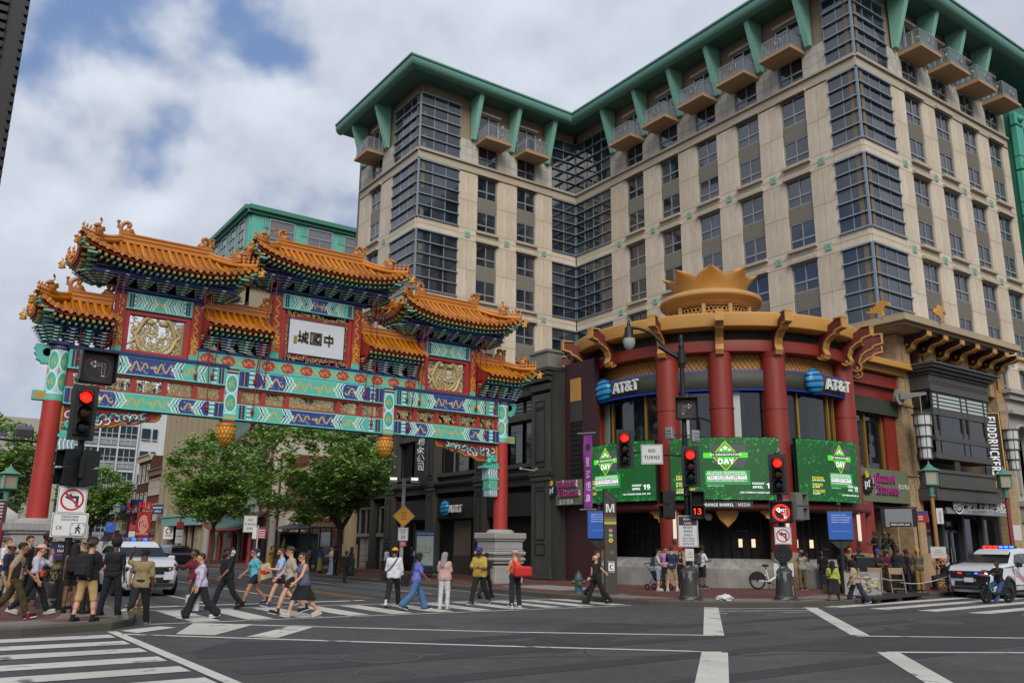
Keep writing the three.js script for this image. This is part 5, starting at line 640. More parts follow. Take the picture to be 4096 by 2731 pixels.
// upper storey panels
const dragonP=dragonWork(1.84,1.34,210,true,0.1),goldRed=canvas(64,512,(c,w,h)=>{c.fillStyle='#8a2a1c';c.fillRect(0,0,w,h);c.save();c.translate(w/2,0);c.rotate(PI/2);for(let k=0;k<3;k++)squig(c,30+k*155,0,140,w*0.8,'#d0a335',1.6);c.restore();for(let i=0;i<120;i++){c.fillStyle='#c6962f';c.fillRect(rnd()*w,h*0.6+rnd()*h*0.3,5,8);}c.fillStyle=COL.n;c.fillRect(0,0,w,34);c.fillStyle=COL.g;c.fillRect(0,h-46,w,46);}),postM=tmat(goldRed,0.4,{metalness:0.15});
const lintT=[beamTex(384,96,'g','g'),beamTex(512,96,'b','g')];
function bayTop(cx,half,y0,y1,postW,postTop,lin,kind){
const W=half*2;gp('panel_frame',mg([bx(W,0.13,0.26,0,y1-y0-0.065),bx(W,0.13,0.26,0,0.065),bx(0.16,y1-y0-0.26,0.26,-half+0.08,(y1-y0)/2),bx(0.16,y1-y0-0.26,0.26,half-0.08,(y1-y0)/2)]),cRed,cx,y0,0);
for(const s of[-1,1]){const p=gp('upper_post',bx(postW,postTop-y0+0.04,0.4),cRed,cx+s*(half+postW/2+0.01),(postTop+y0)/2,0);for(const k of[0,PI])mesh('painting',face(postW-0.03,postTop-y0),postM,p,0,0,k?-0.203:0.203,k);}
const b=gp('lintel',RB(W+0.02,lin,0.42,0.02),cTeal,cx,postTop-lin/2-0.02,0);for(const k of[0,PI])mesh('painting',face(W-0.02,lin-0.03),tmat(lintT[kind],0.5),b,0,0,k?-0.214:0.214,k);
gp('lintel_cap',bx(W+postW*2+0.3,0.09,0.6),cNavy,cx,postTop+0.06,0);
}
for(const cx of[-5.93,5.93]){bayTop(cx,1.1,7.98,9.5,0.32,10.14,0.6,0);gp('dragon_panel',dragonP,cFret,cx,8.74,0);}
bayTop(-0.05,1.46,8.46,10.45,0.38,11.1,0.6,1);
{const f=gp('carved_frame',mg([bx(2.62,0.32,0.14,0,0.86),bx(2.62,0.32,0.14,0,-0.86),bx(0.28,1.42,0.14,-1.17),bx(0.28,1.42,0.14,1.17)]),mat(0x7c2a22,0.6),-0.05,9.45,0.06);const g=[];for(let i=0;i<26;i++)g.push(curl(-1.25+i*0.1,(i%2?0.86:-0.86)+rr(-0.08,0.08),0.09,rnd()*6),curl(-1.2+i*0.098,(i%2?-0.86:0.86)+rr(-0.08,0.08),0.08,rnd()*6));for(let i=0;i<16;i++)g.push(curl(i%2?1.17:-1.17,-0.7+i*0.09,0.09,rnd()*6));mesh('gilt_carving',g,cFret,f,0,0,0.08).userData.kind='stuff';
const t=canvas(512,320,(c,w,h)=>{c.fillStyle='#b9bfc6';c.fillRect(0,0,w,h);for(let i=0;i<240;i++){c.strokeStyle=rnd()<0.5?'rgba(225,228,232,.5)':'rgba(150,158,168,.4)';c.lineWidth=rr(0.5,2);const x=rnd()*w,y=rnd()*h;c.beginPath();c.moveTo(x,y);c.lineTo(x+rr(20,70),y-rr(6,22));c.stroke();}});
const pl=gp('name_plaque',bx(2.34,1.42,0.1),mat(0x16181c,0.5),-0.05,9.45,0.12);mesh('marble',face(2.26,1.34),tmat(t,0.35),pl,0,0,0.053);
[['城',-0.55],['國',-0.05],['中',0.48]].forEach(([ch,x])=>{const g2=[];for(const st of CJK[ch].split(' '))for(let k=0;k+3<st.length;k+=2){const a=[st[k]/9-0.5,0.5-st[k+1]/9],b=[st[k+2]/9-0.5,0.5-st[k+3]/9],L=Math.hypot(b[0]-a[0],b[1]-a[1])*0.42;if(L>0.01)g2.push(bx(L+0.05,0.052,0.05,0,0,0,0,0,Math.atan2(b[1]-a[1],b[0]-a[0])).translate((a[0]+b[0])*0.21,(a[1]+b[1])*0.21,0));}mesh('character',g2,mat(0x4f3d1c,0.45,0.4),pl,x,0.02,0.07);});mesh('seal',bx(0.12,0.3,0.03),mat(0x8a6a30,0.5),pl,-0.88,-0.12,0.065);}
// roofs
const discG=mg([cyl(0.085,0.085,0.05,0,0,0,10).rotateX(PI/2),new THREE.TorusGeometry(0.055,0.016,4,8).translate(0,0,0.028)]),dripG=ext(shp([[-0.1,0.04],[0.1,0.04],[0.07,-0.07],[0,-0.13],[-0.07,-0.07]]),0.03);
const figG=mg([sph(0.06,0,0.07,0,1,1.3,1.2,8),sph(0.045,0,0.19,0.03,1,1,1,8),cyl(0.03,0.05,0.1,0,0.0,0,6),bx(0.03,0.09,0.03,0,0.24,0)]);
const beastG=mg([sph(0.15,0,0.2,0,0.7,1.2,1.2,10),sph(0.11,0,0.34,0.1,0.8,0.9,1.2,10),tube([[0,0.42,0.02],[0,0.55,-0.06],[0,0.62,0.02]],0.025,8,5),tube([[0.05,0.42,0.05],[0.06,0.58,0.0],[0.06,0.64,0.09]],0.015,8,5),bx(0.2,0.12,0.34,0,0.06,0),sph(0.07,0,0.3,0.24,0.8,0.7,1,8),bx(0.05,0.16,0.24,0,0.3,-0.14,0.4)]);
const chiG=mg([bx(0.22,0.26,0.4,0,0.1,0),sph(0.17,0,0.22,0.14,0.75,1,1.1,10),tube([[0,0.1,-0.1],[0,0.34,-0.16],[0,0.52,-0.06],[0,0.56,0.1],[0,0.46,0.16],[0,0.4,0.08]],0.075,16,7),bx(0.06,0.26,0.08,0,0.42,-0.26),bx(0.12,0.06,0.12,0,0.57,-0.26),sph(0.06,0,0.18,0.32,1,0.8,1,8)]);
function dougong(out,hgt,navy){
const g=[],n=5,dkc=navy?[0.02,0.04,0.16]:[0.02,0.19,0.15],pale=navy?[0.4,0.5,0.52]:[0.4,0.56,0.48];const paintG=(q,c)=>{q=q.toNonIndexed();const a=new Float32Array(q.attributes.position.count*3);for(let i=0;i<a.length;i+=3)a.set(c,i);q.setAttribute('color',new THREE.BufferAttribute(a,3));q.deleteAttribute('uv');return q;};
for(let i=0;i<n;i++){const y=hgt*(i+0.5)/n,z=0.18+out*i/n,w=0.15+0.05*i,q=new THREE.CylinderGeometry(w,w*0.55,hgt/n*0.6,8,1).scale(1,1,0.38).translate(0,y,z);g.push(paintG(q,dkc),paintG(bx(w*2,0.022,0.14,0,y+hgt/n*0.33,z+w*0.18),pale),paintG(bx(0.1,hgt/n*0.55,z+0.24,0,y,(z+0.24)/2-0.02),dkc),paintG(bx(0.12,0.03,0.1,0,y-hgt/n*0.18,z+0.2),pale));for(const s of[-1,1])g.push(paintG(sph(0.045,s*w*0.85,y+hgt/n*0.38,z,1,0.7,1.2,6),pale));}
return mergeGeometries(g);
}
const vcol=new THREE.MeshStandardMaterial({vertexColors:true,roughness:0.6});
const dgs={};
function roof(cx,x0,x1,eaveY,ridgeY,hd,base,hipL,hipR,lift){
const L=x1-x0,z=new THREE.Group();const N=24,M=8,H=ridgeY-0.3-eaveY;const prof=(q)=>0.5*q+0.5*q*q;
const hip=hd*0.95,lx=(q)=>x0+(hipL?hip*q:0),rx=(q)=>x1-(hipR?hip*q:0);const up=(x)=>{let u=0;if(hipL)u=Math.max(u,Math.pow(Math.max(0,1-(x-x0)/(L*0.5)),3));if(hipR)u=Math.max(u,Math.pow(Math.max(0,1-(x1-x)/(L*0.5)),3));return u*lift;};
const P0=(s,q,sd)=>{const x=lx(q)+(rx(q)-lx(q))*s;const e=up(x)*(1-q);return[x,eaveY+H*prof(q)+e,sd*(hd*(1-q)+e*0.35)];};
const vs=[],ix=[];for(const sd of[1,-1]){const o=vs.length/3;for(let i=0;i<=N;i++)for(let j=0;j<=M;j++)vs.push(...P0(i/N,j/M,sd));for(let i=0;i<N;i++)for(let j=0;j<M;j++){const a=o+i*(M+1)+j;ix.push(a,a+M+1,a+1,a+1,a+M+1,a+M+2);}}
const ends=[];for(const[on,sx]of[[hipL,0],[hipR,1]])if(on)ends.push(sx);
const PE=(sx,t,q)=>{const x=sx?rx(q):lx(q),e=up(sx?x1:x0)*Math.pow(Math.abs(t),3)*(1-q);return[x+(sx?1:-1)*e*0.35,eaveY+H*prof(q)+e,t*(hd*(1-q)+e*0.35)];};
for(const sx of ends){const o=vs.length/3;for(let i=0;i<=12;i++)for(let j=0;j<=M;j++)vs.push(...PE(sx,i/6-1,j/M));for(let i=0;i<12;i++)for(let j=0;j<M;j++){const a=o+i*(M+1)+j;ix.push(a,a+1,a+M+1,a+1,a+M+2,a+M+1);}}
const g=new THREE.BufferGeometry();g.setAttribute('position',new THREE.Float32BufferAttribute(vs,3));g.setIndex(ix);g.computeVertexNormals();
const r=gp('roof',g,both(cTile2),cx,0,0),back=[],n=Math.round(L/0.235);
const row=(pts,dz,front)=>{const t=tube(pts,0.072,8,6);const e=pts[0],a=Math.atan2(dz[0],dz[1]);const d=discG.clone().rotateY(a).translate(e[0]+dz[0]*0.04,e[1]+0.01,e[2]+dz[1]*0.04),k=dripG.clone().rotateY(a).translate(e[0]+dz[1]*0.118+dz[0]*0.02,e[1]-0.02,e[2]-dz[0]*0.118+dz[1]*0.02);const q=mg([t,d,k]);front?mesh('tile_row',q,rnd()<0.5?cTile:cTile2,r):back.push(q);};
for(let i=0;i<n;i++){const s=(i+0.5)/n,x=x0+L*s,qm=Math.min(1,hipL?(x-x0)/hip:1,hipR?(x1-x)/hip:1)*0.97;for(const sd of[1,-1]){const pts=[0,0.33,0.66,1].map((k)=>{const q=k*qm,e=up(x)*(1-q);return[x,eaveY+H*prof(q)+e+0.04,sd*(hd*(1-q)+e*0.35)];});row(pts,[0,sd],sd>0);}}
for(const sx of ends){const m=Math.round(hd*2/0.235);for(let i=0;i<m;i++){const t=((i+0.5)/m)*2-1,qm=(1-Math.abs(t))*0.97;const pts=[0,0.33,0.66,1].map((k)=>{const q=k*qm,tt=Math.max(-1,Math.min(1,t/Math.max(0.02,1-q)));const e=up(sx?x1:x0)*Math.pow(Math.abs(tt),3)*(1-q);return[(sx?rx(q):lx(q))+(sx?1:-1)*e*0.35,eaveY+H*prof(q)+e+0.04,t*hd+0*e];});row(pts,[sx?1:-1,0],true);}}
mesh('tile_rows',back,cTile,r).userData.kind='stuff';
// ridge and hips
const ra=lx(1),rb=rx(1),ry=eaveY+H;mesh('ridge',[bx(rb-ra,0.16,0.2,(ra+rb)/2,ry+0.08),bx(rb-ra,0.07,0.27,(ra+rb)/2,ry+0.19),bx(rb-ra,0.1,0.16,(ra+rb)/2,ry+0.27),bx(rb-ra,0.05,0.24,(ra+rb)/2,ry+0.33)],cTile,r);
for(const[x,a]of[[ra+0.08,PI/2],[rb-0.08,-PI/2]])mesh('ridge_dragon',chiG,cTile2,r,x,ry+0.24,0,a).scale.setScalar(0.92);
const hips=[];for(const sx of ends)for(const sd of[1,-1])hips.push([sx,sd]);
for(const[sx,sd]of hips){const at=(q)=>{const p=PE(sx,sd,q);return[p[0],p[1]+0.1,p[2]];};const dir=[sx?1:-1,sd];mesh('hip_ridge',mg([tube([1,0.8,0.6,0.4,0.2,0.02].map(at),0.1,16,6),tube([1,0.8,0.6,0.4].map((q)=>{const p=at(q);return[p[0],p[1]+0.12,p[2]];}),0.075,10,6)]),cTile,r);const a=Math.atan2(dir[0],dir[1]);const bp=at(0.42);mesh('ridge_beast',beastG,cTile2,r,bp[0],bp[1]+0.08,bp[2],a);for(let k=0;k<4;k++){const p=at(0.3-k*0.085);mesh('roof_figure',figG,cTile,r,p[0],p[1]+0.1,p[2],a);}const tp=PE(sx,sd,0);mesh('corner_dragon',beastG,cGold,r,tp[0]+dir[0]*0.08,tp[1]-0.32,tp[2]+dir[1]*0.08,a).scale.setScalar(0.6);const cb=mesh('corner_beam',bx(0.16,0.24,0.7),cTeal,r,tp[0]-dir[0]*0.3,tp[1]-0.2,tp[2]-dir[1]*0.3,a);cb.rotation.order='YXZ';cb.rotation.x=-0.25;}
// eave boards, rafter ends and soffit
const raf=[],rafR=[],fas=[];const edge=[];for(let i=0;i<=N;i++)for(const sd of[1,-1]){if(i<N){const p=P0(i/N,0,sd),q=P0((i+1)/N,0,sd);fas.push(rod([p[0],p[1]-0.1,p[2]-sd*0.06],[q[0],q[1]-0.1,q[2]-sd*0.06],0.05,0.05,4));}}
for(const sx of ends)for(let i=0;i<12;i++){const p=PE(sx,i/6-1,0),q=PE(sx,(i+1)/6-1,0),o=(sx?-1:1)*0.06;fas.push(rod([p[0]+o,p[1]-0.1,p[2]],[q[0]+o,q[1]-0.1,q[2]],0.05,0.05,4));}
mesh('eave_board',fas,cRedM,r);
const nr=Math.round(L/0.2);for(let i=0;i<nr;i++)for(const sd of[1,-1]){const s=(i+0.5)/nr,p=P0(s,0,sd);raf.push(bx(0.09,0.09,0.3,p[0],p[1]-0.2,p[2]-sd*0.22));rafR.push(cyl(0.045,0.045,0.3,0,0,0,8).rotateX(PI/2).translate(p[0]+0.1,p[1]-0.33,p[2]-sd*0.4));}
for(const sx of ends)for(let i=0;i<10;i++){const p=PE(sx,(i+0.5)/5-1,0),o=sx?-1:1;raf.push(bx(0.3,0.09,0.09,p[0]+o*0.22,p[1]-0.2,p[2]));rafR.push(cyl(0.045,0.045,0.3,0,0,0,8).rotateZ(PI/2).translate(p[0]+o*0.4,p[1]-0.33,p[2]));}
mesh('rafter_end',raf,mat(0x9a8f4e,0.5),r).userData.kind='stuff';mesh('round_rafter',rafR,mat(0x6fb3a4,0.5),r).userData.kind='stuff';
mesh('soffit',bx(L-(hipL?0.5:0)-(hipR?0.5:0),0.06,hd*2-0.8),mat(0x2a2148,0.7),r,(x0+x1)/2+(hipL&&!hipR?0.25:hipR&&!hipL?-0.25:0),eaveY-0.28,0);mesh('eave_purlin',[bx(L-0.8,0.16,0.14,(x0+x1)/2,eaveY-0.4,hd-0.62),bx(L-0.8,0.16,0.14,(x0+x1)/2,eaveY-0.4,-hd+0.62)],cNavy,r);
const bh=eaveY-0.42-base,key=bh.toFixed(2);dgs[key]??=[dougong(hd-0.75,bh,false),dougong(hd-0.75,bh,true)];
const b0=x0+(hipL?hd*0.62:0.25),b1=x1-(hipR?hd*0.62:0.25),nb=Math.max(3,Math.round((b1-b0)/0.62));for(let i=0;i<=nb;i++)for(const sd of[1,-1])mesh('bracket_set',dgs[key][i%2],vcol,r,b0+(b1-b0)*i/nb,base,0,sd>0?0:PI);
for(const sx of ends)for(const a of[45,90,135])mesh('bracket_set',dgs[key][a===90?1:0],vcol,r,sx?b1:b0,base,0,R(sx?a:-a));
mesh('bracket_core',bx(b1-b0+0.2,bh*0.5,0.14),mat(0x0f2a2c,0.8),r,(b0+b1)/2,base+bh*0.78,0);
for(const[on,x]of[[!hipL,x0],[!hipR,x1]])if(on){const sd=x===x0?1:-1;const pr=[[-hd*0.95,eaveY-0.05],[-hd*0.5,eaveY+H*0.3],[0,ry],[hd*0.5,eaveY+H*0.3],[hd*0.95,eaveY-0.05]];for(let k=0;k<=5;k++){const q=k/5;pr.push([hd*(0.92-0.62*q),eaveY-0.18-(bh+0.1)*q],[hd*(0.82-0.62*q),eaveY-0.24-(bh+0.1)*q]);}for(let k=5;k>=0;k--){const q=k/5;pr.push([-hd*(0.82-0.62*q),eaveY-0.24-(bh+0.1)*q],[-hd*(0.92-0.62*q),eaveY-0.18-(bh+0.1)*q]);}mesh('gable_board',ext(shp(pr),0.09).rotateY(-PI/2),cRedM,r,x+(sd>0?0.09:0),0,0);}
return r;
}
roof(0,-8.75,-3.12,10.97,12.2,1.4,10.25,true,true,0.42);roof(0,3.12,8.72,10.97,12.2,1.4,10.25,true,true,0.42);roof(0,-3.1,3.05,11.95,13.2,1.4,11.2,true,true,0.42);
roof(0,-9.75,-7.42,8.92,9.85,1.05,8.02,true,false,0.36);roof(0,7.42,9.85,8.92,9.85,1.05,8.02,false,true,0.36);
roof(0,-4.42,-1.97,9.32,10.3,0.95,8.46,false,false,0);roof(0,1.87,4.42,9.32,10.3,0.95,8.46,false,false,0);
// tie rods with ball ends
const tieM=mat(0x7e1c1c,0.5);const tie=(x0,y0,z0,x1,y1,z1)=>gp('tie_rod',mg([rod([x0,y0,z0],[x1,y1,z1],0.02,0.02,6),sph(0.07,x1,y1,z1,1,1.2,1,8),sph(0.05,x1,y1-0.1,z1,1,1,1,8)]),tieM);
for(const c of[-5.93,5.93])for(const s of[-1,1])for(const k of[0,1])tie(c+s*1.35+k*0.18*s,10.6,0.85,c+s*(1.4+k*0.5),k?6.35:7.45,0.3);
for(const s of[-1,1]){for(const k of[0,1])tie(s*(2.0+k*0.2),11.5,0.85,s*(2.05+k*0.35),k?6.35:7.45,0.3);tie(s*3.9,8.8,0.55,s*3.95,7.5,0.3);tie(s*2.35,8.8,0.55,s*2.4,7.5,0.3);tie(s*8.4,8.5,0.6,s*8.3,7.5,0.3);}
// carved brackets in the corners under the beams
const wave=canvas(128,128,(c,w,h)=>{c.fillStyle='#9fb3b4';c.fillRect(0,0,w,h);for(let i=0;i<14;i++){c.strokeStyle=['#1d3672','#d4dcd8','#2f7f86'][i%3];c.lineWidth=5;c.beginPath();for(let j=0;j<=12;j++)c.lineTo(i*10+4*Math.sin(j*0.9),j*11);c.stroke();}});
const wave2=canvas(128,128,(c,w,h)=>{c.fillStyle='#2f8f72';c.fillRect(0,0,w,h);for(let i=0;i<12;i++){c.strokeStyle=['#a9d3bd','#1f6a55'][i%2];c.lineWidth=5;c.beginPath();for(let j=0;j<=12;j++)c.lineTo(i*11+4*Math.sin(j*0.9),j*11);c.stroke();}});
for(const s of[-1,1]){
const pr=[[0,0.62],[3.1,0.62],[2.96,0.4],[2.55,0.36],[2.3,0.24],[1.9,0.22],[1.6,0.08],[1.25,0.08],[0.95,-0.08],[0.6,-0.06],[0.3,-0.18],[0,-0.18]];
const b=gp('corner_bracket',ext(shp(pr),0.14).translate(0,0,-0.07),cRedM,s*8.6,5.36,0,s>0?PI:0);const rim=[];for(let i=1;i<pr.length-1;i++)rim.push(rod([...pr[i],0],[...pr[i+1],0],0.075,0.075,6));rim.push(rod([0,0.6,0],[3.1,0.6,0],0.05,0.05,6),bx(0.1,0.8,0.2,0.02,0.22,0));mesh('gilt_edge',rim,cGold,b);
for(const[m,off]of[[cTeal,0],[mat(0xb9cfc8,0.5),1],[cNavy,2]]){const g=[];for(let i=off;i<27;i+=3){const t=i/27,x=0.15+t*2.6,top=0.55,bot=-0.1+t*0.5;for(const z of[0.08,-0.08])g.push(curl(x,bot+(top-bot)*(0.2+0.6*((i*7)%10)/10),0.15,i*1.3,i%2?1:-1).translate(0,0,z));}mesh('cloud_scroll',g,m,b).userData.kind='stuff';}
const bl=(y,h,w,t)=>{const q=gp('wave_block',RB(w,h,0.5,0.05),tmat(t,0.5),s*(8.58-w/2),y,0);mesh('wave_lip',bx(w+0.06,0.07,0.54),cTeal,q,0,h/2,0);};bl(4.72,0.5,0.52,wave);bl(4.28,0.42,0.48,wave2);bl(3.9,0.36,0.44,wave);
gp('cloud_console',mg([bx(0.5,0.14,0.5,0,0.05,0),bx(0.8,0.1,0.5,0.1,-0.06,0),sph(0.17,0.0,0.3,0.2,1,1,0.7,10),sph(0.13,0.22,0.42,0.2,1,1,0.7,10),sph(0.15,0.2,0.18,0.22,1,1,0.7,10),new THREE.TorusGeometry(0.12,0.04,6,14).translate(0.0,0.3,0.3)]),cTeal,s*8.32,5.05,0,s>0?PI:0).scale.z=s>0?-1:1;
}
// ---------- street trees ----------
const barkM=new THREE.MeshStandardMaterial({map:redT,color:0x4a3b2e,roughness:0.95});
function tree(label,x,z,base,o){
const t=thing('street_tree',label,'tree',x,base,z),wood=[],tips=[];
const grow=(p,d,len,r,lv)=>{const q=[p[0]+d[0]*len,p[1]+d[1]*len,p[2]+d[2]*len],m=[(p[0]+q[0])/2+rr(-0.06,0.06)*len,(p[1]+q[1])/2,(p[2]+q[2])/2+rr(-0.06,0.06)*len];wood.push(rod(p,m,r,r*0.88,7),rod(m,q,r*0.88,r*0.7,7));if(lv>=4){tips.push(q);return;}if(lv>1)tips.push(m);const n=lv===0?o.limbs:3;for(let i=0;i<n;i++){const a=i/n*2*PI+rr(-0.5,0.5)+lv,s=o.spread*rr(0.7,1.25)*(lv?0.85:1),e=[d[0]+Math.cos(a)*s,d[1]*0.8+0.25,d[2]+Math.sin(a)*s],L=Math.hypot(...e);grow(q,e.map((v)=>v/L),len*rr(0.62,0.82)*(lv?1:o.first),r*0.62,lv+1);}};
grow([0,0,0],[o.lean??0.02,1,0.02],o.trunk,o.r,0);
mesh('trunk',wood,barkM,t);
// leaf clumps round the twigs, kept inside an uneven crown
const vs=[],ns=[],cs=[],ix=[];const C=[o.cx??0,(o.y0+o.y1)/2,o.cz??0],rad=[o.rx,(o.y1-o.y0)/2,o.rx];
const clumps=tips.map((p)=>p);for(let i=0;i<o.extra;i++){const u=rnd()*2-1,a=rnd()*2*PI,s=Math.sqrt(1-u*u),k=0.72+0.26*rnd();clumps.push([C[0]+rad[0]*k*s*Math.cos(a),C[1]+rad[1]*k*u,C[2]+rad[2]*k*s*Math.sin(a)]);}
const bump=(d)=>1+0.5*perlin.noise(d[0]*1.7+x,d[1]*1.7,d[2]*1.7+z);
for(const p of clumps){
const dd=[(p[0]-C[0])/rad[0],(p[1]-C[1])/rad[1],(p[2]-C[2])/rad[2]],L=Math.hypot(...dd);if(L>bump(dd))continue;const tone=rr(0.75,1.25),n=o.leaves*rr(0.6,1.3)|0,R0=o.clump*rr(0.7,1.3);
for(let i=0;i<n;i++){const g=()=>(rnd()+rnd()+rnd()-1.5)*1.1,c=[p[0]+g()*R0,p[1]+g()*R0*0.7,p[2]+g()*R0],s=o.leaf*rr(0.7,1.3),a=rnd()*2*PI,b=rr(-0.9,0.9),u=[Math.cos(a)*s,Math.sin(b)*s*0.8,Math.sin(a)*s],w=[-Math.sin(a)*s*0.42,rr(-0.3,0.3)*s,Math.cos(a)*s*0.42],k=vs.length/3;vs.push(c[0]-u[0],c[1]-u[1],c[2]-u[2],c[0]+w[0],c[1]+w[1],c[2]+w[2],c[0]+u[0],c[1]+u[1],c[2]+u[2],c[0]-w[0],c[1]-w[1],c[2]-w[2]);const nx=u[1]*w[2]-u[2]*w[1],ny=u[2]*w[0]-u[0]*w[2],nz=u[0]*w[1]-u[1]*w[0],nl=(ny<0?-1:1)*Math.hypot(nx,ny,nz);const col=[0.18*tone*rr(0.7,1.3),0.32*tone,0.046*tone*rr(0.7,1.3)];for(let q=0;q<4;q++){ns.push(nx/nl,ny/nl,nz/nl);cs.push(...col);}ix.push(k,k+1,k+2,k,k+2,k+3);}
}
const g=new THREE.BufferGeometry();g.setAttribute('position',new THREE.Float32BufferAttribute(vs,3));g.setAttribute('normal',new THREE.Float32BufferAttribute(ns,3));g.setAttribute('color',new THREE.Float32BufferAttribute(cs,3));g.setIndex(ix);
mesh('crown',g,leafM,t).userData.kind='stuff';return t;
}
const leafM=new THREE.MeshPhysicalMaterial({vertexColors:true,roughness:0.6,side:THREE.DoubleSide,transmission:0.35,thickness:0});
tree('largest street tree, its crown under the right end of the gate beams',19.7,-44.4,0.15,{trunk:2.3,r:0.21,limbs:5,spread:0.75,first:0.8,y0:2.6,y1:8.7,rx:4.4,cx:-1.5,cz:-0.8,extra:360,leaves:52,clump:0.42,leaf:0.15,lean:0.0});
tree('round dense street tree standing in front of the green-roofed house',19.6,-68,0.15,{trunk:2.8,r:0.2,limbs:5,spread:0.7,first:0.8,y0:2.9,y1:10.0,rx:4.1,extra:300,leaves:52,clump:0.45,leaf:0.17});
tree('smaller far street tree beside the white office block, left of the row houses',19.3,-119,0.15,{trunk:3.2,r:0.2,limbs:5,spread:0.7,first:0.8,y0:3.0,y1:11.2,rx:4.3,extra:240,leaves:34,clump:0.55,leaf:0.24});
tree('leafy tree at the left edge behind the red lamp post',3.4,-58,0.15,{trunk:2.6,r:0.19,limbs:5,spread:0.7,first:0.8,y0:2.6,y1:9.6,rx:3.8,cx:-0.6,extra:200,leaves:40,clump:0.45,leaf:0.17});
tree('lower tree between the left lamp post and the red gate column',2.2,-74,0.15,{trunk:2.4,r:0.17,limbs:5,spread:0.7,first:0.8,y0:2.2,y1:8.6,rx:3.6,cx:2.2,extra:160,leaves:36,clump:0.5,leaf:0.2});
// ---------- poles, signals and signs ----------
const blk=mat(0x121314,0.5,0.3),blkW=new THREE.MeshStandardMaterial({map:noiseTex(256,256,(u,v)=>{const a=tn(u,v,12,9,5);return a>0.6?0.42:0.12+0.1*a;}),roughness:0.7}),grnP=mat(0x4f7f70,0.6),galv=mat(0x8a8d8f,0.5,0.5);
const toCam=(x,z,off=0)=>Math.atan2(-x,-z)+R(off);
function sign(name,label,x,y,z,ry,w,h,draw,cat='road sign',bc=0x8b8d8f){const s=thing(name,label,cat,x,y,z,ry);mesh('panel',RB(w,h,0.025,0.01),mat(bc,0.5,0.4),s);const k=384/Math.max(w,h);mesh('sign_face',face(w*0.985,h*0.985),tmat(canvas(Math.round(w*k),Math.round(h*k),draw),0.5),s,0,0,0.0145);return s;}
const frameRect=(c,w,h,col,m=0.03,lw=0.018)=>{c.strokeStyle=col;c.lineWidth=w*lw;const r=w*0.06;c.beginPath();c.roundRect(w*m,w*m,w-2*w*m,h-2*w*m,r);c.stroke();};
const noLeft=(c,w,h)=>{c.fillStyle='#c9cbcb';c.fillRect(0,0,w,h);frameRect(c,w,h,'#1a1a1a');const X=w/2,Y=h/2,r=w*0.37;c.strokeStyle='#17181a';c.lineWidth=w*0.1;c.lineJoin='miter';c.beginPath();c.moveTo(X+w*0.17,Y+h*0.26);c.lineTo(X+w*0.17,Y-h*0.1);c.lineTo(X-w*0.06,Y-h*0.1);c.stroke();c.fillStyle='#17181a';c.beginPath();c.moveTo(X-w*0.27,Y-h*0.1);c.lineTo(X-w*0.03,Y-h*0.24);c.lineTo(X-w*0.03,Y+h*0.04);c.fill();c.strokeStyle='#a51a1e';c.lineWidth=w*0.075;c.beginPath();c.arc(X,Y,r,0,7);c.stroke();c.beginPath();c.moveTo(X-r*0.7,Y-r*0.7);c.lineTo(X+r*0.7,Y+r*0.7);c.stroke();};
const lensD=[mat(0x2a0606,0.3),mat(0x3a1c08,0.3),mat(0x14181a,0.3)],redOn=glow(0xff1408,3.2);
const visor=new THREE.CylinderGeometry(0.145,0.15,0.22,18,1,true,PI*0.62,PI*1.76).rotateX(PI/2);
function signal(label,x,y,z,ry,k=1){
const s=thing('traffic_signal',label,'traffic light',x,y,z,ry);s.scale.setScalar(k);mesh('housing',RB(0.36,1.08,0.24,0.04),blk,s);mesh('backplate',RB(0.56,1.28,0.03,0.02),mat(0x17181a,0.6),s,0,0,0.05);
for(let i=0;i<3;i++){const v=mesh('visor',visor,both(blk),s,0,0.34-i*0.34,0.22);mesh('lens',sph(0.128,0,0,0,1,1,0.35,16),i?lensD[i]:redOn,v,0,0,-0.09);}
return s;
}
function pedSignal(label,x,y,z,ry,draw){const s=thing('pedestrian_signal',label,'pedestrian signal',x,y,z,ry);mesh('housing',RB(0.42,0.86,0.22,0.03),blk,s);for(const yy of[0.21,-0.21])mesh('visor_frame',mg([bx(0.42,0.03,0.2,0,yy+0.18,0.18),bx(0.03,0.36,0.2,-0.2,yy,0.18),bx(0.03,0.36,0.2,0.2,yy,0.18)]),blk,s);mesh('display',face(0.34,0.72),draw?new THREE.MeshStandardMaterial({color:0x0a0a0a,emissive:0xffffff,emissiveIntensity:1.6,emissiveMap:canvas(64,128,draw)}):mat(0x26282a,0.4),s,0,0,0.115);return s;}
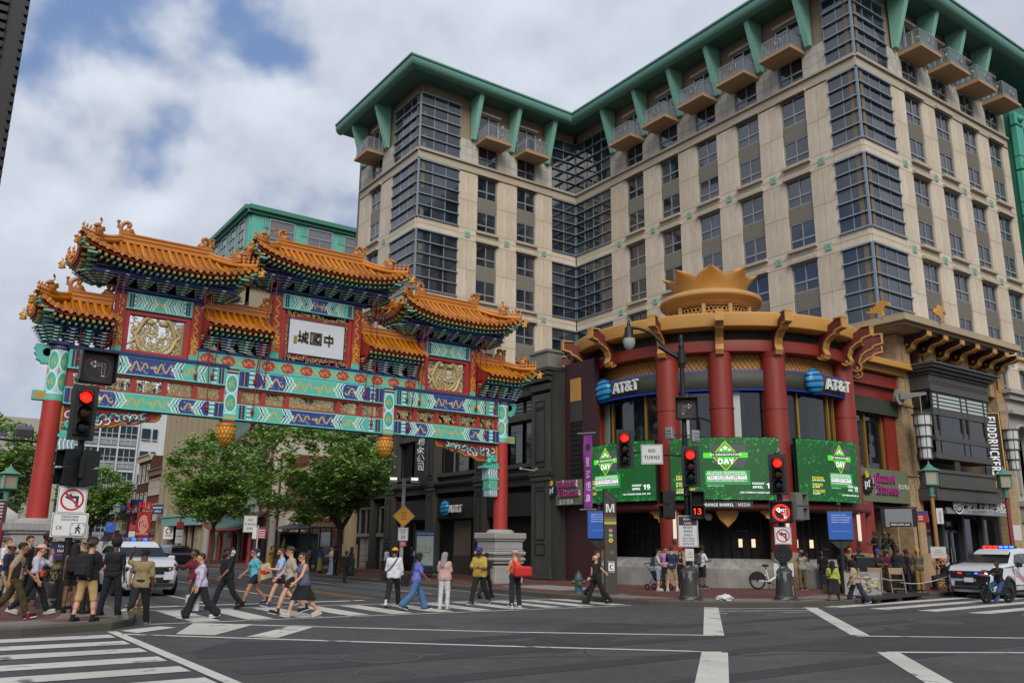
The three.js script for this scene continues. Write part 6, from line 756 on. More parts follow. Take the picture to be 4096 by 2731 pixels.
function ledBox(label,x,y,z,ry,k,on,left){const s=thing('led_turn_sign',label,'traffic light',x,y,z,ry);mesh('housing',RB(0.66*k,0.66*k,0.22,0.03),blk,s);mesh('visor',[bx(0.7*k,0.03,0.3,0,0.33*k,0.2),bx(0.03,0.62*k,0.3,-0.34*k,0.02,0.18),bx(0.03,0.62*k,0.3,0.34*k,0.02,0.18)],blk,s);mesh('led_face',face(0.6*k,0.6*k),new THREE.MeshStandardMaterial({color:0x16181a,roughness:0.4,emissive:0xffffff,emissiveIntensity:on?2.2:0.5,emissiveMap:canvas(128,128,(c,w)=>{c.fillStyle='#000';c.fillRect(0,0,w,w);const dots=(col,f,n,r)=>{c.fillStyle=col;for(let i=0;i<n;i++){const[X,Y]=f(i/n);c.beginPath();c.arc(X,Y,r,0,7);c.fill();}};const r=on?3.4:1.3,m=left?1:-1;dots('#ff2010',(t)=>[64+52*Math.cos(t*6.283),64+52*Math.sin(t*6.283)],on?60:46,r);if(on)dots('#ff2010',(t)=>[64+45*Math.cos(t*6.283),64+45*Math.sin(t*6.283)],52,2.6);dots('#ff2010',(t)=>[64-m*(37-74*t),27+74*t],on?34:22,r);const P=[[82,98],[82,52],[52,52],[52,62],[32,46],[52,32],[52,42],[94,42],[94,98],[82,98]];dots('#ffffff',(t)=>{const q=t*9,i=Math.min(8,q|0),f=q-i;const X=P[i][0]+(P[i+1][0]-P[i][0])*f;return[left?X:128-X,P[i][1]+(P[i+1][1]-P[i][1])*f];},60,on?2:1.4);})}),s,0,0,0.115);return s;}
const flutedBase=mg([lathe([[0.34,0],[0.34,0.1],[0.3,0.14],[0.24,0.8],[0.26,0.85],[0.2,0.92],[0.12,1.0]],8),bx(0.75,0.05,0.75,0,0.0,0)]);
// left corner pole
{
const x=3.2,z=-22.38,ry=toCam(x,z);const p=thing('signal_pole','black signal pole on the left corner carrying four signals and two signs','pole',x,0.15,z);mesh('shaft',cyl(0.07,0.08,4.9,0,2.45,0,16),blk,p);mesh('finial',sph(0.1,0,4.95,0),blk,p);mesh('arms',[rod([0,4.8,0],[0.15,5.1,0.05],0.035),rod([0,3.4,0],[-0.05,3.4,0.2],0.04),...[1.5,2.2,2.7,3.85].map((y)=>cyl(0.1,0.1,0.04,0,y,0,12))],blk,p);
signal('large red traffic light in front of the left red gate column',x-0.07,4.63,z+0.16,ry+R(8),1.03);
ledBox('unlit dotted LED no-turn box tilted on top of the left corner pole',x+0.13,5.75,z,ry+R(10),1.15,false,true);
for(const[dx,y,l]of[[0.1,3.35,'upper box of the']]){const s=pedSignal('double black pedestrian signal seen from behind on the left corner pole',x+0.12,3.34,z+0.1,ry+R(100));mesh('hinge',[bx(0.1,0.5,0.1,-0.25,0,-0.1),sph(0.16,0,0.2,-0.16,1,1,1),sph(0.16,0,-0.22,-0.16,1,1,1)],blk,s);}
const s2=pedSignal('pair of black pedestrian signals with side doors on the left corner pole',x-0.16,3.34,z+0.1,ry-R(60));void s2;
sign('no_left_turn_sign','white square no left turn sign above the diagonal crossing sign',x-0.05,2.6,z+0.12,ry,0.62,0.62,noLeft);
sign('diagonal_crossing_sign','white diagonal crossing sign with walking figure on the left corner pole',x-0.04,2.03,z+0.12,ry,0.76,0.55,(c,w,h)=>{c.fillStyle='#c4c6c6';c.fillRect(0,0,w,h);frameRect(c,w,h,'#151515');text(c,'DIAGONAL',w*0.5,h*0.15,h*0.135,'#1c1d1f','sans-serif','bold');text(c,'CROSSING',w*0.48,h*0.285,h*0.135,'#1c1d1f');text(c,'CK',w*0.22,h*0.62,h*0.2,'#1c1d1f');c.strokeStyle='#151515';c.lineWidth=5;c.beginPath();c.roundRect(w*0.54,h*0.42,w*0.4,h*0.52,10);c.stroke();c.fillStyle='#151515';c.lineCap='round';const X=w*0.74,Y=h*0.68;c.beginPath();c.arc(X+6,Y-h*0.19,h*0.035,0,7);c.fill();c.lineWidth=h*0.055;for(const l of[[[3,-34],[0,0]],[[0,0],[-22,42]],[[0,0],[20,22],[22,44]],[[3,-30],[26,-8]],[[3,-30],[-18,-14],[-20,0]]]){c.beginPath();l.forEach((q,i)=>(i?c.lineTo(X+q[0],Y+q[1]):c.moveTo(X+q[0],Y+q[1])));c.stroke();}c.lineWidth=4;for(const[sx,sy]of[[-1,-1],[1,-1],[-1,1],[1,1]]){const ax=X+sx*w*0.17,ay=Y+sy*h*0.21;c.beginPath();c.moveTo(ax-sx*16,ay-sy*13);c.lineTo(ax,ay);c.moveTo(ax-sx*12,ay);c.lineTo(ax,ay);c.lineTo(ax,ay-sy*12);c.stroke();}});
sign('notice_board','small dark blue notice behind the crowd on the left corner pole',x-0.1,1.45,z-0.12,ry,0.5,0.42,(c,w,h)=>{c.fillStyle='#15233f';c.fillRect(0,0,w,h);text(c,'Tre',w*0.45,h*0.25,h*0.2,'#cfd4e0');text(c,'Holb',w*0.5,h*0.5,h*0.2,'#cfd4e0');c.fillStyle='#7c1d28';c.fillRect(w*0.1,h*0.68,w*0.8,h*0.08);});
}
// centre pole with lamp arm
{
const x=19.67,z=-18.6,ry=toCam(x,z),rt=[Math.cos(ry),-Math.sin(ry)],at=(d,n=0.14)=>[x+rt[0]*d+Math.sin(ry)*n,z+rt[1]*d+Math.cos(ry)*n];
const p=thing('lamp_signal_pole','tall black pole with curved lamp arm and flaking base in front of the round building','street lamp',x,0.15,z,ry);mesh('base',flutedBase,blkW,p);mesh('shaft',mg([cyl(0.075,0.1,6.8,0,4.3,0,14),cyl(0.13,0.09,0.2,0,7.2,0,14),cyl(0.13,0.13,0.4,0,7.45,0,14)]),blk,p);mesh('finial',lathe([[0,0.6],[0.05,0.56],[0.08,0.42],[0.05,0.36],[0.09,0.3],[0.1,0.12],[0.06,0.08],[0.1,0]],14),blk,p,0,7.62,0);
mesh('lamp_arm',[tube([[0,7.5,0],[-0.45,7.75,0],[-0.9,8.25,0],[-1.3,8.45,0],[-1.62,8.5,0]],0.05,24,8),tube([[0,7.4,0],[-0.35,7.6,0],[-0.7,7.85,0]],0.075,12,8)],blk,p);
const l=mesh('lamp_head',lathe([[0,0.3],[0.03,0.26],[0.06,0.1],[0.05,0.06],[0.13,0],[0.15,-0.2],[0.19,-0.26],[0.2,-0.36]],18),blk,p,-1.66,8.5,0);mesh('glass_globe',lathe([[0.19,-0.36],[0.2,-0.5],[0.16,-0.64],[0.08,-0.74],[0,-0.77]],18),glass(0x8d938c,0.1,1.5),l);
mesh('mast_arm',[rod([0,4.3,0.05],[-1.75,4.45,0.05],0.035),rod([-0.6,4.98,0.1],[0.55,4.9,0.1],0.02),rod([-0.6,3.1,0.1],[0.3,3.1,0.1],0.03)],blk,p);
for(const[d,y]of[[-0.45,5.15],[0.32,5.05]]){const[X,Z]=at(d,0.1);const c2=thing('traffic_camera',d<0?'grey traffic detector left of the centre pole above the signals':'grey traffic detector right of the centre pole above the signals','camera',X,y,Z,ry+R(d<0?-30:30));mesh('housing',RB(0.26,0.38,0.16,0.03),galv,c2);mesh('grille',[bx(0.2,0.02,0.02,0,0.08,0.085),bx(0.2,0.02,0.02,0,-0.02,0.085),bx(0.2,0.02,0.02,0,-0.12,0.085)],mat(0x5a5c5e),c2);mesh('bracket',rod([0,-0.19,0],[0,-0.3,-0.02],0.02),galv,c2);}
let[X,Z]=at(0.1);ledBox('round LED no right turn box on the centre lamp pole',X,5.9,Z,ry,1.0,false,false);
[X,Z]=at(-1.85);signal('red traffic light at the tip of the mast arm left of the no turns sign',X,4.68,Z,ry,0.95);
[X,Z]=at(-1.02);sign('no_turns_sign','white square no turns sign hanging on the mast arm',X,4.5,Z,ry,0.68,0.62,(c,w,h)=>{c.fillStyle='#b9bbbb';c.fillRect(0,0,w,h);frameRect(c,w,h,'#1b1b1b');text(c,'NO',w/2,h*0.32,h*0.25,'#1b1c1e');text(c,'TURNS',w/2,h*0.66,h*0.25,'#1b1c1e');});
[X,Z]=at(0.15);signal('red traffic light on the shaft of the centre lamp pole',X,4.12,Z,ry,0.98);
[X,Z]=at(-0.52);pedSignal('dark pedestrian signal facing away on the left of the centre pole',X,2.95,Z,ry-R(70));
[X,Z]=at(0.28);pedSignal('pedestrian countdown signal showing 13 on the centre pole',X,2.95,Z,ry+R(8),(c,w,h)=>{c.fillStyle='#000';c.fillRect(0,0,w,h);text(c,'13',w/2,h*0.77,44,'#ff3a14','monospace');});
[X,Z]=at(0);sign('bus_lane_sign','tall white and black right lane buses bikes only sign',X,2.16,Z,ry,0.6,0.94,(c,w,h)=>{c.fillStyle='#b7b9b9';c.fillRect(0,0,w,h);c.fillStyle='#17181a';c.fillRect(w*0.05,h*0.03,w*0.9,h*0.28);frameRect(c,w,h,'#1b1b1b');[['RIGHT',0.11,'#c9cbcb',0.095],['LANE',0.235,'#c9cbcb',0.095],['BUSES',0.38,'#1b1c1e',0.105],['BIKES',0.5,'#1b1c1e',0.105],['ONLY',0.62,'#1b1c1e',0.105],['7AM-9:30AM',0.725,'#1b1c1e',0.068],['4PM-6:30PM',0.805,'#1b1c1e',0.068],['MON-FRI',0.9,'#1b1c1e',0.085]].forEach(([t,y,k,s])=>text(c,t,w/2,h*y,h*s,k,'sans-serif','bold',w*0.84));});
[X,Z]=at(0.02,0.11);sign('paper_notice','white paper notice taped to the centre pole under the bus lane sign',X,1.47,Z,ry,0.26,0.36,(c,w,h)=>{c.fillStyle='#b4b4b0';c.fillRect(0,0,w,h);text(c,'Trei',w*0.6,h*0.3,h*0.14,'#2a2a2e');text(c,'Holiday',w*0.55,h*0.45,h*0.12,'#2a2a2e');c.fillStyle='#8d4a4a';c.fillRect(w*0.1,h*0.65,w*0.8,h*0.06);},'notice');
}
// right pole
{
const x=22.46,z=-17.3,ry=toCam(x,z),rt=[Math.cos(ry),-Math.sin(ry)],at=(d,n=0.14)=>[x+rt[0]*d+Math.sin(ry)*n,z+rt[1]*d+Math.cos(ry)*n];
const p=thing('signal_pole','black signal pole with flaking base beside the green bicycle','pole',x,0.15,z,ry);mesh('base',flutedBase,blkW,p);mesh('shaft',cyl(0.08,0.1,3.6,0,2.7,0,14),blk,p);mesh('roundel',cyl(0.28,0.28,0.05,0,0,0,24).rotateX(PI/2),mat(0x191a1b,0.6,0.3),p,0,1.38,0.1);mesh('roundel_rings',[new THREE.TorusGeometry(0.2,0.02,5,24),new THREE.TorusGeometry(0.11,0.02,5,20)],mat(0x232425,0.6,0.3),p,0,1.38,0.13);mesh('arm',[rod([-0.1,3.0,0],[0.35,3.0,0],0.03),rod([0,4.5,0],[0.1,4.6,0],0.03)],galv,p);
let[X,Z]=at(0.0);signal('red traffic light between the middle and right green screens',X,3.95,Z,ry,1.0);
[X,Z]=at(0.02);ledBox('brightly lit red LED no left turn box on the right pole',X,2.77,Z,ry,0.98,true,true);
[X,Z]=at(0.03);sign('no_left_turn_sign','small white no left turn sign on the right signal pole',X,2.07,Z,ry,0.5,0.52,noLeft);
[X,Z]=at(0.5);{const s=pedSignal('grey pedestrian signal seen from the side on the right pole',X,2.95,Z,ry+R(65));s.children.forEach((c)=>{if(c.name!=='display')c.material=c.name==='visor_frame'?mat(0x6b6d68,0.6):mat(0x55574f,0.6);});}
for(const d of[-0.22,0.2]){[X,Z]=at(d,0.02);sign('paper_flyer',d<0?'white flyer on the left of the right signal pole':'white flyer on the right of the right signal pole',X,1.05,Z,ry,0.16,0.4,(c,w,h)=>{c.fillStyle='#b9bcc4';c.fillRect(0,0,w,h);},'notice');}
}
// metro pylon
{
const x=19.05,z=-21.45,ry=toCam(x,z,6),t=thing('metro_pylon','tall brown metro station pylon with white M and colour stripes','station sign',x,0.15,z,ry),br=mat(0x2e2a24,0.55);
mesh('slab',ext(shp([[-0.2,0],[0.2,0],[0.2,3.1],[-0.2,3.42]]),0.4).translate(0,0,-0.4),br,t);mesh('plinth',bx(0.75,0.06,0.8,0.1,0,-0.2),concrete,t);
const tx=canvas(128,1024,(c,w,h)=>{c.fillStyle='#37332b';c.fillRect(0,0,w,h);const H=(m)=>h-m/3.1*h;text(c,'M',w/2,H(2.78),124,'#d8d8d4');[['#a0262c',2.5],['#2f8a45',2.43],['#2f8a45',2.4],['#c9a822',2.33]].forEach(([k,y])=>{c.fillStyle=k;c.fillRect(0,H(y),w,24);});[['#a91f3a','RD',2.06],['#1f8a4c','GR',1.9],['#cfae1c','YL',1.74]].forEach(([k,s,y])=>{c.fillStyle=k;c.beginPath();c.arc(w*0.52,H(y),24,0,7);c.fill();text(c,s,w*0.52,H(y)+1,24,k==='#cfae1c'?'#222':'#ddd');});c.fillStyle='#d2d2ce';c.fillRect(w*0.28,H(1.02),w*0.5,84);text(c,'C',w*0.53,H(1.02)+44,74,'#1c1c1c');text(c,'Entrance',w*0.53,H(1.06),18,'#d2d2ce');text(c,'7 St, H St',w*0.53,H(0.73),15,'#d2d2ce');c.fillStyle='rgba(150,145,135,.35)';c.beginPath();c.ellipse(w*0.6,H(1.35),26,22,0,0,7);c.fill();});
mesh('sign_face',face(0.39,3.08),tmat(tx,0.5),t,0,1.55,0.004);const dots=[];for(let i=0;i<5;i++)for(let j=0;j<3;j++)dots.push(cyl(0.012,0.012,0.02,0,0,0,6).rotateX(PI/2).translate(-0.13+i*0.06,3.2-i*0.048+j*0.035,0.0));mesh('perforation',dots,mat(0x8a8478),t).userData.kind='stuff';
}
// blue wayfinding boards
function wayfinder(label,x,z,ry,y,lines){const t=thing('wayfinding_sign',label,'wayfinding sign',x,0.15,z,ry);mesh('post',cyl(0.06,0.07,y+0.7,0,(y+0.7)/2,0,12),mat(0x1b1c1f,0.5),t);mesh('ball',sph(0.09,0,y+0.78,0),mat(0x1b1c1f,0.5),t);mesh('cradle',ext(shp([[-0.46,0.2],[0.46,0.2],[0.12,-0.12],[-0.12,-0.12]]),0.1).translate(0,y-0.7,-0.05),mat(0x1b1c1f,0.5),t);mesh('board',RB(0.92,1.06,0.08,0.02),mat(0x1f2126,0.5),t,0,y,0.09);const tx=canvas(256,300,(c,w,h)=>{c.fillStyle='#1c50a0';c.fillRect(0,0,w,h);lines.forEach((l,i)=>{c.font='19px sans-serif';c.fillStyle='#cdd6ea';c.textAlign='left';c.textBaseline='middle';c.fillText('↑ '+l,24,34+i*26);});c.fillStyle='#9db4da';c.fillRect(40,210,180,2);});const f=mesh('sign_face',face(0.88,1.02),tmat(tx,0.5),t,0,y,0.133);return t;}
const LW=['Capital One Arena','National Portrait Gallery','American Art Museum','Madame Tussauds DC'];
wayfinder('blue wayfinding board beside the metro pylon',21.9,-25.3,toCam(21.9,-25.3),2.35,LW);wayfinder('blue wayfinding board on the pavement behind the woman in yellow',28.9,-19.6,toCam(28.9,-19.6,10),2.4,LW);wayfinder('blue wayfinding board far down the street by the row houses',17.6,-97,toCam(17.6,-97),3.0,['Union Station','','Capital One','Arena']);
// hydrant
{const t=thing('fire_hydrant','green fire hydrant with blue bands on the brick pavement','hydrant',18.75,0.15,-22.75,-0.5),g=mat(0x3d4a3c,0.6),b=mat(0x214f8c,0.6);mesh('barrel',lathe([[0.16,0],[0.16,0.06],[0.12,0.08],[0.12,0.42],[0.15,0.44],[0.15,0.49],[0.12,0.51],[0.11,0.6],[0.06,0.67],[0.03,0.68],[0.03,0.74],[0,0.74]],18),g,t);for(const s of[-1,1])mesh('side_nozzle',cyl(0.055,0.065,0.12,0,0,0,10).rotateZ(PI/2),g,t,s*0.17,0.38,0);mesh('front_nozzle',cyl(0.07,0.08,0.14,0,0,0,12).rotateX(PI/2),g,t,0,0.34,0.16);mesh('blue_band',[cyl(0.123,0.123,0.09,0,0.14,0,18),cyl(0.123,0.123,0.08,0,0.5,0,18)],b,t);}
// left lane ends post
{const x=18.55,z=-35.0,ry=toCam(x,z),t=thing('sign_post','grey steel post with two floodlights behind the yellow diamond sign','pole',x,0.15,z,ry);mesh('post',bx(0.16,4.5,0.12,0,2.25,0),galv,t);mesh('crossarm',rod([-0.6,4.2,0],[0.7,4.2,0],0.03),galv,t);for(const s of[-1,1]){const f=mesh('floodlight',RB(0.38,0.28,0.22,0.03),mat(0x9fa2a4,0.4,0.4),t,s*0.48,4.42,0.04);mesh('lens',bx(0.3,0.1,0.02),glow(0xffe9d0,0.9),f,0,0.04,0.115);}
const d=sign('lane_ends_sign','yellow diamond left lane ends warning sign',x,2.98,z+0.1,ry,0.72,0.72,(c,w,h)=>{c.save();c.fillStyle='#c98f17';c.fillRect(0,0,w,h);frameRect(c,w,h,'#1f1a08',0.03,0.014);c.translate(w/2,h/2);c.rotate(PI/4);text(c,'LEFT',0,-h*0.19,h*0.15,'#1f1a08');text(c,'LANE',0,0,h*0.15,'#1f1a08');text(c,'ENDS',0,h*0.19,h*0.15,'#1f1a08');c.restore();});d.rotation.order='YXZ';d.rotation.z=PI/4;d.position.y=2.95;
sign('speed_limit_sign','white speed limit 25 sign under the yellow diamond',x,2.15,z+0.1,ry,0.46,0.58,(c,w,h)=>{c.fillStyle='#bfc0c0';c.fillRect(0,0,w,h);frameRect(c,w,h,'#1b1b1b');text(c,'SPEED',w/2,h*0.18,h*0.16,'#1b1c1e');text(c,'LIMIT',w/2,h*0.38,h*0.16,'#1b1c1e');text(c,'25',w/2,h*0.72,h*0.34,'#1b1c1e');});sign('snow_route_sign','small red sign below the speed limit sign',x,1.72,z+0.1,ry,0.34,0.22,(c,w,h)=>{c.fillStyle='#8d1c22';c.fillRect(0,0,w,h);text(c,'SNOW',w/2,h*0.3,h*0.3,'#ddd');text(c,'ROUTE',w/2,h*0.7,h*0.3,'#ddd');});
}
// chinese lantern lamp posts
function lampPost(label,x,z,h,pole){const t=thing('lantern_post',label,'street lamp',x,0.15,z,toCam(x,z,20),'lantern lamp posts along the streets');mesh('pole',mg([cyl(0.085,0.1,h-1.2,0,(h-1.2)/2,0,14),cyl(0.16,0.2,0.7,0,0.35,0,8)]),mat(pole,0.55),t);mesh('collar',mg([cyl(0.14,0.1,0.3,0,h-1.1,0,12),cyl(0.16,0.16,0.06,0,h-1.3,0,12),cyl(0.24,0.12,0.18,0,h-0.88,0,8)]),grnP,t);const l=mesh('lantern_frame',[bx(0.56,0.06,0.56,0,-0.3),bx(0.52,0.06,0.52,0,0.3),...[[-1,-1],[1,-1],[-1,1],[1,1]].map(([a,b])=>bx(0.05,0.6,0.05,a*0.25,0,b*0.25))],grnP,t,0,h-0.5,0);mesh('lantern_glass',bx(0.47,0.54,0.47),mat(0x8f8a78,0.3),l);mesh('lantern_roof',[lathe([[0.52,0],[0.42,0.06],[0.22,0.16],[0.08,0.3],[0.03,0.36],[0.03,0.44],[0,0.46]],4).rotateY(PI/4)],grnP,t,0,h-0.18,0);return t;}
lampPost('green-topped lantern post with tan pole beside the tan brick pier',38.1,-21.0,5.25,0x8d6a3c);const lp1=lampPost('green-topped lantern post with red pole at the right edge',45.7,-21.3,5.5,0x7a2a26);lampPost('red lantern post at the left edge in front of the trees',3.55,-43.5,4.55,0x6e2326);lampPost('red lantern post under the tree with the end school zone sign',20.1,-60.5,5.0,0x6e2326);lampPost('lantern post in front of the red brick row house',19.3,-104,5.6,0x7a2a26);
sign('school_zone_sign','pale end school zone sign on the lantern post under the trees',19.9,3.0,-60.1,toCam(20,-60),0.9,1.15,(c,w,h)=>{c.fillStyle='#b5b8b4';c.fillRect(0,0,w,h);frameRect(c,w,h,'#333');['END','SCHOOL','ZONE'].forEach((s,i)=>text(c,s,w/2,h*(0.25+i*0.26),h*0.17,'#333'));});
sign('notice_board','white notice strapped to the tan lantern post',37.9,1.6,-20.85,toCam(38,-21),0.62,0.5,(c,w,h)=>{c.fillStyle='#b9b9b6';c.fillRect(0,0,w,h);text(c,'Travel',w*0.5,h*0.3,h*0.16,'#333');text(c,'Information',w*0.5,h*0.48,h*0.13,'#333');c.fillStyle='#a66';c.fillRect(w*0.1,h*0.66,w*0.8,h*0.06);});
sign('bus_stop_flag','red and blue bus route plate on the tan lantern post',37.35,3.15,-21.2,toCam(38,-21),0.62,0.5,(c,w,h)=>{c.fillStyle='#8d1d28';c.fillRect(0,0,w,h);c.fillStyle='#24386f';c.fillRect(0,0,w,h*0.25);text(c,'D40',w*0.5,h*0.5,h*0.2,'#ddd');text(c,'D4X',w*0.5,h*0.72,h*0.2,'#ddd');});sign('metrobus_flag','white metrobus plate on the right of the tan lantern post',38.25,3.2,-20.8,toCam(38,-21),0.28,0.7,(c,w,h)=>{c.fillStyle='#bfc0c0';c.fillRect(0,0,w,h);c.save();c.translate(w/2,h*0.55);c.rotate(-PI/2);text(c,'metrobus',0,0,w*0.42,'#333','sans-serif','bold',h*0.7);c.restore();});
sign('parking_sign','white parking plate on the red lantern post at the right edge',45.75,2.6,-21.0,toCam(46,-21),0.35,0.75,(c,w,h)=>{c.fillStyle='#c4c4c2';c.fillRect(0,0,w,h);text(c,'▮',w/2,h*0.5,h*0.3,'#222');});sign('no_parking_sign','red and white no parking plates at the right edge',49.5,2.7,-21.9,toCam(49,-22),0.42,1.3,(c,w,h)=>{c.fillStyle='#c4c4c2';c.fillRect(0,0,w,h);c.fillStyle='#b3242c';c.fillRect(0,0,w,h*0.35);c.fillRect(0,h*0.45,w,h*0.2);});
for(const[x,z,l]of[[17.9,-88,'white and red parking plates on a thin post by the beige garage mouth'],[18.2,-72,'parking plate on a thin maroon post in front of the dark garage mouth']]){const t=thing('parking_post',l,'road sign',x,0.15,z,toCam(x,z));mesh('post',cyl(0.05,0.05,3.4,0,1.7,0,10),mat(0x5a1f24,0.5),t);for(const[y,c]of[[2.9,0x9a2a2e],[2.3,0xb9b9b6],[1.75,0xb9b9b6]])mesh('plate',bx(0.55,0.5,0.03),mat(c,0.5),t,0,y,0.07);}
// bus shelter, kiosk
{const t=thing('bus_shelter','glass bus shelter with curved roof and dark poster under the big tree','bus shelter',20.6,0.15,-51.6,-PI/2),st=mat(0x4d5357,0.4,0.5);mesh('roof',ext(shp([[-2.9,0],[2.9,0],[2.9,0.1],[0,0.3],[-2.9,0.1]]),1.7).translate(0,2.45,-0.85),mat(0x5c6468,0.4,0.3),t);for(const x of[-2.6,-0.9,0.9,2.6])mesh('post',bx(0.09,2.45,0.09),st,t,x,1.22,-0.6);for(const x of[-1.75,0,1.75])mesh('back_glass',bx(1.6,1.9,0.02),new THREE.MeshPhysicalMaterial({color:0x8fa09e,transmission:0.85,roughness:0.05,thickness:0}),t,x,1.3,-0.6);const tx=canvas(128,192,(c,w,h)=>{c.fillStyle='#0c0d10';c.fillRect(0,0,w,h);c.fillStyle='#7a6f1f';c.beginPath();c.moveTo(10,90);c.lineTo(34,10);c.lineTo(40,70);c.fill();c.fillStyle='#6b4d44';c.beginPath();c.ellipse(72,70,20,30,0.1,0,7);c.fill();c.fillStyle='#15100f';c.beginPath();c.ellipse(70,48,30,26,0,0,7);c.fill();});const pb=mesh('poster_case',bx(0.14,2.1,1.3),st,t,-2.6,1.2,0.1);mesh('poster',face(1.15,1.9),tmat(tx,0.3),pb,-0.075,0,0,-PI/2);mesh('poster',face(1.15,1.9),tmat(tx,0.3),pb,0.075,0,0,PI/2);mesh('bench',bx(2.4,0.08,0.4),st,t,0.4,0.5,-0.3);mesh('bench_leg',[bx(0.06,0.46,0.3,-0.6,0.23,-0.3),bx(0.06,0.46,0.3,1.4,0.23,-0.3)],st,t);}
sign('bus_stop_sign','bus stop sign with maroon route plates left of the shelter',19.4,2.35,-56.6,toCam(19.4,-56.6),0.9,0.75,(c,w,h)=>{c.fillStyle='#7c1f28';c.fillRect(0,0,w,h);c.fillStyle='#c9c9c6';c.fillRect(0,0,w*0.3,h);c.fillStyle='#d9c9c9';for(let i=0;i<4;i++)c.fillRect(w*0.4,h*(0.2+i*0.2),w*0.5,h*0.08);},'bus stop');{const t=thing('bus_stop_post','thin pale post carrying the maroon bus stop plates','pole',19.3,0.15,-56.62);mesh('post',cyl(0.05,0.05,2.7,0,1.35,0,10),mat(0xa9aaa8,0.5),t);mesh('base',cyl(0.12,0.14,0.1,0,0.05,0,10),mat(0x777777),t);}
{const x=21.0,z=-37.2,t=thing('map_kiosk','blue station map board on the pavement beside the doorway','map board',x,0.15,z,toCam(x,z));mesh('frame',RB(0.98,1.75,0.1,0.02),mat(0x25304c,0.5),t,0,1.35,0);mesh('leg',[bx(0.08,0.6,0.08,-0.35,0.3),bx(0.08,0.6,0.08,0.35,0.3)],blk,t);mesh('map_face',face(0.9,1.66),tmat(canvas(192,352,(c,w,h)=>{c.fillStyle='#23406f';c.fillRect(0,0,w,h);text(c,'Gallery Place - Chinatown',w/2,22,17,'#d8dde8','sans-serif','bold',w*0.9);c.fillStyle='#9aa79a';c.fillRect(10,46,w-20,h-60);c.fillStyle='#aab4b4';c.fillRect(10,46,84,90);c.fillRect(100,46,82,90);for(let i=0;i<60;i++){c.fillStyle=['#7f8f86','#b9b79c','#6f8578'][i%3];c.fillRect(14+rnd()*150,145+rnd()*180,rr(5,20),rr(4,14));}}),0.5),t,0,1.35,0.053);}
// left edge clutter: post near the camera, tent, transit board, floodlight
{const t=thing('ribbed_post','black ribbed post close to the camera at the top left corner','post',0.03,0,-4.75,toCam(0,-4.75));mesh('shaft',bx(0.26,6,0.2,-0.14,3,0),mat(0x0e0f12,0.5,0.2),t);const g=[];for(let i=0;i<120;i++)g.push(bx(0.07,0.03,0.03,-0.12,0.05+i*0.05,0.105),bx(0.02,0.03,0.22,-0.005,0.07+i*0.05,0));mesh('rib',g,mat(0x1a1b20,0.4,0.4),t).userData.kind='stuff';mesh('base',bx(0.4,0.2,0.36,-0.14,0.1,0),blk,t);t.position.x=0.15;}
{const t=thing('market_tent','white peaked tent behind the left lantern post','tent',3.2,0.15,-49),w=mat(0xa9aaa6,0.8);mesh('canopy',[lathe([[1.9,2.3],[1.85,2.75],[0.1,3.7],[0,3.72]],4).rotateY(PI/4)],both(w),t);for(const[a,b]of[[-1.3,-1.3],[1.3,-1.3],[-1.3,1.3],[1.3,1.3]])mesh('leg',cyl(0.04,0.04,2.4,0,1.2,0,8),w,t,a,0,b);}
{const t=thing('shuttle_bus','dark bus with red tail light parked at the left edge of the side street','bus',1.6,0.0,-41.5);mesh('body',RB(2.4,2.3,7,0.15),mat(0x17191b,0.4),t,0,1.5,0);mesh('window_strip',bx(2.44,0.7,6.2),darkG[0],t,0,1.95,0);mesh('stripe',bx(2.3,0.16,0.02),mat(0x5f8078,0.5),t,0,1.15,3.52);mesh('tail_light',bx(0.14,0.14,0.03),glow(0xff2010,1.5),t,0.95,2.0,3.52);for(const[a,b]of[[-1,-2.3],[1,-2.3],[-1,2.3],[1,2.3]])mesh('wheel',cyl(0.48,0.48,0.3,0,0,0,20).rotateZ(PI/2),mat(0x0c0c0c,0.9),t,a*1.1,0.48,b);}
sign('transit_board','maroon bus route board left of the gate pedestal',2.75,2.75,-36.5,toCam(2.7,-36),0.62,0.7,(c,w,h)=>{c.fillStyle='#3f1c24';c.fillRect(0,0,w,h);c.fillStyle='#b9a9ac';for(let i=0;i<5;i++){c.fillRect(w*0.15,h*(0.12+i*0.17),w*0.12,h*0.08);c.fillRect(w*0.4,h*(0.12+i*0.17),w*0.4,h*0.08);}},'bus stop');{const t=thing('transit_board_post','grey post holding the maroon route board','pole',2.72,0.15,-36.55);mesh('post',cyl(0.04,0.04,3.0,0,1.5,0,8),galv,t);mesh('foot',cyl(0.1,0.12,0.08,0,0.04,0,8),galv,t);}
{const t=thing('gate_floodlight','grey floodlight bracketed to the left red gate column','floodlight',2.85,5.0,-31);mesh('arm',rod([0.35,-0.25,0],[-0.75,-0.25,0.1],0.035),blk,t);mesh('head',RB(0.5,0.3,0.35,0.05),mat(0x4d5052,0.5,0.3),t,-0.1,0.05,0.1).rotation.x=0.4;mesh('yoke',[bx(0.03,0.3,0.05,-0.36,-0.1,0.05),bx(0.03,0.3,0.05,0.16,-0.1,0.05)],blk,t);}
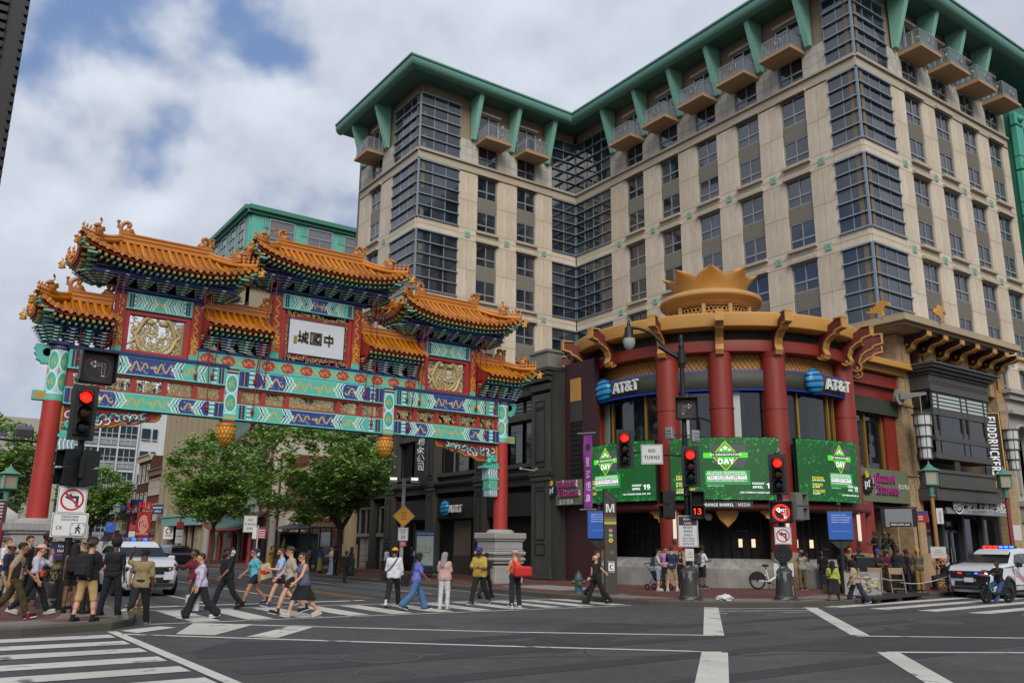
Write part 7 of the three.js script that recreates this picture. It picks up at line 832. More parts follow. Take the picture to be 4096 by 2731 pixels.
{const x=3.0,z=-22.9,t=thing('litter_bin','black slotted litter bin on the left corner beside the soldiers','litter bin',x,0.15,z);mesh('body',lathe([[0.26,0],[0.3,0.7],[0.33,0.72]],20),blkW,t);const g=[];for(let i=0;i<20;i++)g.push(rod([0.31*Math.cos(i*PI/10),0.7,0.31*Math.sin(i*PI/10)],[0.36*Math.cos(i*PI/10+0.3),0.95,0.36*Math.sin(i*PI/10+0.3)],0.012,0.012,5));g.push(new THREE.TorusGeometry(0.36,0.02,6,24).rotateX(PI/2).translate(0,0.95,0));mesh('rim_bars',g,blk,t).userData.kind='stuff';t.scale.setScalar(0.9);}
{const t=thing('drink_can','red drink can standing on the brick pavement of the left corner','can',2.3,0.15,-19.9);mesh('body',cyl(0.035,0.035,0.12,0,0.07,0,14),mat(0x9a1c24,0.3,0.4),t);mesh('lid',cyl(0.03,0.034,0.012,0,0.135,0,14),galv,t);}
// ---------- vehicles ----------
const carWhite=new THREE.MeshPhysicalMaterial({color:0xb9bcc0,roughness:0.35,clearcoat:0.8,clearcoatRoughness:0.1}),carBlack=new THREE.MeshPhysicalMaterial({color:0x0b0c0e,roughness:0.3,clearcoat:0.9,clearcoatRoughness:0.08}),carGlass=glass(0x0c0f12,0.04,1.7),tyreM=mat(0x0d0d0d,0.9),rimM=mat(0x3c3e40,0.4,0.6),plastic=mat(0x101112,0.6);
const carMap=(g,y0=1.16)=>{const p=g.attributes.position;for(let i=0;i<p.count;i++){let x=p.getX(i),y=p.getY(i),z=p.getZ(i);if(y>y0)x*=1-0.27*(y-y0)/0.6;else x*=1-0.06*Math.max(0,(0.75-y)/0.45);if(z>1.5)x*=1-0.17*Math.pow((z-1.5),2);if(z<-1.9)x*=1-0.12*Math.pow(-z-1.9,2);p.setXYZ(i,x,y,z);}g.computeVertexNormals();return toCreasedNormals(g,0.5);};
const side=(pts,w,bev=0.05)=>ext(shp(pts),w-2*bev,bev,8).rotateY(-PI/2).translate((w-2*bev)/2,0,0);
function makeSuv(label,paintM,o={}){
const t=thing('police_suv',label,'car');
const s=new THREE.Shape();s.moveTo(2.3,0.32);s.lineTo(2.46,0.5);s.lineTo(2.5,0.78);s.lineTo(2.42,1.0);s.lineTo(2.2,1.09);s.lineTo(1.05,1.2);s.lineTo(-2.38,1.2);s.lineTo(-2.5,1.0);s.lineTo(-2.48,0.5);s.lineTo(-2.35,0.34);s.lineTo(-1.95,0.32);s.absarc(-1.5,0.4,0.46,PI*1.06,-0.06*PI,true);s.lineTo(1.06,0.32);s.absarc(1.5,0.4,0.46,PI*1.06,-0.06*PI,true);s.closePath();
mesh('body',carMap(ext(s,1.76,0.09,10).rotateY(-PI/2).translate(0.88,0,0)),paintM,t);
mesh('cabin',carMap(side([[1.1,1.16],[0.35,1.66],[0.1,1.74],[-0.6,1.79],[-1.8,1.76],[-2.05,1.68],[-2.42,1.16]],1.78,0.07)),paintM,t);
const gl=(n,pts,w)=>mesh(n,carMap(side(pts,w,0.005)),carGlass,t);
gl('side_window',[[0.72,1.22],[0.22,1.6],[-0.38,1.65],[-0.42,1.22]],1.82);gl('side_window',[[-0.5,1.22],[-0.46,1.65],[-1.2,1.65],[-1.28,1.22]],1.82);gl('side_window',[[-1.38,1.22],[-1.3,1.65],[-1.8,1.62],[-2.02,1.22]],1.82);
const ws=(z0,y0,z1,y1,w)=>{const g=new THREE.BufferGeometry();const a=w*0.98,b=w*0.82;g.setAttribute('position',new THREE.Float32BufferAttribute([-a,y0,z0,a,y0,z0,b,y1,z1,-b,y1,z1],3));g.setIndex([0,1,2,0,2,3]);g.computeVertexNormals();return g;};
mesh('windshield',ws(1.13,1.21,0.36,1.68,0.84),carGlass,t,0,0.02,0.03);mesh('rear_window',ws(-2.42,1.22,-2.12,1.64,-0.82),carGlass,t,0,0.0,-0.06);
for(const x of[-1,1])for(const z of[1.5,-1.5]){const w=mesh('wheel',mg([cyl(0.39,0.39,0.26,0,0,0,28),new THREE.TorusGeometry(0.33,0.065,8,28).rotateX(PI/2).translate(0,x*-0.12,0)]).rotateZ(PI/2),tyreM,t,x*0.86,0.39,z);mesh('rim',mg([cyl(0.24,0.24,0.27,0,0,0,20).rotateZ(PI/2),...[0,1,2,3,4].map((k)=>bx(0.03,0.2,0.06,x*0.135,0.12,0).rotateX(k*1.2566))]),rimM,w);}
mesh('underbody',bx(1.6,0.2,4.4,0,0.32,0),plastic,t);
if(o.wide){mesh('grille',RB(1.36,0.26,0.1,0.03),plastic,t,0,0.87,2.6);mesh('grille_bar',[bx(1.2,0.02,0.02,0,0.06,0.055),bx(1.2,0.02,0.02,0,-0.06,0.055)],mat(0x2c2e30),t,0,0.87,2.61);mesh('badge',sph(0.1,0,0,0,1,0.45,0.2),mat(0x2f4a7a,0.3,0.4),t,0,0.88,2.66);}
else{mesh('grille',RB(0.74,0.24,0.1,0.04),plastic,t,0,0.86,2.58);const g=[];for(let i=-5;i<=5;i++)g.push(bx(0.012,0.2,0.02,i*0.06,0,0.05,0,0,0.5),bx(0.012,0.2,0.02,i*0.06,0,0.05,0,0,-0.5));mesh('grille_mesh',g,mat(0x3a3c3e,0.4,0.4),t,0,0.86,2.59).userData.kind='stuff';}
for(const x of[-1,1]){const h=mesh('headlight',RB(0.5,0.17,0.2,0.05),mat(0x1d1f21,0.15),t,x*0.6,0.9,2.47);h.rotation.y=x*0.38;mesh('lamp',[sph(0.06,-x*0.1,0,0.08),sph(0.06,x*0.06,0,0.08)],mat(0x9a8f86,0.15,0.3),h);mesh('fog_slot',mg([RB(0.3,0.2,0.1,0.03)]),plastic,t,x*0.66,0.56,2.46).rotation.y=x*0.35;const mr=mesh('mirror',RB(0.24,0.18,0.14,0.05),o.mirror??paintM,t,x*1.05,1.24,0.72);mesh('mirror_arm',bx(0.16,0.05,0.08,-x*0.12,-0.08,0),plastic,mr);for(const z of[-0.05,-1.05])mesh('door_handle',bx(0.03,0.035,0.2),plastic,t,x*0.975,1.02,z);mesh('door_gap',[bx(0.01,0.75,0.012,0,0,0.5),bx(0.01,0.8,0.012,0,0,-0.46),bx(0.01,0.7,0.012,0,0,-1.32)],mat(0x4a4c4e),t,x*0.968,0.82,0.3);mesh('tail_light',RB(0.14,0.3,0.1,0.02),mat(0x6d1216,0.3),t,x*0.78,0.98,-2.46);}
mesh('lower_intake',RB(1.15,0.2,0.1,0.04),plastic,t,0,0.55,2.53);mesh('skid',bx(1.5,0.1,0.2,0,0.37,2.44),plastic,t);mesh('plate',bx(0.32,0.16,0.02),mat(0xb9bac2,0.5),t,o.wide?0:0.5,o.wide?0.68:0.64,2.66);
const lb=mesh('light_bar',RB(1.2,0.11,0.28,0.04),mat(0x23282c,0.3),t,0,1.9,-0.35);[[-0.5,0],[-0.3,0],[-0.1,0],[0.1,1],[0.3,1],[0.5,1]].forEach(([x,k],i)=>mesh('strobe',bx(0.15,0.07,0.03),o.wide?glow(k?0xff1c10:0x2a5cff,4):(i===2||i===4?glow(0x2a5cff,2.5):mat(k?0x7c5a54:0x5a6a84,0.3)),lb,(o.wide?-x:x),0,0.13));mesh('bar_feet',[bx(0.1,0.07,0.2,-0.45,-0.08,0),bx(0.1,0.07,0.2,0.45,-0.08,0)],plastic,lb);
return t;
}
{const a=makeSuv('white police SUV with slim grille waiting at the gate crosswalk',carWhite);a.position.set(6.65,0,-31.6);a.scale.setScalar(0.93);a.rotation.y=0.02;
const b=makeSuv('white police SUV with lit blue and red light bar at the right edge',carWhite,{wide:true,mirror:plastic});b.position.set(34.5,0,-16.7);b.scale.setScalar(0.97);b.rotation.y=-PI/2+0.06;
for(const x of[-0.3,0.3])mesh('grille_strobe',bx(0.12,0.05,0.03),glow(x>0?0x2a5cff:0xff1c10,3),b,x,0.92,2.67);
const dt=canvas(512,160,(c,w,h)=>{c.fillStyle='#c4c7cb';c.fillRect(0,0,w,h);for(let i=0;i<4;i++){c.strokeStyle=['#a3262e','#a3262e','#24407f','#a3262e'][i];c.lineWidth=9;c.beginPath();c.moveTo(8,26+i*19);c.bezierCurveTo(90,28+i*18,110,92+i*14,180,98+i*14);c.lineTo(w,98+i*14);c.stroke();}c.fillStyle='#c4c7cb';c.fillRect(196,12,250,84);text(c,'POLICE',322,58,78,'#1f3f86','sans-serif','bold',236);});
mesh('door_decal',face(2.35,0.66),tmat(dt,0.35),b,0.984,0.84,-0.15,PI/2);
const c=makeSuv('black car parked at the far kerb behind the woman in maroon',carBlack);c.name='parked_car';c.position.set(16.2,0,-66);c.rotation.y=PI+0.1;c.scale.set(0.92,0.82,0.92);c.remove(...c.children.filter((q)=>q.name==='light_bar'));const d2=dup(c,'black pickup-like car parked beyond the first black car',16.3,0,-74,PI);d2.name='parked_car_001';}
// bicycles
function wheelG(r,tw,spokes=20){const g=[new THREE.TorusGeometry(r,tw,8,32)];return g;}
const spokeG=(r)=>{const g=[cyl(0.04,0.04,0.1,0,0,0,10).rotateX(PI/2),new THREE.TorusGeometry(r-0.03,0.012,5,28)];for(let i=0;i<18;i++)g.push(bx(0.004,r,0.004,0,r/2,0).rotateZ(i*PI/9));return mg(g);};
{const t=thing('rental_bicycle','green and white rental bicycle parked by the low stone wall','bicycle',27.75,0.15,-22.0,R(-33)),gr=mat(0x2f9a2c,0.4),wh=mat(0xb4b8b8,0.4);t.scale.setScalar(0.93);
for(const x of[-0.58,0.58]){const w=mesh('wheel',mg(wheelG(0.32,0.028)),tyreM,t,x,0.35,0);mesh('spokes',spokeG(0.31),mat(0x3a3c3e,0.4,0.5),w);}
mesh('frame',[rod([-0.58,0.35,0],[-0.1,0.32,0],0.03),rod([-0.1,0.32,0],[0.2,0.5,0],0.055),rod([0.2,0.5,0],[0.42,0.92,0],0.055),rod([-0.1,0.32,0],[-0.2,0.8,0],0.035),rod([-0.58,0.35,0],[-0.16,0.62,0],0.02)],wh,t);mesh('battery',rod([0.2,0.55,0],[0.33,0.82,0],0.06),mat(0x6d7276,0.4),t);mesh('fender',ext((()=>{const s=new THREE.Shape();s.absarc(0,0,0.36,0.2,PI*0.98);s.lineTo(-0.3,0);s.lineTo(0.3,0.05);return s;})(),0.1).translate(0,0,-0.05),blk,t,-0.58,0.36,0);mesh('fork',[rod([0.58,0.35,0.05],[0.46,0.85,0.03],0.022),rod([0.58,0.35,-0.05],[0.46,0.85,-0.03],0.022),rod([0.46,0.82,0],[0.4,1.05,0],0.035)],gr,t);mesh('handlebar',tube([[0.28,1.1,0.3],[0.38,1.08,0.15],[0.4,1.06,0],[0.38,1.08,-0.15],[0.28,1.1,-0.3]],0.016,16,6),blk,t);mesh('basket',ext(shp([[-0.13,0],[0.13,0],[0.18,0.22],[-0.18,0.22]]),0.3).translate(0,0,-0.15),gr,t,0.64,0.86,0);mesh('saddle',[sph(0.13,0,0,0,1.2,0.4,0.9),rod([0,-0.02,0],[0.02,-0.2,0],0.018)],blk,t,-0.22,0.96,0);mesh('crank',[cyl(0.1,0.1,0.03,0,0,0,16).rotateX(PI/2),rod([0,0,0.08],[0.12,-0.12,0.08],0.012),rod([0,0,-0.08],[-0.12,0.12,-0.08],0.012),bx(0.1,0.02,0.08,0.13,-0.13,0.12),bx(0.1,0.02,0.08,-0.13,0.13,-0.12)],blk,t,-0.1,0.32,0);mesh('kickstand',rod([-0.12,0.3,0.03],[-0.16,0.0,0.16],0.012),blk,t);}
{const t=thing('electric_moped','teal and black electric scooter ridden in front of the right police car','scooter',30.2,0,-14.75,R(-98)),tl=mat(0x1d8a80,0.4);t.scale.setScalar(0.95);
for(const z of[0.62,-0.6]){const w=mesh('wheel',mg(wheelG(0.24,0.055)).rotateY(PI/2),tyreM,t,0,0.29,z);mesh('rim',mg([cyl(0.15,0.15,0.06,0,0,0,18).rotateZ(PI/2)]),blk,w);}
mesh('deck',[RB(0.24,0.1,0.7,0.03).translate(0,0.32,0),RB(0.2,0.3,0.3,0.04).translate(0,0.45,-0.3)],blk,t);mesh('deck_tube',[tube([[0,0.29,-0.6],[0,0.3,0],[0,0.34,0.25],[0,0.7,0.42],[0,0.95,0.42]],0.035,20,6)],tl,t);mesh('fork',[rod([0.08,0.29,0.62],[0.06,0.8,0.45],0.022),rod([-0.08,0.29,0.62],[-0.06,0.8,0.45],0.022),rod([0,0.75,0.46],[0,1.08,0.36],0.035)],blk,t);mesh('handlebar',tube([[0.34,1.08,0.22],[0.16,1.1,0.32],[0,1.08,0.35],[-0.16,1.1,0.32],[-0.34,1.08,0.22]],0.02,16,6),blk,t);mesh('seat',[RB(0.24,0.1,0.42,0.04).translate(0,0.74,-0.3),rod([0,0.5,-0.3],[0,0.72,-0.3],0.05)],blk,t);mesh('basket',ext(shp([[-0.16,0],[0.16,0],[0.2,0.2],[-0.2,0.2]]),0.28),blk,t,0,0.72,0.55);mesh('cargo',sph(0.14,0,0.93,0.68,1.2,0.5,1),mat(0x9a2036,0.7),t);mesh('headlight',sph(0.05,0,0.98,0.5),glow(0xffffff,1.2),t);mesh('fender',[tube([[0,0.52,0.4],[0,0.62,0.62],[0,0.52,0.84]],0.05,10,6)],blk,t);}
{const x=21.6,z=-36.9,t=thing('rental_scooter','small green kick scooter parked behind the map board','scooter',x,0.15,z,toCam(x,z,70));mesh('deck',RB(0.16,0.06,0.8,0.02),mat(0x2a7a55,0.5),t,0,0.14,0);for(const q of[-0.45,0.45])mesh('wheel',mg(wheelG(0.09,0.03)).rotateY(PI/2),tyreM,t,0,0.12,q);mesh('stem',[rod([0,0.14,0.42],[0,1.1,0.3],0.03),rod([-0.24,1.1,0.3],[0.24,1.1,0.3],0.018)],blk,t);}
// gear round the speakers' platform on the right
{const t=thing('low_stage','low dark steel platform edge along the kerb under the folding chairs','platform',0,0,0),m=mat(0x2b2b2d,0.6,0.3);mesh('deck',slab([[25.4,-16.2],[30.4,-17.2],[30.2,-18.0],[25.6,-17.0]].reverse(),0.07),m,t,0,0.13,0);for(const[x,z]of[[26,-16.6],[27.8,-16.95],[29.6,-17.3]])mesh('foot',bx(0.3,0.13,0.3),mat(0x5a3a2a,0.8),t,x,0.065,z);}
function foldingChair(label,x,z,ry){const t=thing('folding_chair',label,'chair',x,0.2,z,ry,'folding chairs by the platform'),m=mat(0x8f7b62,0.5,0.2);mesh('seat',RB(0.42,0.03,0.4,0.012),m,t,0,0.44,0);mesh('backrest',RB(0.42,0.22,0.03,0.012),m,t,0,0.74,-0.22);for(const s of[-1,1]){mesh('leg',rod([s*0.22,0,0.26],[s*0.22,0.86,-0.24],0.014),m,t);mesh('leg',rod([s*0.2,0,-0.3],[s*0.2,0.44,0.14],0.014),m,t);}mesh('stretcher',[rod([-0.22,0.14,0.18],[0.22,0.14,0.18],0.01),rod([-0.2,0.16,-0.16],[0.2,0.16,-0.16],0.01)],m,t);return t;}
foldingChair('beige folding chair left, nearer the poster board',28.6,-18.15,R(-60));foldingChair('beige folding chair right, in front of the man in navy tee',29.25,-17.7,R(-50));
{const t=thing('poster_board','collage poster board leaning at the kerb behind the two walking women','board',26.9,0.15,-17.55,toCam(26.9,-17.5));mesh('panel',RB(1.15,0.78,0.05,0.01),mat(0x77786f,0.7),t,0,0.41,0).rotation.x=-0.1;mesh('print',face(1.1,0.74),tmat(canvas(256,170,(c,w,h)=>{c.fillStyle='#85867e';c.fillRect(0,0,w,h);for(let i=0;i<60;i++){c.fillStyle=['#55574f','#a9aaa2','#7a4a44','#3f4038','#b7a25a','#62707a'][i%6];c.fillRect(rnd()*w,24+rnd()*h*0.8,rr(8,46),rr(5,20));}text(c,'ISRAELITES',w/2,14,20,'#26261f');}),0.7),t,0,0.41,0.03).rotation.x=-0.1;}
{const t=thing('a_frame_board','leaning framed board standing beside the man in black tee','board',27.6,0.15,-19.3,toCam(27.6,-19.3,-60));mesh('panel',RB(0.75,0.95,0.04,0.01),mat(0x4a453c,0.7),t,0,0.47,0).rotation.x=-0.25;mesh('leg',bx(0.7,0.95,0.03),mat(0x25221d,0.8),t,0,0.47,-0.2).rotation.x=0.25;}
{const t=thing('banner_stand','grey banner with web address on a black frame above the speakers','banner',32.9,0.15,-19.6,toCam(32.9,-19.6));mesh('frame',[rod([-0.65,0,0],[-0.65,3.2,0],0.025),rod([0.65,0,0],[0.65,3.2,0],0.025),rod([-0.72,3.2,0],[0.72,3.2,0],0.025)],blk,t);mesh('banner',bx(1.28,0.72,0.02),mat(0x222326,0.9),t,0,2.8,0);mesh('print',face(1.0,0.7),tmat(canvas(200,140,(c,w,h)=>{c.fillStyle='#75777a';c.fillRect(0,0,w,h);c.fillStyle='#1a1b1d';c.fillRect(30,h-34,w-40,34);text(c,'WWW.ISUPK.COM',w/2+8,h-16,24,'#c9cacc','sans-serif','bold',140);}),0.9),t,0,2.8,0.013);mesh('print',face(1.0,0.7),mat(0x66686b,0.9),t,0,2.8,-0.013,PI);}
{const t=thing('speaker_riser','black carpeted riser block carrying the three speakers','platform',32.6,0.15,-20.3,toCam(32.6,-20.3));mesh('riser',RB(2.6,0.75,1.4,0.03),mat(0x121213,0.9),t,0,0.375,0);mesh('edge_trim',bx(2.62,0.05,0.03,0,0.76,0.71),mat(0x6b5f4c,0.6),t);}
{const t=thing('loudspeaker_case','tall black equipment case standing left of the riser','case',31.0,0.15,-19.9,toCam(31,-19.9));mesh('case',RB(0.85,1.25,0.6,0.03),mat(0x111214,0.7),t,0,0.63,0);mesh('trim',[bx(0.87,0.04,0.62,0,1.24,0),rod([0.2,0,0.32],[0.2,1.2,0.32],0.015)],mat(0x5d5f62,0.4,0.5),t);}
{const t=thing('barrier_rope','pale rope strung along the kerb from the chairs to the police car','rope');const pts=[];for(let i=0;i<=10;i++)pts.push([28.3+i*0.44,0.72-0.22*Math.sin(i/10*PI),-17.75+i*0.0]);mesh('rope',tube(pts,0.016,30,6),mat(0xa8a8a2,0.8),t);for(const x of[28.3,32.7])mesh('post',cyl(0.02,0.03,0.75,x,0.375,-17.75,8),blk,t);}
{const t=thing('camera_tripod','black camera on a tripod in front of the photographer','tripod',29.75,0.15,-21.0,0.6);for(let i=0;i<3;i++)mesh('leg',rod([0,1.15,0],[0.42*Math.sin(i*2.094),0,0.42*Math.cos(i*2.094)],0.016,0.012),blk,t);mesh('column',cyl(0.025,0.025,0.35,0,1.25,0,10),blk,t);mesh('camera',[RB(0.18,0.16,0.14,0.02).translate(0,1.5,0),cyl(0.05,0.06,0.16,0,0,0,14).rotateX(PI/2).translate(0,1.5,0.14)],blk,t);}
{const t=thing('baby_stroller','folded blue and black stroller among the people by the round building','stroller',23.3,0.15,-23.6,toCam(23.3,-23.6,60));for(const[x,z]of[[-0.25,0.35],[0.25,0.35],[-0.25,-0.35],[0.25,-0.35]])mesh('wheel',new THREE.TorusGeometry(0.09,0.025,6,16).rotateY(PI/2),tyreM,t,x,0.11,z);mesh('frame',[rod([-0.25,0.12,0.35],[-0.25,0.95,-0.45],0.014),rod([0.25,0.12,0.35],[0.25,0.95,-0.45],0.014),rod([-0.25,0.12,-0.35],[-0.25,0.6,0.1],0.014),rod([0.25,0.12,-0.35],[0.25,0.6,0.1],0.014),rod([-0.25,0.95,-0.45],[0.25,0.95,-0.45],0.016)],mat(0x2a3a6a,0.5),t);mesh('seat',RB(0.42,0.4,0.1,0.03),mat(0x1a1c22,0.9),t,0,0.5,-0.1).rotation.x=-0.5;}
{const t=thing('plastic_bag','crumpled white plastic bag lying at the foot of the centre pole','bag',20.45,0.15,-17.95);const g=new THREE.IcosahedronGeometry(0.2,4),p=g.attributes.position;for(let i=0;i<p.count;i++){const k=1+0.5*perlin.noise(p.getX(i)*9,p.getY(i)*9,p.getZ(i)*9);p.setXYZ(i,p.getX(i)*k*1.3,Math.max(0.005,p.getY(i)*k*0.55+0.07),p.getZ(i)*k);}g.computeVertexNormals();mesh('body',g,mat(0xb9babc,0.6),t);}
// ---------- people ----------
class Field{
constructor(lo,hi,c){this.lo=lo;this.c=c;this.n=lo.map((v,i)=>Math.ceil((hi[i]-v)/c)+1);this.d=new Float32Array(this.n[0]*this.n[1]*this.n[2]).fill(1);}
cap(a,b,ra,rb,k=0.03,sz=1){
const{lo,c,n,d}=this,m=Math.max(ra,rb)+k+2*c,i0=[],i1=[];for(let q=0;q<3;q++){i0[q]=Math.max(0,Math.floor((Math.min(a[q],b[q])-m-lo[q])/c));i1[q]=Math.min(n[q]-1,Math.ceil((Math.max(a[q],b[q])+m-lo[q])/c));}
const bx_=b[0]-a[0],by=b[1]-a[1],bz=b[2]-a[2],L=bx_*bx_+by*by+bz*bz||1e-9;
for(let z=i0[2];z<=i1[2];z++)for(let y=i0[1];y<=i1[1];y++)for(let x=i0[0];x<=i1[0];x++){const px=lo[0]+x*c-a[0],py=lo[1]+y*c-a[1],pz=lo[2]+z*c-a[2],t=Math.max(0,Math.min(1,(px*bx_+py*by+pz*bz)/L)),e=Math.hypot(px-t*bx_,py-t*by,(pz-t*bz)*sz)-ra-(rb-ra)*t,id=(z*n[1]+y)*n[0]+x,o=d[id],h=Math.max(0,k-Math.abs(o-e))/k;d[id]=Math.min(o,e)-h*h*k*0.25;}
return this;
}
each(f){const{lo,c,n,d}=this;let id=0;for(let z=0;z<n[2];z++)for(let y=0;y<n[1];y++)for(let x=0;x<n[0];x++,id++)if(d[id]<0.2)d[id]=f(d[id],lo[0]+x*c,lo[1]+y*c,lo[2]+z*c);return this;}
geo(){
const{lo,c,n,d}=this,[nx,ny]=n,nxy=nx*ny,map=new Map(),vs=[],ns=[],ix=[],at=(x,y,z)=>d[(Math.min(n[2]-1,Math.max(0,z))*ny+Math.min(ny-1,Math.max(0,y)))*nx+Math.min(nx-1,Math.max(0,x))];
const E=[[0,1],[0,2],[0,4],[1,3],[1,5],[2,3],[2,6],[3,7],[4,5],[4,6],[5,7],[6,7]];
for(let z=0;z<n[2]-1;z++)for(let y=0;y<ny-1;y++)for(let x=0;x<nx-1;x++){const id=z*nxy+y*nx+x,v=[d[id],d[id+1],d[id+nx],d[id+nx+1],d[id+nxy],d[id+nxy+1],d[id+nxy+nx],d[id+nxy+nx+1]];let s=0;for(let q=0;q<8;q++)if(v[q]<0)s++;if(s===0||s===8)continue;let X=0,Y=0,Z=0,k=0;for(const[a,b]of E)if((v[a]<0)!==(v[b]<0)){const t=v[a]/(v[a]-v[b]);X+=(a&1)+((b&1)-(a&1))*t;Y+=(a>>1&1)+((b>>1&1)-(a>>1&1))*t;Z+=(a>>2)+((b>>2)-(a>>2))*t;k++;}map.set(id,vs.length/3);vs.push(lo[0]+(x+X/k)*c,lo[1]+(y+Y/k)*c,lo[2]+(z+Z/k)*c);const gx=v[1]+v[3]+v[5]+v[7]-v[0]-v[2]-v[4]-v[6],gy=v[2]+v[3]+v[6]+v[7]-v[0]-v[1]-v[4]-v[5],gz=v[4]+v[5]+v[6]+v[7]-v[0]-v[1]-v[2]-v[3],l=Math.hypot(gx,gy,gz)||1;ns.push(gx/l,gy/l,gz/l);}
const quad=(a,b,e,f,flip)=>{a=map.get(a);b=map.get(b);e=map.get(e);f=map.get(f);if(a===undefined||b===undefined||e===undefined||f===undefined)return;flip?ix.push(a,e,b,a,f,e):ix.push(a,b,e,a,e,f);};
for(let z=1;z<n[2]-1;z++)for(let y=1;y<ny-1;y++)for(let x=1;x<nx-1;x++){const id=z*nxy+y*nx+x,s=d[id]<0;if(s!==d[id+1]<0)quad(id,id-nx,id-nx-nxy,id-nxy,!s);if(s!==d[id+nx]<0)quad(id,id-nxy,id-nxy-1,id-1,!s);if(s!==d[id+nxy]<0)quad(id,id-1,id-1-nx,id-nx,!s);}
const g=new THREE.BufferGeometry();g.setAttribute('position',new THREE.Float32BufferAttribute(vs,3));g.setAttribute('normal',new THREE.Float32BufferAttribute(ns,3));g.setIndex(ix);return g;
}
}
const white=(g,f)=>{const p=g.attributes.position,a=new Float32Array(p.count*3);for(let i=0;i<p.count;i++)a.set(f?f(p.getX(i),p.getY(i),p.getZ(i)):[1,1,1],i*3);g.setAttribute('color',new THREE.BufferAttribute(a,3));return g;};
const headG=white(new Field([-0.11,-0.17,-0.13],[0.11,0.16,0.15],0.009).cap([0,0.035,-0.025],[0,0.035,0.015],0.084,0.08,0.02).cap([0,-0.02,0.03],[0,-0.075,0.05],0.06,0.038,0.04).cap([0,-0.03,-0.02],[0,-0.15,-0.03],0.055,0.055,0.03).cap([0,0.015,0.09],[0,-0.022,0.108],0.01,0.017,0.012).cap([0,-0.052,0.083],[0,-0.055,0.084],0.017,0.017,0.012).cap([-0.03,0.028,0.084],[0.03,0.028,0.084],0.014,0.014,0.015).cap([-0.083,-0.01,-0.01],[-0.088,0.02,-0.015],0.014,0.018,0.01).cap([0.083,-0.01,-0.01],[0.088,0.02,-0.015],0.014,0.018,0.01).geo(),(x,y,z)=>{if(z>0.06&&Math.abs(Math.abs(x)-0.032)<0.014&&Math.abs(y-0.012)<0.009)return[0.12,0.1,0.1];if(z>0.06&&Math.abs(Math.abs(x)-0.033)<0.02&&Math.abs(y-0.035)<0.006)return[0.25,0.2,0.18];if(z>0.07&&Math.abs(x)<0.025&&Math.abs(y+0.054)<0.01)return[0.85,0.5,0.48];return[1,1,1];});
// relaxed right hand, wrist at the origin, fingers down -y, palm facing -x, thumb forward (+z)
const handG=(()=>{const f=new Field([-0.05,-0.22,-0.06],[0.05,0.03,0.09],0.0075);f.cap([0,0.02,0],[0,-0.02,0],0.024,0.026,0.02).cap([0,-0.03,0.018],[0,-0.085,0.026],0.02,0.016,0.015,0.9).cap([0,-0.03,-0.016],[0,-0.08,-0.024],0.02,0.015,0.015,0.9);[[0.03,0.075],[0.01,0.085],[-0.011,0.078],[-0.03,0.06]].forEach(([z,L])=>{const a=[0,-0.085,z],b=[-0.008,-0.085-L*0.5,z*1.05],e=[-0.026,-0.085-L*0.92,z*1.05];f.cap(a,b,0.0095,0.0088,0.004).cap(b,e,0.0088,0.008,0.004);});f.cap([-0.004,-0.03,0.03],[-0.014,-0.065,0.056],0.012,0.01,0.008).cap([-0.014,-0.065,0.056],[-0.026,-0.092,0.058],0.01,0.008,0.004);return white(f.geo());})();
const handL=handG.clone().scale(-1,1,1);{const a=handL.index.array;for(let i=0;i<a.length;i+=3){const t=a[i];a[i]=a[i+1];a[i+1]=t;}}
const SKIN={d:0x4b3022,b:0x6b4632,t:0x9c6f52,l:0xb98a70};
const skinMats=Object.fromEntries(Object.entries(SKIN).map(([k,v])=>[k,new THREE.MeshPhysicalMaterial({color:v,vertexColors:true,roughness:0.55,sheen:0.2})]));
const fab=(c)=>mat(c,0.92);
const V=(a,b,t)=>a.map((v,i)=>v+(b[i]-v)*t),add=(a,b)=>a.map((v,i)=>v+b[i]);
const LEGS={S:[2,3,-2,3],W:[26,8,-20,22],V:[-20,24,26,8],K:[22,4,-26,52],A:[6,6,-5,5],Z:[84,88,76,80],M:[70,78,34,10],C:[14,6,-22,6]};
const ARMS={a:[4,8,14,4,8,14],w:[-22,8,18,22,8,26],v:[22,8,26,-22,8,18],b:[22,10,70,20,10,74],h:[2,8,12,100,42,108],f:[52,14,52,8,10,20],p:[6,8,14,58,20,120],c:[62,18,92,62,18,92],u:[95,16,20,0,8,14],m:[58,18,30,58,18,30],x:[26,12,92,26,12,92],r:[10,10,20,34,10,60]};
const people=[];
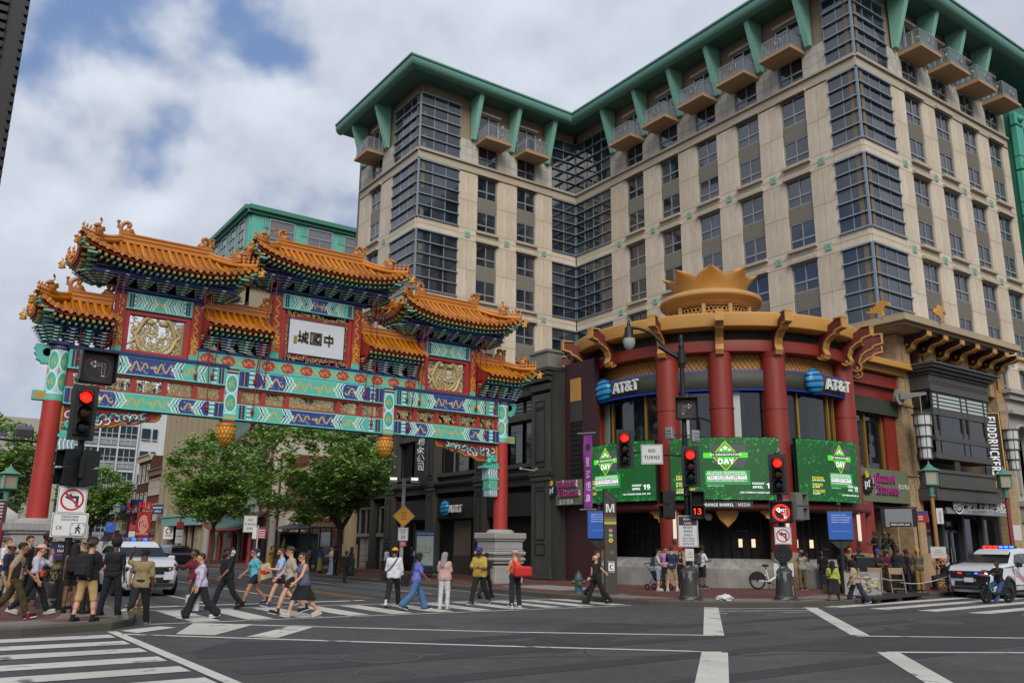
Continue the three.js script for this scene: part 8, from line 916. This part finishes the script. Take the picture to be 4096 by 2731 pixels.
function person(label,x,z,y0,h,faceDeg,pose,look,o={}){
// look: skin, hair style + colour, top [sleeve, colour], bottom [cut, colour], shoes
const[skin,hair,hc,sl,tc,cut,bc,sc]=look,ry=toCam(x,z,faceDeg),t=thing('person',label,'person',x,y0,z,ry);t.scale.setScalar(h/1.78);
const c=Math.hypot(x,z)>33?0.03:0.021,L=LEGS[pose[0]],A=ARMS[pose[1]],w=o.fem?0.9:1,big=o.big??1,lean=R(o.lean??(pose[0]==='W'||pose[0]==='V'?4:1)),F={};
const P=[0,0.93,0],J={P},up=(y,zz=0,xx=0)=>[xx,P[1]+y*Math.cos(lean)-zz*Math.sin(lean),y*Math.sin(lean)+zz];
[[-1,L[0],L[1]],[1,L[2],L[3]]].forEach(([s,a,k],i)=>{const hip=[s*0.09,0.92,0],sp=s*(pose[0]==='A'?0.06:0.015),kn=add(hip,[sp,-0.44*Math.cos(R(a)),0.44*Math.sin(R(a))]),an=add(kn,[sp*0.6,-0.42*Math.cos(R(a-k)),0.42*Math.sin(R(a-k))]),pitch=pose[0]==='Z'||pose[0]==='M'?0:Math.max(0,k-a*0.6-14)*0.8-(a>20?12:0);J['hip'+i]=hip;J['kn'+i]=kn;J['an'+i]=an;J['pt'+i]=R(pitch);});
const drop=Math.min(J.an0[1],J.an1[1])-0.085+(o.lift??0);for(const k of Object.keys(J))if(Array.isArray(J[k]))J[k][1]-=drop;
const sh=0.18*w,neck=up(0.52,-0.01),head=up(0.68,0.02);
[[-1,0],[1,3]].forEach(([s,k],i)=>{const[f,ab,e]=A.slice(k,k+3).map(R),S=up(0.455,-0.01,s*sh),d1=[s*Math.sin(ab),-Math.cos(ab)*Math.cos(f),Math.cos(ab)*Math.sin(f)],El=add(S,d1.map((v)=>v*0.29)),inw=e>0.9?-0.35*s:0.04*s,d2=[inw,-Math.cos(f+e),Math.sin(f+e)],l=Math.hypot(...d2),Wr=add(El,d2.map((v)=>v/l*0.25));J['s'+i]=S;J['e'+i]=El;J['w'+i]=Wr;J['d'+i]=d2.map((v)=>v/l);});
const box=(pts,m)=>[[0,1,2].map((q)=>Math.min(...pts.map((p)=>p[q]))-m),[0,1,2].map((q)=>Math.max(...pts.map((p)=>p[q]))+m)];
const torso=(f,r)=>{const b=big;f.cap(up(0.06,0,-0.06*b),up(0.06,0,0.06*b),0.105*b+r,0.105*b+r,0.05).cap(up(0.2,0.01*b,-0.05*b),up(0.2,0.01*b,0.05*b),0.095*b+r,0.095*b+r,0.06).cap(up(0.36,0,-0.08*w),up(0.36,0,0.08*w),0.105*Math.sqrt(b)+r,0.105*Math.sqrt(b)+r,0.06).cap(up(0.45,-0.01,-sh*0.8),up(0.45,-0.01,sh*0.8),0.062+r,0.062+r,0.05);if(o.fem)f.cap(up(0.34,0.1*b,-0.06),up(0.34,0.1*b,0.06),0.05+r,0.05+r,0.05);return f;};
const legs=(f,r,e,fl)=>{for(const i of[0,1]){f.cap(J['hip'+i],J['kn'+i],0.088*Math.sqrt(big)+r,0.058+r+fl*0.4,0.03);if(e>1)f.cap(J['kn'+i],V(J['kn'+i],J['an'+i],e-1),0.058+r+fl*0.4,0.044+r+fl,0.02);}return f;};
const jp=['hip0','hip1','kn0','kn1','an0','an1','s0','s1','e0','e1','w0','w1'].map((k)=>J[k]);
// body: one continuous skin surface with head and hands
const f=new Field(...box([...jp,neck],0.14),c);torso(f,0);legs(f,0,2,0);f.cap(up(0.46,-0.01),head,0.06,0.05,0.04);for(const i of[0,1]){f.cap(J['s'+i],J['e'+i],0.05,0.04,0.03).cap(J['e'+i],J['w'+i],0.04,0.028,0.02).cap(J['kn'+i],V(J['kn'+i],J['an'+i],0.45),0.05,0.058,0.03).cap(J['an'+i],add(J['an'+i],[0,-0.05,0.1]),0.04,0.035,0.03);}
const parts=[white(f.geo())];const hy=R(o.turn??0),hG=headG.clone();hG.rotateX(R(o.nod??2));hG.rotateY(hy);parts.push(hG.translate(...head));
for(const i of[0,1]){const q=new THREE.Quaternion().setFromUnitVectors(new THREE.Vector3(0,-1,0),new THREE.Vector3(...J['d'+i]));parts.push((i?handG:handL).clone().applyQuaternion(q).translate(...J['w'+i]));}
const body=mesh('body',mergeGeometries(parts),skinMats[skin],t);
const wr=(g,am=0.018)=>g.each((d,X,Y,Z)=>d+am*perlin.noise(X*8+x*3,Y*5,Z*8+z)+am*0.6*perlin.noise(X*17,Y*12+x,Z*17));
// trousers, shorts or skirt
const fl=cut==='w'?0.055:cut==='p'?0.012:0.02,bf=new Field(...box([...jp.slice(0,6),up(0.16)],0.22),c);
if('pwsh'.includes(cut)){legs(bf,0.016,cut==='s'?1.15:cut==='h'?1.001:1.97,fl);bf.cap(up(0.05,0,-0.05*big),up(0.05,0,0.05*big),0.125*Math.sqrt(big)+0.01,0.125*Math.sqrt(big)+0.01,0.04).cap(J.hip0,J.hip1,0.1,0.1,0.05);if(cut==='s'||cut==='h')bf.each((d,X,Y)=>Math.max(d,Math.min(J.kn0[1],J.kn1[1])+(cut==='h'?0.2:-0.06)-Y));bf.each((d,X,Y)=>Math.max(d,Y-P[1]-0.14));}
else{const hem=Math.max(0.04,(cut==='m'?0.45:0.16)),mid=V(J.an0,J.an1,0.5);bf.cap(up(0.06,0,-0.05),up(0.06,0,0.05),0.125,0.125,0.05).cap(up(0,0,-0.04),[mid[0]-0.06,hem,mid[2]*0.7],0.14,0.2,0.06).cap(up(0,0,0.04),[mid[0]+0.06,hem,mid[2]*0.7],0.14,0.2,0.06);for(const i of[0,1])bf.cap(J['hip'+i],V(J['kn'+i],J['an'+i],0.7),0.11,0.12,0.08);bf.each((d,X,Y)=>Math.max(d,hem-Y,Y-P[1]-0.14));}
mesh(cut==='k'||cut==='m'?'skirt':cut==='s'||cut==='h'?'shorts':'trousers',wr(bf,0.016).geo(),fab(bc),t);
// top
const tf=new Field(...box([...jp.slice(6),up(-0.12),neck],0.17),c);torso(tf,0.02);if(!o.crop)tf.cap(up(-0.02,0,-0.06*big),up(-0.02,0,0.06*big),0.122*Math.sqrt(big)+0.018,0.122*Math.sqrt(big)+0.018,0.05);
const e=sl==='l'?2:sl==='s'?0.8:sl==='n'?0:0;if(e)for(const i of[0,1]){tf.cap(J['s'+i],V(J['s'+i],J['e'+i],Math.min(1,e)),0.068,0.062,0.03);if(e>1)tf.cap(J['e'+i],V(J['e'+i],J['w'+i],0.92),0.054,0.042,0.02);}
tf.each((d,X,Y,Z)=>{const hem=P[1]+(o.crop?0.1:o.long?-0.22:-0.07);let q=Math.max(d,hem-Y);const nk=Math.hypot(X,(Y-neck[1]-0.03)*0.9,Z-neck[2]-0.03)-0.085;q=Math.max(q,-nk);if(!e)for(const i of[0,1])q=Math.max(q,0.085-Math.hypot(X-J['s'+i][0]*1.22,(Y-J['s'+i][1])*0.7,Z-J['s'+i][2]));return q;});
mesh(o.topName??'shirt',wr(tf).geo(),fab(tc),t);
// shoes
for(const i of[0,1]){const s=mesh('shoe',mg([RB(0.1,0.075,0.28,0.035).translate(0,-0.035,0.07),bx(0.105,0.025,0.29,0,-0.072,0.07),cyl(0.05,0.055,0.1,0,0.02,-0.01,10)]),fab(sc),t,...J['an'+i]);s.rotation.x=J['pt'+i];mesh('sole',bx(0.108,0.022,0.295,0,-0.088,0.07),fab(o.sole??(sc===0x111111?0x1a1a1a:0xb5b5b2)),s);}
// hair and headwear
const hp=(n,g,m)=>{const q=mesh(n,g,m,t,...head);q.rotation.y=hy;return q;},hM=mat(hc,0.85);
if(hair!=='bald'){const r=hair==='afro'?0.125:0.092,g=new Field([-0.2,-0.5,-0.3],[0.2,0.26,0.16],0.014).cap([0,0.045+(hair==='afro'?0.03:0),-0.03],[0,0.05+(hair==='afro'?0.03:0),0.01],r,r-0.004,0.02);if(hair==='long'||hair==='locs')g.cap([0,0.0,-0.06],[0,-0.3,-0.11],0.085,hair==='locs'?0.1:0.06,0.05).cap([0.07,0,-0.03],[0.08,-0.16,-0.05],0.04,0.035,0.03).cap([-0.07,0,-0.03],[-0.08,-0.16,-0.05],0.04,0.035,0.03);if(hair==='bob')g.cap([-0.05,0,-0.03],[-0.06,-0.1,-0.03],0.06,0.05,0.04).cap([0.05,0,-0.03],[0.06,-0.1,-0.03],0.06,0.05,0.04);if(hair==='tail')g.cap([0,0.02,-0.12],[0,-0.2,-0.17],0.045,0.025,0.03);if(hair==='bun')g.cap([0,0.07,-0.13],[0,0.06,-0.14],0.05,0.05,0.02);g.each((d,X,Y,Z)=>Math.max(d,Math.min(Z-0.03,0.06-Y),Math.min(Z-0.0,0.01-Y))+0.006*perlin.noise(X*40,Y*14,Z*40));hp('hair',g.geo(),hM);}
if(o.beard)hp('beard',new Field([-0.1,-0.16,-0.02],[0.1,0.0,0.14],0.012).cap([-0.05,-0.055,0.04],[0,-0.085,0.07],0.03,0.036,0.02).cap([0.05,-0.055,0.04],[0,-0.085,0.07],0.03,0.036,0.02).geo(),hM);
if(o.cap!==undefined){const cm=mat(o.cap,0.85),back=o.capBack?PI:0,g=new Field([-0.14,0,-0.15],[0.14,0.2,0.14],0.012).cap([0,0.05,-0.03],[0,0.055,0.012],0.102,0.1,0.02).each((d,X,Y)=>Math.max(d,0.055-Y));const q=hp(o.capName??'cap',g.geo(),cm);if(!o.noBrim){const b=mesh('brim',cyl(0.085,0.085,0.012,0,0,0.045,18).scale(0.95,1,1.25),cm,q,0,0.062,back?-0.16:0.045);b.rotation.x=back?-0.2:0.14;}}
if(o.wrap!==undefined)hp('head_wrap',new Field([-0.15,-0.35,-0.2],[0.15,0.2,0.14],0.014).cap([0,0.05,-0.03],[0,0.055,0.012],0.104,0.1,0.02).cap([0.02,0.0,-0.1],[0.04,-0.26,-0.14],0.05,0.03,0.03).each((d,X,Y,Z)=>Math.max(d,Math.min(Z-0.02,0.05-Y))+0.006*perlin.noise(X*30,Y*30,Z*30)).geo(),mat(o.wrap,0.8));
if(o.glasses)hp('sunglasses',mg([bx(0.055,0.03,0.012,-0.034,0.012,0.098),bx(0.055,0.03,0.012,0.034,0.012,0.098),bx(0.16,0.008,0.01,0,0.02,0.092),bx(0.006,0.008,0.1,0.082,0.02,0.045),bx(0.006,0.008,0.1,-0.082,0.02,0.045)]),mat(0x0c0c0d,0.2));
if(o.vest!==undefined){const vf=new Field(...box([up(0.02,0,-0.2),up(0.46,0,0.2)],0.2),c);torso(vf,0.045);vf.each((d,X,Y,Z)=>Math.max(d,P[1]+0.06-Y,Y-P[1]-0.46,Math.abs(X)-0.17));const v=mesh('vest',wr(vf,0.02).geo(),fab(o.vest),t);mesh('pouch',[-1,0,1].map((k)=>RB(0.085,0.13,0.05,0.015).translate(k*0.095,P[1]+0.22,0.165)),fab(o.vest),v);}
const J2=J;people.push(t);t.userData.label=label;return{t,J:J2,up,x,z,y0,ry,s:h/1.78};
}
function carried(p,name,label,cat,build){const o=thing(name,label,cat,p.x,p.y0,p.z,p.ry);o.scale.setScalar(p.s);build(o,p);return o;}
const backpack=(p,label,col,k=1)=>carried(p,'backpack',label,'backpack',(o)=>{const m=fab(col),q=p.up(0.26,-0.24);mesh('bag',RB(0.32*k,0.46*k,0.18*k,0.06),m,o,...q);mesh('pocket',RB(0.24*k,0.2*k,0.08,0.03),m,o,q[0],q[1]-0.1,q[2]-0.1*k);for(const s of[-1,1])mesh('strap',tube([p.up(0.46,-0.16,s*0.11),p.up(0.53,0.0,s*0.12),p.up(0.4,0.14,s*0.13),p.up(0.16,0.1,s*0.17),p.up(0.12,-0.14,s*0.15)],0.02,18,6),m,o);});
const sling=(p,label,name,col,sd,w,h2,yy,strap=0x1a1a1c,zz=-0.05)=>carried(p,name,label,'bag',(o)=>{const q=p.up(yy,zz,sd*0.25);mesh('bag',RB(0.13,h2,w,0.035),fab(col),o,...q);mesh('flap',RB(0.14,h2*0.45,w*1.02,0.03),fab(col),o,q[0],q[1]+h2*0.26,q[2]);mesh('strap',tube([[q[0],q[1]+h2*0.4,q[2]+0.02],p.up(0.25,0.14,sd*0.1),p.up(0.52,0.05,-sd*0.1),p.up(0.48,-0.11,-sd*0.08),p.up(0.2,-0.16,sd*0.08),[q[0],q[1]+h2*0.4,q[2]-0.04]],0.017,28,6),fab(strap),o);});
const handBag=(p,label,name,col,i,w,h2,d=0.1)=>carried(p,name,label,'bag',(o)=>{const q=add(p.J['w'+i],p.J['d'+i].map((v)=>v*0.1));mesh('bag',RB(d,h2,w,0.012),fab(col),o,q[0]+(i?0.03:-0.03),q[1]-h2/2-0.12,q[2]);mesh('handle',tube([[q[0],q[1]-0.12,q[2]+w*0.2],[q[0],q[1],q[2]+0.02],[q[0],q[1],q[2]-0.02],[q[0],q[1]-0.12,q[2]-w*0.2]],0.008,16,5),fab(col),o);});
const K=0x141416,N=0x1b2133,W=0xb9bbc4,SH=0x111111,WS=0xaeb0b0,BH=0x0d0a09,BR=0x2b1c13;
const pp=(l,x,z,y,h,f,po,lk,o)=>person(l,x,z,y,h,f,po,lk,o),S=0.15;
// crowd on the left corner
pp('woman in white uniform shirt at the far left edge of the crowd',2.35,-26.6,S,1.6,70,'Sa',['l','bun',0x4a3522,'s',W,'p',N,SH],{fem:1});
pp('person in navy hoodie and tan cap at the left edge',2.2,-24.2,S,1.52,70,'Wa',['b','short',BH,'l',0x141c33,'p',0x8d7d68,SH],{cap:0x8f7a60,glasses:1});
let q=pp('man in tan tee and olive trousers striding right at the left edge',2.05,-20.4,S,1.55,80,'Ww',['t','short',BH,'s',0x8f7c68,'p',0x3a3016,K],{turn:10,sole:0xb9b9b4});
sling(q,'dark sling bag across the back of the man in tan tee','sling_bag',K,-0.6,0.26,0.4,0.2);
q=pp('woman in pink cap and white long sleeves holding a hand to her face',2.5,-21.3,S,1.5,75,'Vp',['l','tail',0x3b2a1c,'l',0xaeaab8,'p',0x15171d,WS],{fem:1,cap:0xb98f8c,crop:1,nod:12});
carried(q,'waist_bag','orange bag at the waist of the woman in pink cap','bag',(o)=>{mesh('pouch',RB(0.3,0.16,0.1,0.04),fab(0xb9432c),o,...q.up(0.1,0.16));mesh('belt',new THREE.TorusGeometry(0.16,0.015,5,20).rotateX(PI/2),fab(0xb9432c),o,...q.up(0.12));});
pp('tall man in black cap and long black robe behind the pink cap',2.95,-24.0,S,1.72,75,'Sb',['d','short',BH,'l',K,'k',K,SH],{cap:K,beard:1,big:1.15});
pp('short-haired man in black jacket behind the black cap',2.75,-25.6,S,1.66,60,'Sa',['l','short',BR,'l',0x17191d,'p',K,SH]);
const camo=0x77694a,sol=['l','short',0x4a3622,'l',camo,'p',camo,0x8a6a45];
pp('soldier in camouflage nearest the black cap, left of two',3.5,-27.4,S,1.6,20,'Sa',sol,{cap:0x8a7b58,vest:0x675a3c,topName:'uniform_jacket'});
pp('soldier in camouflage with hands at vest, right of two',3.62,-26.4,S,1.6,35,'Sx',sol,{cap:0x8a7b58,vest:0x675a3c,glasses:1,topName:'uniform_jacket'});
pp('soldier in camouflage behind the man with the afro, seen to the waist',4.15,-26.2,S,1.58,15,'Sx',sol,{cap:0x8a7b58,vest:0x675a3c,glasses:1,topName:'uniform_jacket'});
q=pp('woman in black top and shorts with long braids seen from behind',3.22,-21.35,S,1.48,170,'Sa',['b','locs',BH,'n',K,'h',K,SH],{fem:1});
backpack(q,'small black backpack on the woman with long braids',K,0.85);
pp('man with cropped hair and bare calves behind the woman with braids',3.42,-22.6,S,1.55,30,'Sa',['l','short',BR,'s',0x2a2a2e,'s',0x3a3a3a,K]);
pp('bearded man with afro behind the khaki shorts',3.5,-21.0,S,1.58,-60,'Sa',['b','afro',BH,'s',0x2a2420,'p',K,SH],{beard:1});
q=pp('man in black tee and khaki cargo shorts seen from behind',3.15,-18.95,S,1.55,150,'Ab',['l','bun',0x4a3020,'s',0x0e0f14,'s',0xa5875a,SH],{cap:0x2a2d2f,capBack:1,big:1.12});
backpack(q,'big black backpack slung on the man in khaki shorts',0x15171a,1.1);
pp('police officer with short afro beside the khaki shorts, seen from behind',3.85,-20.3,S,1.58,160,'Aa',['d','afro',BH,'s',0x12151f,'p',0x12151f,SH],{vest:0x0c0d11});
// crossing the side street
pp('man in olive tee and black jeans with a hand on his head',4.2,-19.2,0,1.6,165,'Kh',['d','short',BH,'s',0x7d6e4e,'p',K,0x6b6b6b],{turn:50});
pp('walker in grey tee and olive shorts in front of the white police car',4.75,-21.9,0,1.56,150,'Vv',['t','short',BR,'s',0x4a4e52,'s',0x55513a,0x8a7a2a]);
pp('woman in maroon jacket and grey cargo trousers holding out a hand',6.05,-22.2,0,1.52,-65,'Sf',['b','tail',BH,'l',0x5a1420,'p',0x46443f,K],{fem:1});
q=pp('woman in white blouse with paper bag crossing to the left',5.75,-20.4,0,1.5,-80,'Wa',['l','short',BR,'l',0xaea6b8,'w',0x14171f,WS],{fem:1,big:1.1});
handBag(q,'white paper shopping bag of the woman in white blouse','shopping_bag',0xb9b6bc,0,0.34,0.42,0.14);
sling(q,'small black shoulder bag of the woman in white blouse','shoulder_bag',K,-1,0.2,0.16,0.06);
pp('bearded police officer in dark uniform crossing on the zebra',7.1,-22.9,0,1.62,-60,'Ww',['b','short',BH,'s',0x10131c,'p',0x12151f,SH],{cap:0x10131c,beard:1,vest:0x0c0d11,big:1.1});
q=pp('person in turquoise tie-dye tee and dark shorts walking left',8.15,-23.9,0,1.6,-75,'Vv',['t','bun',0x14224a,'s',0x4f9aa8,'h',0x131a2b,K],{fem:1,glasses:1,sole:0xb5b5b2});
carried(q,'tote_bag','cream tote bag with red hot dog print','bag',(o)=>{const c=q.up(0.1,-0.26,0.16);const b=mesh('bag',RB(0.42,0.46,0.12,0.03),fab(0xa79b7c),o,...c);b.rotation.set(0.1,PI/2-0.2,0.2);for(const s of[0.065,-0.065])mesh('print',mg([sph(0.05,-0.09,0.03,s,2.4,0.9,0.15),sph(0.05,0.03,-0.04,s,2.4,0.9,0.15)]),fab(0xb01c1c),b);mesh('handle',tube([c,q.up(0.42,-0.12,0.2),q.up(0.46,0.02,0.17),[c[0],c[1]+0.2,c[2]+0.1]],0.014,20,5),fab(0xa79b7c),o);});
pp('bearded man in pale blue tee behind the man in beige tee',8.7,-23.3,0,1.62,-80,'Wb',['l','short',0x3a2618,'s',0x8fa3c0,'h',K,0x2a3f6a],{beard:1,glasses:1});
pp('man in beige tee and black shorts with backward cap walking left',8.05,-20.9,0,1.66,-80,'Vv',['l','short',0x4a3020,'s',0x9c8f80,'h',K,0x1a2233],{cap:0x3a2a20,capBack:1,glasses:1});
pp('woman in grey sleeveless top and long black skirt walking left',7.95,-19.85,0,1.53,-70,'Ww',['l','tail',0x38241a,'n',0x4f5268,'m',K,0xa9a99a],{fem:1,big:1.25,glasses:1});
q=pp('man in white tee and yellow knit cap seen from behind',11.4,-21.9,0,1.66,170,'Wa',['b','short',BH,'l',W,'p',K,WS],{cap:0xb9851a,noBrim:1,big:1.1});
sling(q,'black messenger bag on the man in yellow cap','messenger_bag',K,1.15,0.34,0.26,-0.02);
q=pp('woman in blue top and wide jeans with dark cap',11.4,-20.6,0,1.53,105,'Vv',['b','bob',BH,'s',0x5a66b0,'w',0x3f5f86,0x22262c],{fem:1,cap:K,turn:20});
sling(q,'large black shoulder bag of the woman in blue top','shoulder_bag',K,1.1,0.46,0.34,-0.04,K,-0.18);
q=pp('woman in pink blouse and white trousers with long grey locs',12.3,-20.65,0,1.5,165,'Sa',['d','locs',0x77777a,'s',0xb08a84,'p',0xb4b4b8,WS],{fem:1,big:1.2,turn:-30});
pp('bearded man in mustard tee and blue cap crossing towards the left',14.0,-21.5,0,1.7,-25,'Wb',['b','short',BH,'s',0xa08a3a,'p',K,0x5d4a40],{cap:0x26338f,beard:1,big:1.2});
pp('man in black shirt walking away behind the mustard tee',16.0,-24.2,0,1.52,160,'Ww',['b','short',BH,'s',K,'p',K,SH]);
q=pp('woman in coral tank top and black leggings with grey cap',14.2,-20.0,0,1.56,-150,'Ab',['l','tail',0x7a5a30,'n',0xc0553f,'p',0x1b1c20,WS],{fem:1,cap:0x8c8a88,glasses:1,crop:1,turn:40});
carried(q,'duffel_bag','big red duffel bag on the back of the woman in coral top','bag',(o)=>{mesh('bag',RB(0.62,0.34,0.26,0.09),fab(0xb02620),o,...q.up(0.16,-0.3,-0.1));mesh('strap',tube([q.up(0.3,-0.28,0.1),q.up(0.53,-0.02,0.12),q.up(0.3,0.12,0.14),q.up(0.1,-0.1,0.17)],0.02,18,6),fab(0xb02620),o);});
pp('bald man with glasses in dark shirt stepping off the kerb',17.55,-20.4,0,1.5,-75,'Ww',['l','bald',BR,'l',0x14161c,'p',0x0f0f11,SH],{glasses:1,beard:1});
pp('woman in black with brown ponytail behind the bald man',18.0,-21.0,S,1.46,75,'Ww',['l','tail',0x3a1f14,'s',K,'p',0x0f0f11,SH],{fem:1});
// far pavement of the side street
[['man in white tee with crossbody strap beside the map board',21.6,-39,1.5,10,'Sb',['d','short',BH,'s',W,'p',N,SH]],['woman in white tank top left of the map board',21.1,-41.4,1.42,160,'Sa',['b','bun',BH,'n',W,'p',0x4a3428,SH],1],['woman in grey jumpsuit with hand to her mouth',22.0,-42.2,1.42,-20,'Sp',['d','long',BH,'n',0x8a8c94,'p',0x8a8c94,WS],1],['man in black suit stepping off the far kerb',16.6,-36.6,1.46,20,'Wa',['d','short',BH,'l',K,'p',K,SH]],['woman in long dark green dress behind the black suit',18.9,-41.0,1.42,150,'Sa',['t','long',BR,'n',0x0f3527,'k',0x0f3527,SH],1],['man in black jacket left of the black suit',18.3,-41.6,1.5,60,'Sa',['d','afro',BH,'l',K,'p',K,SH]],['woman in blue top and olive skirt by the big tree trunk',18.75,-44.6,1.4,60,'Sb',['d','short',BH,'s',0x1f3f8c,'k',0x6a6a3c,SH],1],['woman in white top and pale jeans by the big tree trunk',18.8,-43.2,1.42,-60,'Sb',['l','bun',BR,'s',0xa9a78f,'w',0x7d8ea8,WS],1],['dark-clothed figure leaning at the grey panel doors',23.6,-46.5,1.45,30,'Sa',['d','short',BH,'l',K,'p',K,SH]],['woman in long yellow patterned dress by the bus stop',19.0,-53.0,1.42,20,'Sb',['d','short',BH,'s',0x9a7420,'k',0x9a7420,SH],1,{cap:0xb0401c,noBrim:1}],['guard in white shirt and dark trousers by the house door',18.9,-60.3,1.3,20,'Sb',['b','short',BH,'s',W,'p',N,SH]],['youth in dark tee and grey jeans left of the shelter poster',19.8,-54.6,1.42,40,'Sa',['d','afro',BH,'s',0x1b1e24,'p',0x5a5f68,SH]],['person in white tank top beyond the bus stop',19.2,-56.0,1.42,150,'Sa',['d','short',BH,'n',W,'p',N,SH]],['person in magenta top by the bus stop',19.3,-51.6,1.4,-40,'Sb',['b','short',BH,'s',0x8a2a6a,'p',0x25406a,SH]],['person in grey tee waiting inside the bus shelter',20.4,-50.2,1.4,-60,'Sb',['d','short',BH,'s',0x6a6c70,'p',0x2a2c30,SH]]].forEach(([l,x,z,h,f,po,lk,fem,o])=>pp(l,x,z,x<18?0:S,h,f,po,lk,{fem,...o}));
// in front of the round building
q=pp('man in white tee carrying a baby pack near the wall',22.95,-23.25,S,1.48,80,'Sb',['l','short',BH,'s',0xa5a39c,'s',0x7d8da5,WS],{glasses:1});backpack(q,'blue carrier pack on the man in white tee',0x26304f,0.8);
pp('man in pink shirt and sunglasses behind the group by the wall',24.7,-24.6,S,1.56,5,'Sa',['l','short',BH,'l',0xa06a9c,'p',K,SH],{glasses:1});
pp('man in navy shirt and khaki shorts seen from behind by the wall',23.3,-22.9,S,1.58,170,'Ab',['l','short',BR,'s',0x1f2c4d,'s',0x8f7b62,WS]);
pp('woman in long black dress by the centre pole',25.2,-24.3,S,1.42,-20,'Sb',['t','long',BH,'n',K,'k',K,SH],{fem:1});
q=pp('man in white tee and black shorts with grey backpack',26.2,-24.1,S,1.6,130,'Sb',['b','afro',BH,'s',W,'s',K,K],{});backpack(q,'grey backpack on the man in black shorts',0x3a3c42,1);
pp('photographer in pale shirt standing behind the tripod',29.15,-21.6,S,1.5,15,'Sc',['d','short',BH,'s',0x8a857c,'p',0x5a5038,K],{cap:0x6a6658});
pp('man in plain black tee standing alone under the round building',30.3,-21.45,S,1.5,-10,'Sa',['b','bald',BH,'s',K,'p',N,SH]);
q=pp('woman in yellow-green top and long black skirt seen from behind',23.75,-16.5,0.02,1.38,165,'Wa',['d','long',BH,'l',0x9aa03a,'m',K,SH],{fem:1});sling(q,'black shoulder bag of the woman in yellow-green top','shoulder_bag',K,1.1,0.3,0.34,0.06);
q=pp('woman in beige tee and navy trousers walking towards the left',24.8,-16.4,0.02,1.38,-130,'Vf',['b','long',BH,'s',0xa08a70,'w',0x1c2438,0x777777],{fem:1});sling(q,'beige crossbody bag of the woman in navy trousers','shoulder_bag',0x8c8262,1.1,0.24,0.2,-0.04,0x6a5f48);
// street preachers and listeners
const bt=['d','short',BH,'s',0x101116,'p',K,SH];
[['man in black jacket with white lettering, seen from behind',30.8,-20.9,1.56,150,'Sa',bt],['short listener between the lettered jacket and the star jersey',30.9,-20.5,1.36,165,'Sa',bt],['broad man in black jersey with gold star on the back',31.2,-20.4,1.6,165,'Sa',bt,{wrap:0x17181c,big:1.35,long:1,star:1}],['man in black tee with blue head wrap and grey trousers',29.9,-18.8,1.56,60,'Sb',['b','short',BH,'s',0x12141a,'p',0x5c5a50,0x6a4c2c],{wrap:0x1c2f9a}],['man in maroon shirt and green cap reaching out an arm',30.7,-18.9,1.56,-120,'Su',['b','short',BH,'l',0x4a1230,'p',0x4a4028,SH],{cap:0x1c5a38,beard:1}],['man in navy tee and black trousers with red headband',30.2,-18.2,1.62,160,'Aa',['d','short',BH,'s',0x14171f,'p',K,SH],{big:1.15,wrap:0x2a1216}],['man in black vest beside the olive jacket',31.2,-18.45,1.58,110,'Sa',bt,{vest:0x14161c}],['man in olive jacket with yellow head wrap',32.1,-18.5,1.62,-150,'Sb',['b','short',BH,'l',0x4c4632,'p',0x7a5f30,K],{wrap:0x9a7a24,long:1}],['man in navy tee and white headband behind the police car',39.8,-21.9,1.64,60,'Sa',['b','short',BH,'s',0x1d2a55,'p',N,SH],{big:1.15,wrap:0xa9a9a6}],['man in white tank top right of the tan lantern post',40.9,-22.2,1.62,-40,'Sb',['b','short',BH,'n',W,'p',N,SH]],['soldier in camouflage looking on behind the riser',33.3,-22.2,1.6,0,'Sa',sol,{cap:0x8a7b58}]].forEach(([l,x,z,h,f,po,lk,o])=>{const r=pp(l,x,z,S,h,f,po,lk,o);if(o?.star){const pts=[];for(let k=0;k<12;k++){const a=k*PI/6,e=k%2?0.075:0.13;pts.push([e*Math.sin(a),e*Math.cos(a)]);}mesh('gold_star',ext(shp(pts),0.012),mat(0xa9793a,0.6),r.t,...r.up(0.36,-0.215));}});
[['speaker in black with a book, left on the riser',31.95,-20.1,-60,'Sb',{cap:0x2a2420,noBrim:1}],['speaker in black with gold-trimmed head wrap, middle on the riser',32.75,-20.2,-70,'Sr',{wrap:0x5a4a1c}],['speaker in black and khaki bending forward, right on the riser',33.25,-20.1,-70,'Sr',{lean:22,kh:1}]].forEach(([l,x,z,f,po,o])=>pp(l,x,z,0.92,1.5,f,po,['d','short',BH,'s',K,'p',o.kh?0x7a6a34:K,SH],o));
pp('seated man in black tee with orange head scarf and mask',34.3,-18.75,S,1.55,-70,'Zc',['t','short',BH,'s',0x131418,'p',0x1a1b20,SH],{wrap:0xb0602a,beard:1});
{const t=thing('camp_stool','low folding stool under the seated man with orange scarf','stool',34.3,S,-18.75,toCam(34.3,-18.75,-70));mesh('seat',RB(0.4,0.03,0.36,0.01),blk,t,0,0.36,0);for(const s of[-1,1])mesh('leg',mg([rod([s*0.18,0,-0.16],[s*0.18,0.36,0.16],0.012),rod([s*0.18,0,0.16],[s*0.18,0.36,-0.16],0.012)]),blk,t);}
pp('rider in black top and jeans sitting on the teal scooter',30.42,-14.75,0,1.56,-40,'Mm',['d','bun',BH,'l',0x0f0f12,'p',0x27406a,0x55585c],{fem:1,lift:0.08});
flushPieces();
renderer.render(scene,camera);
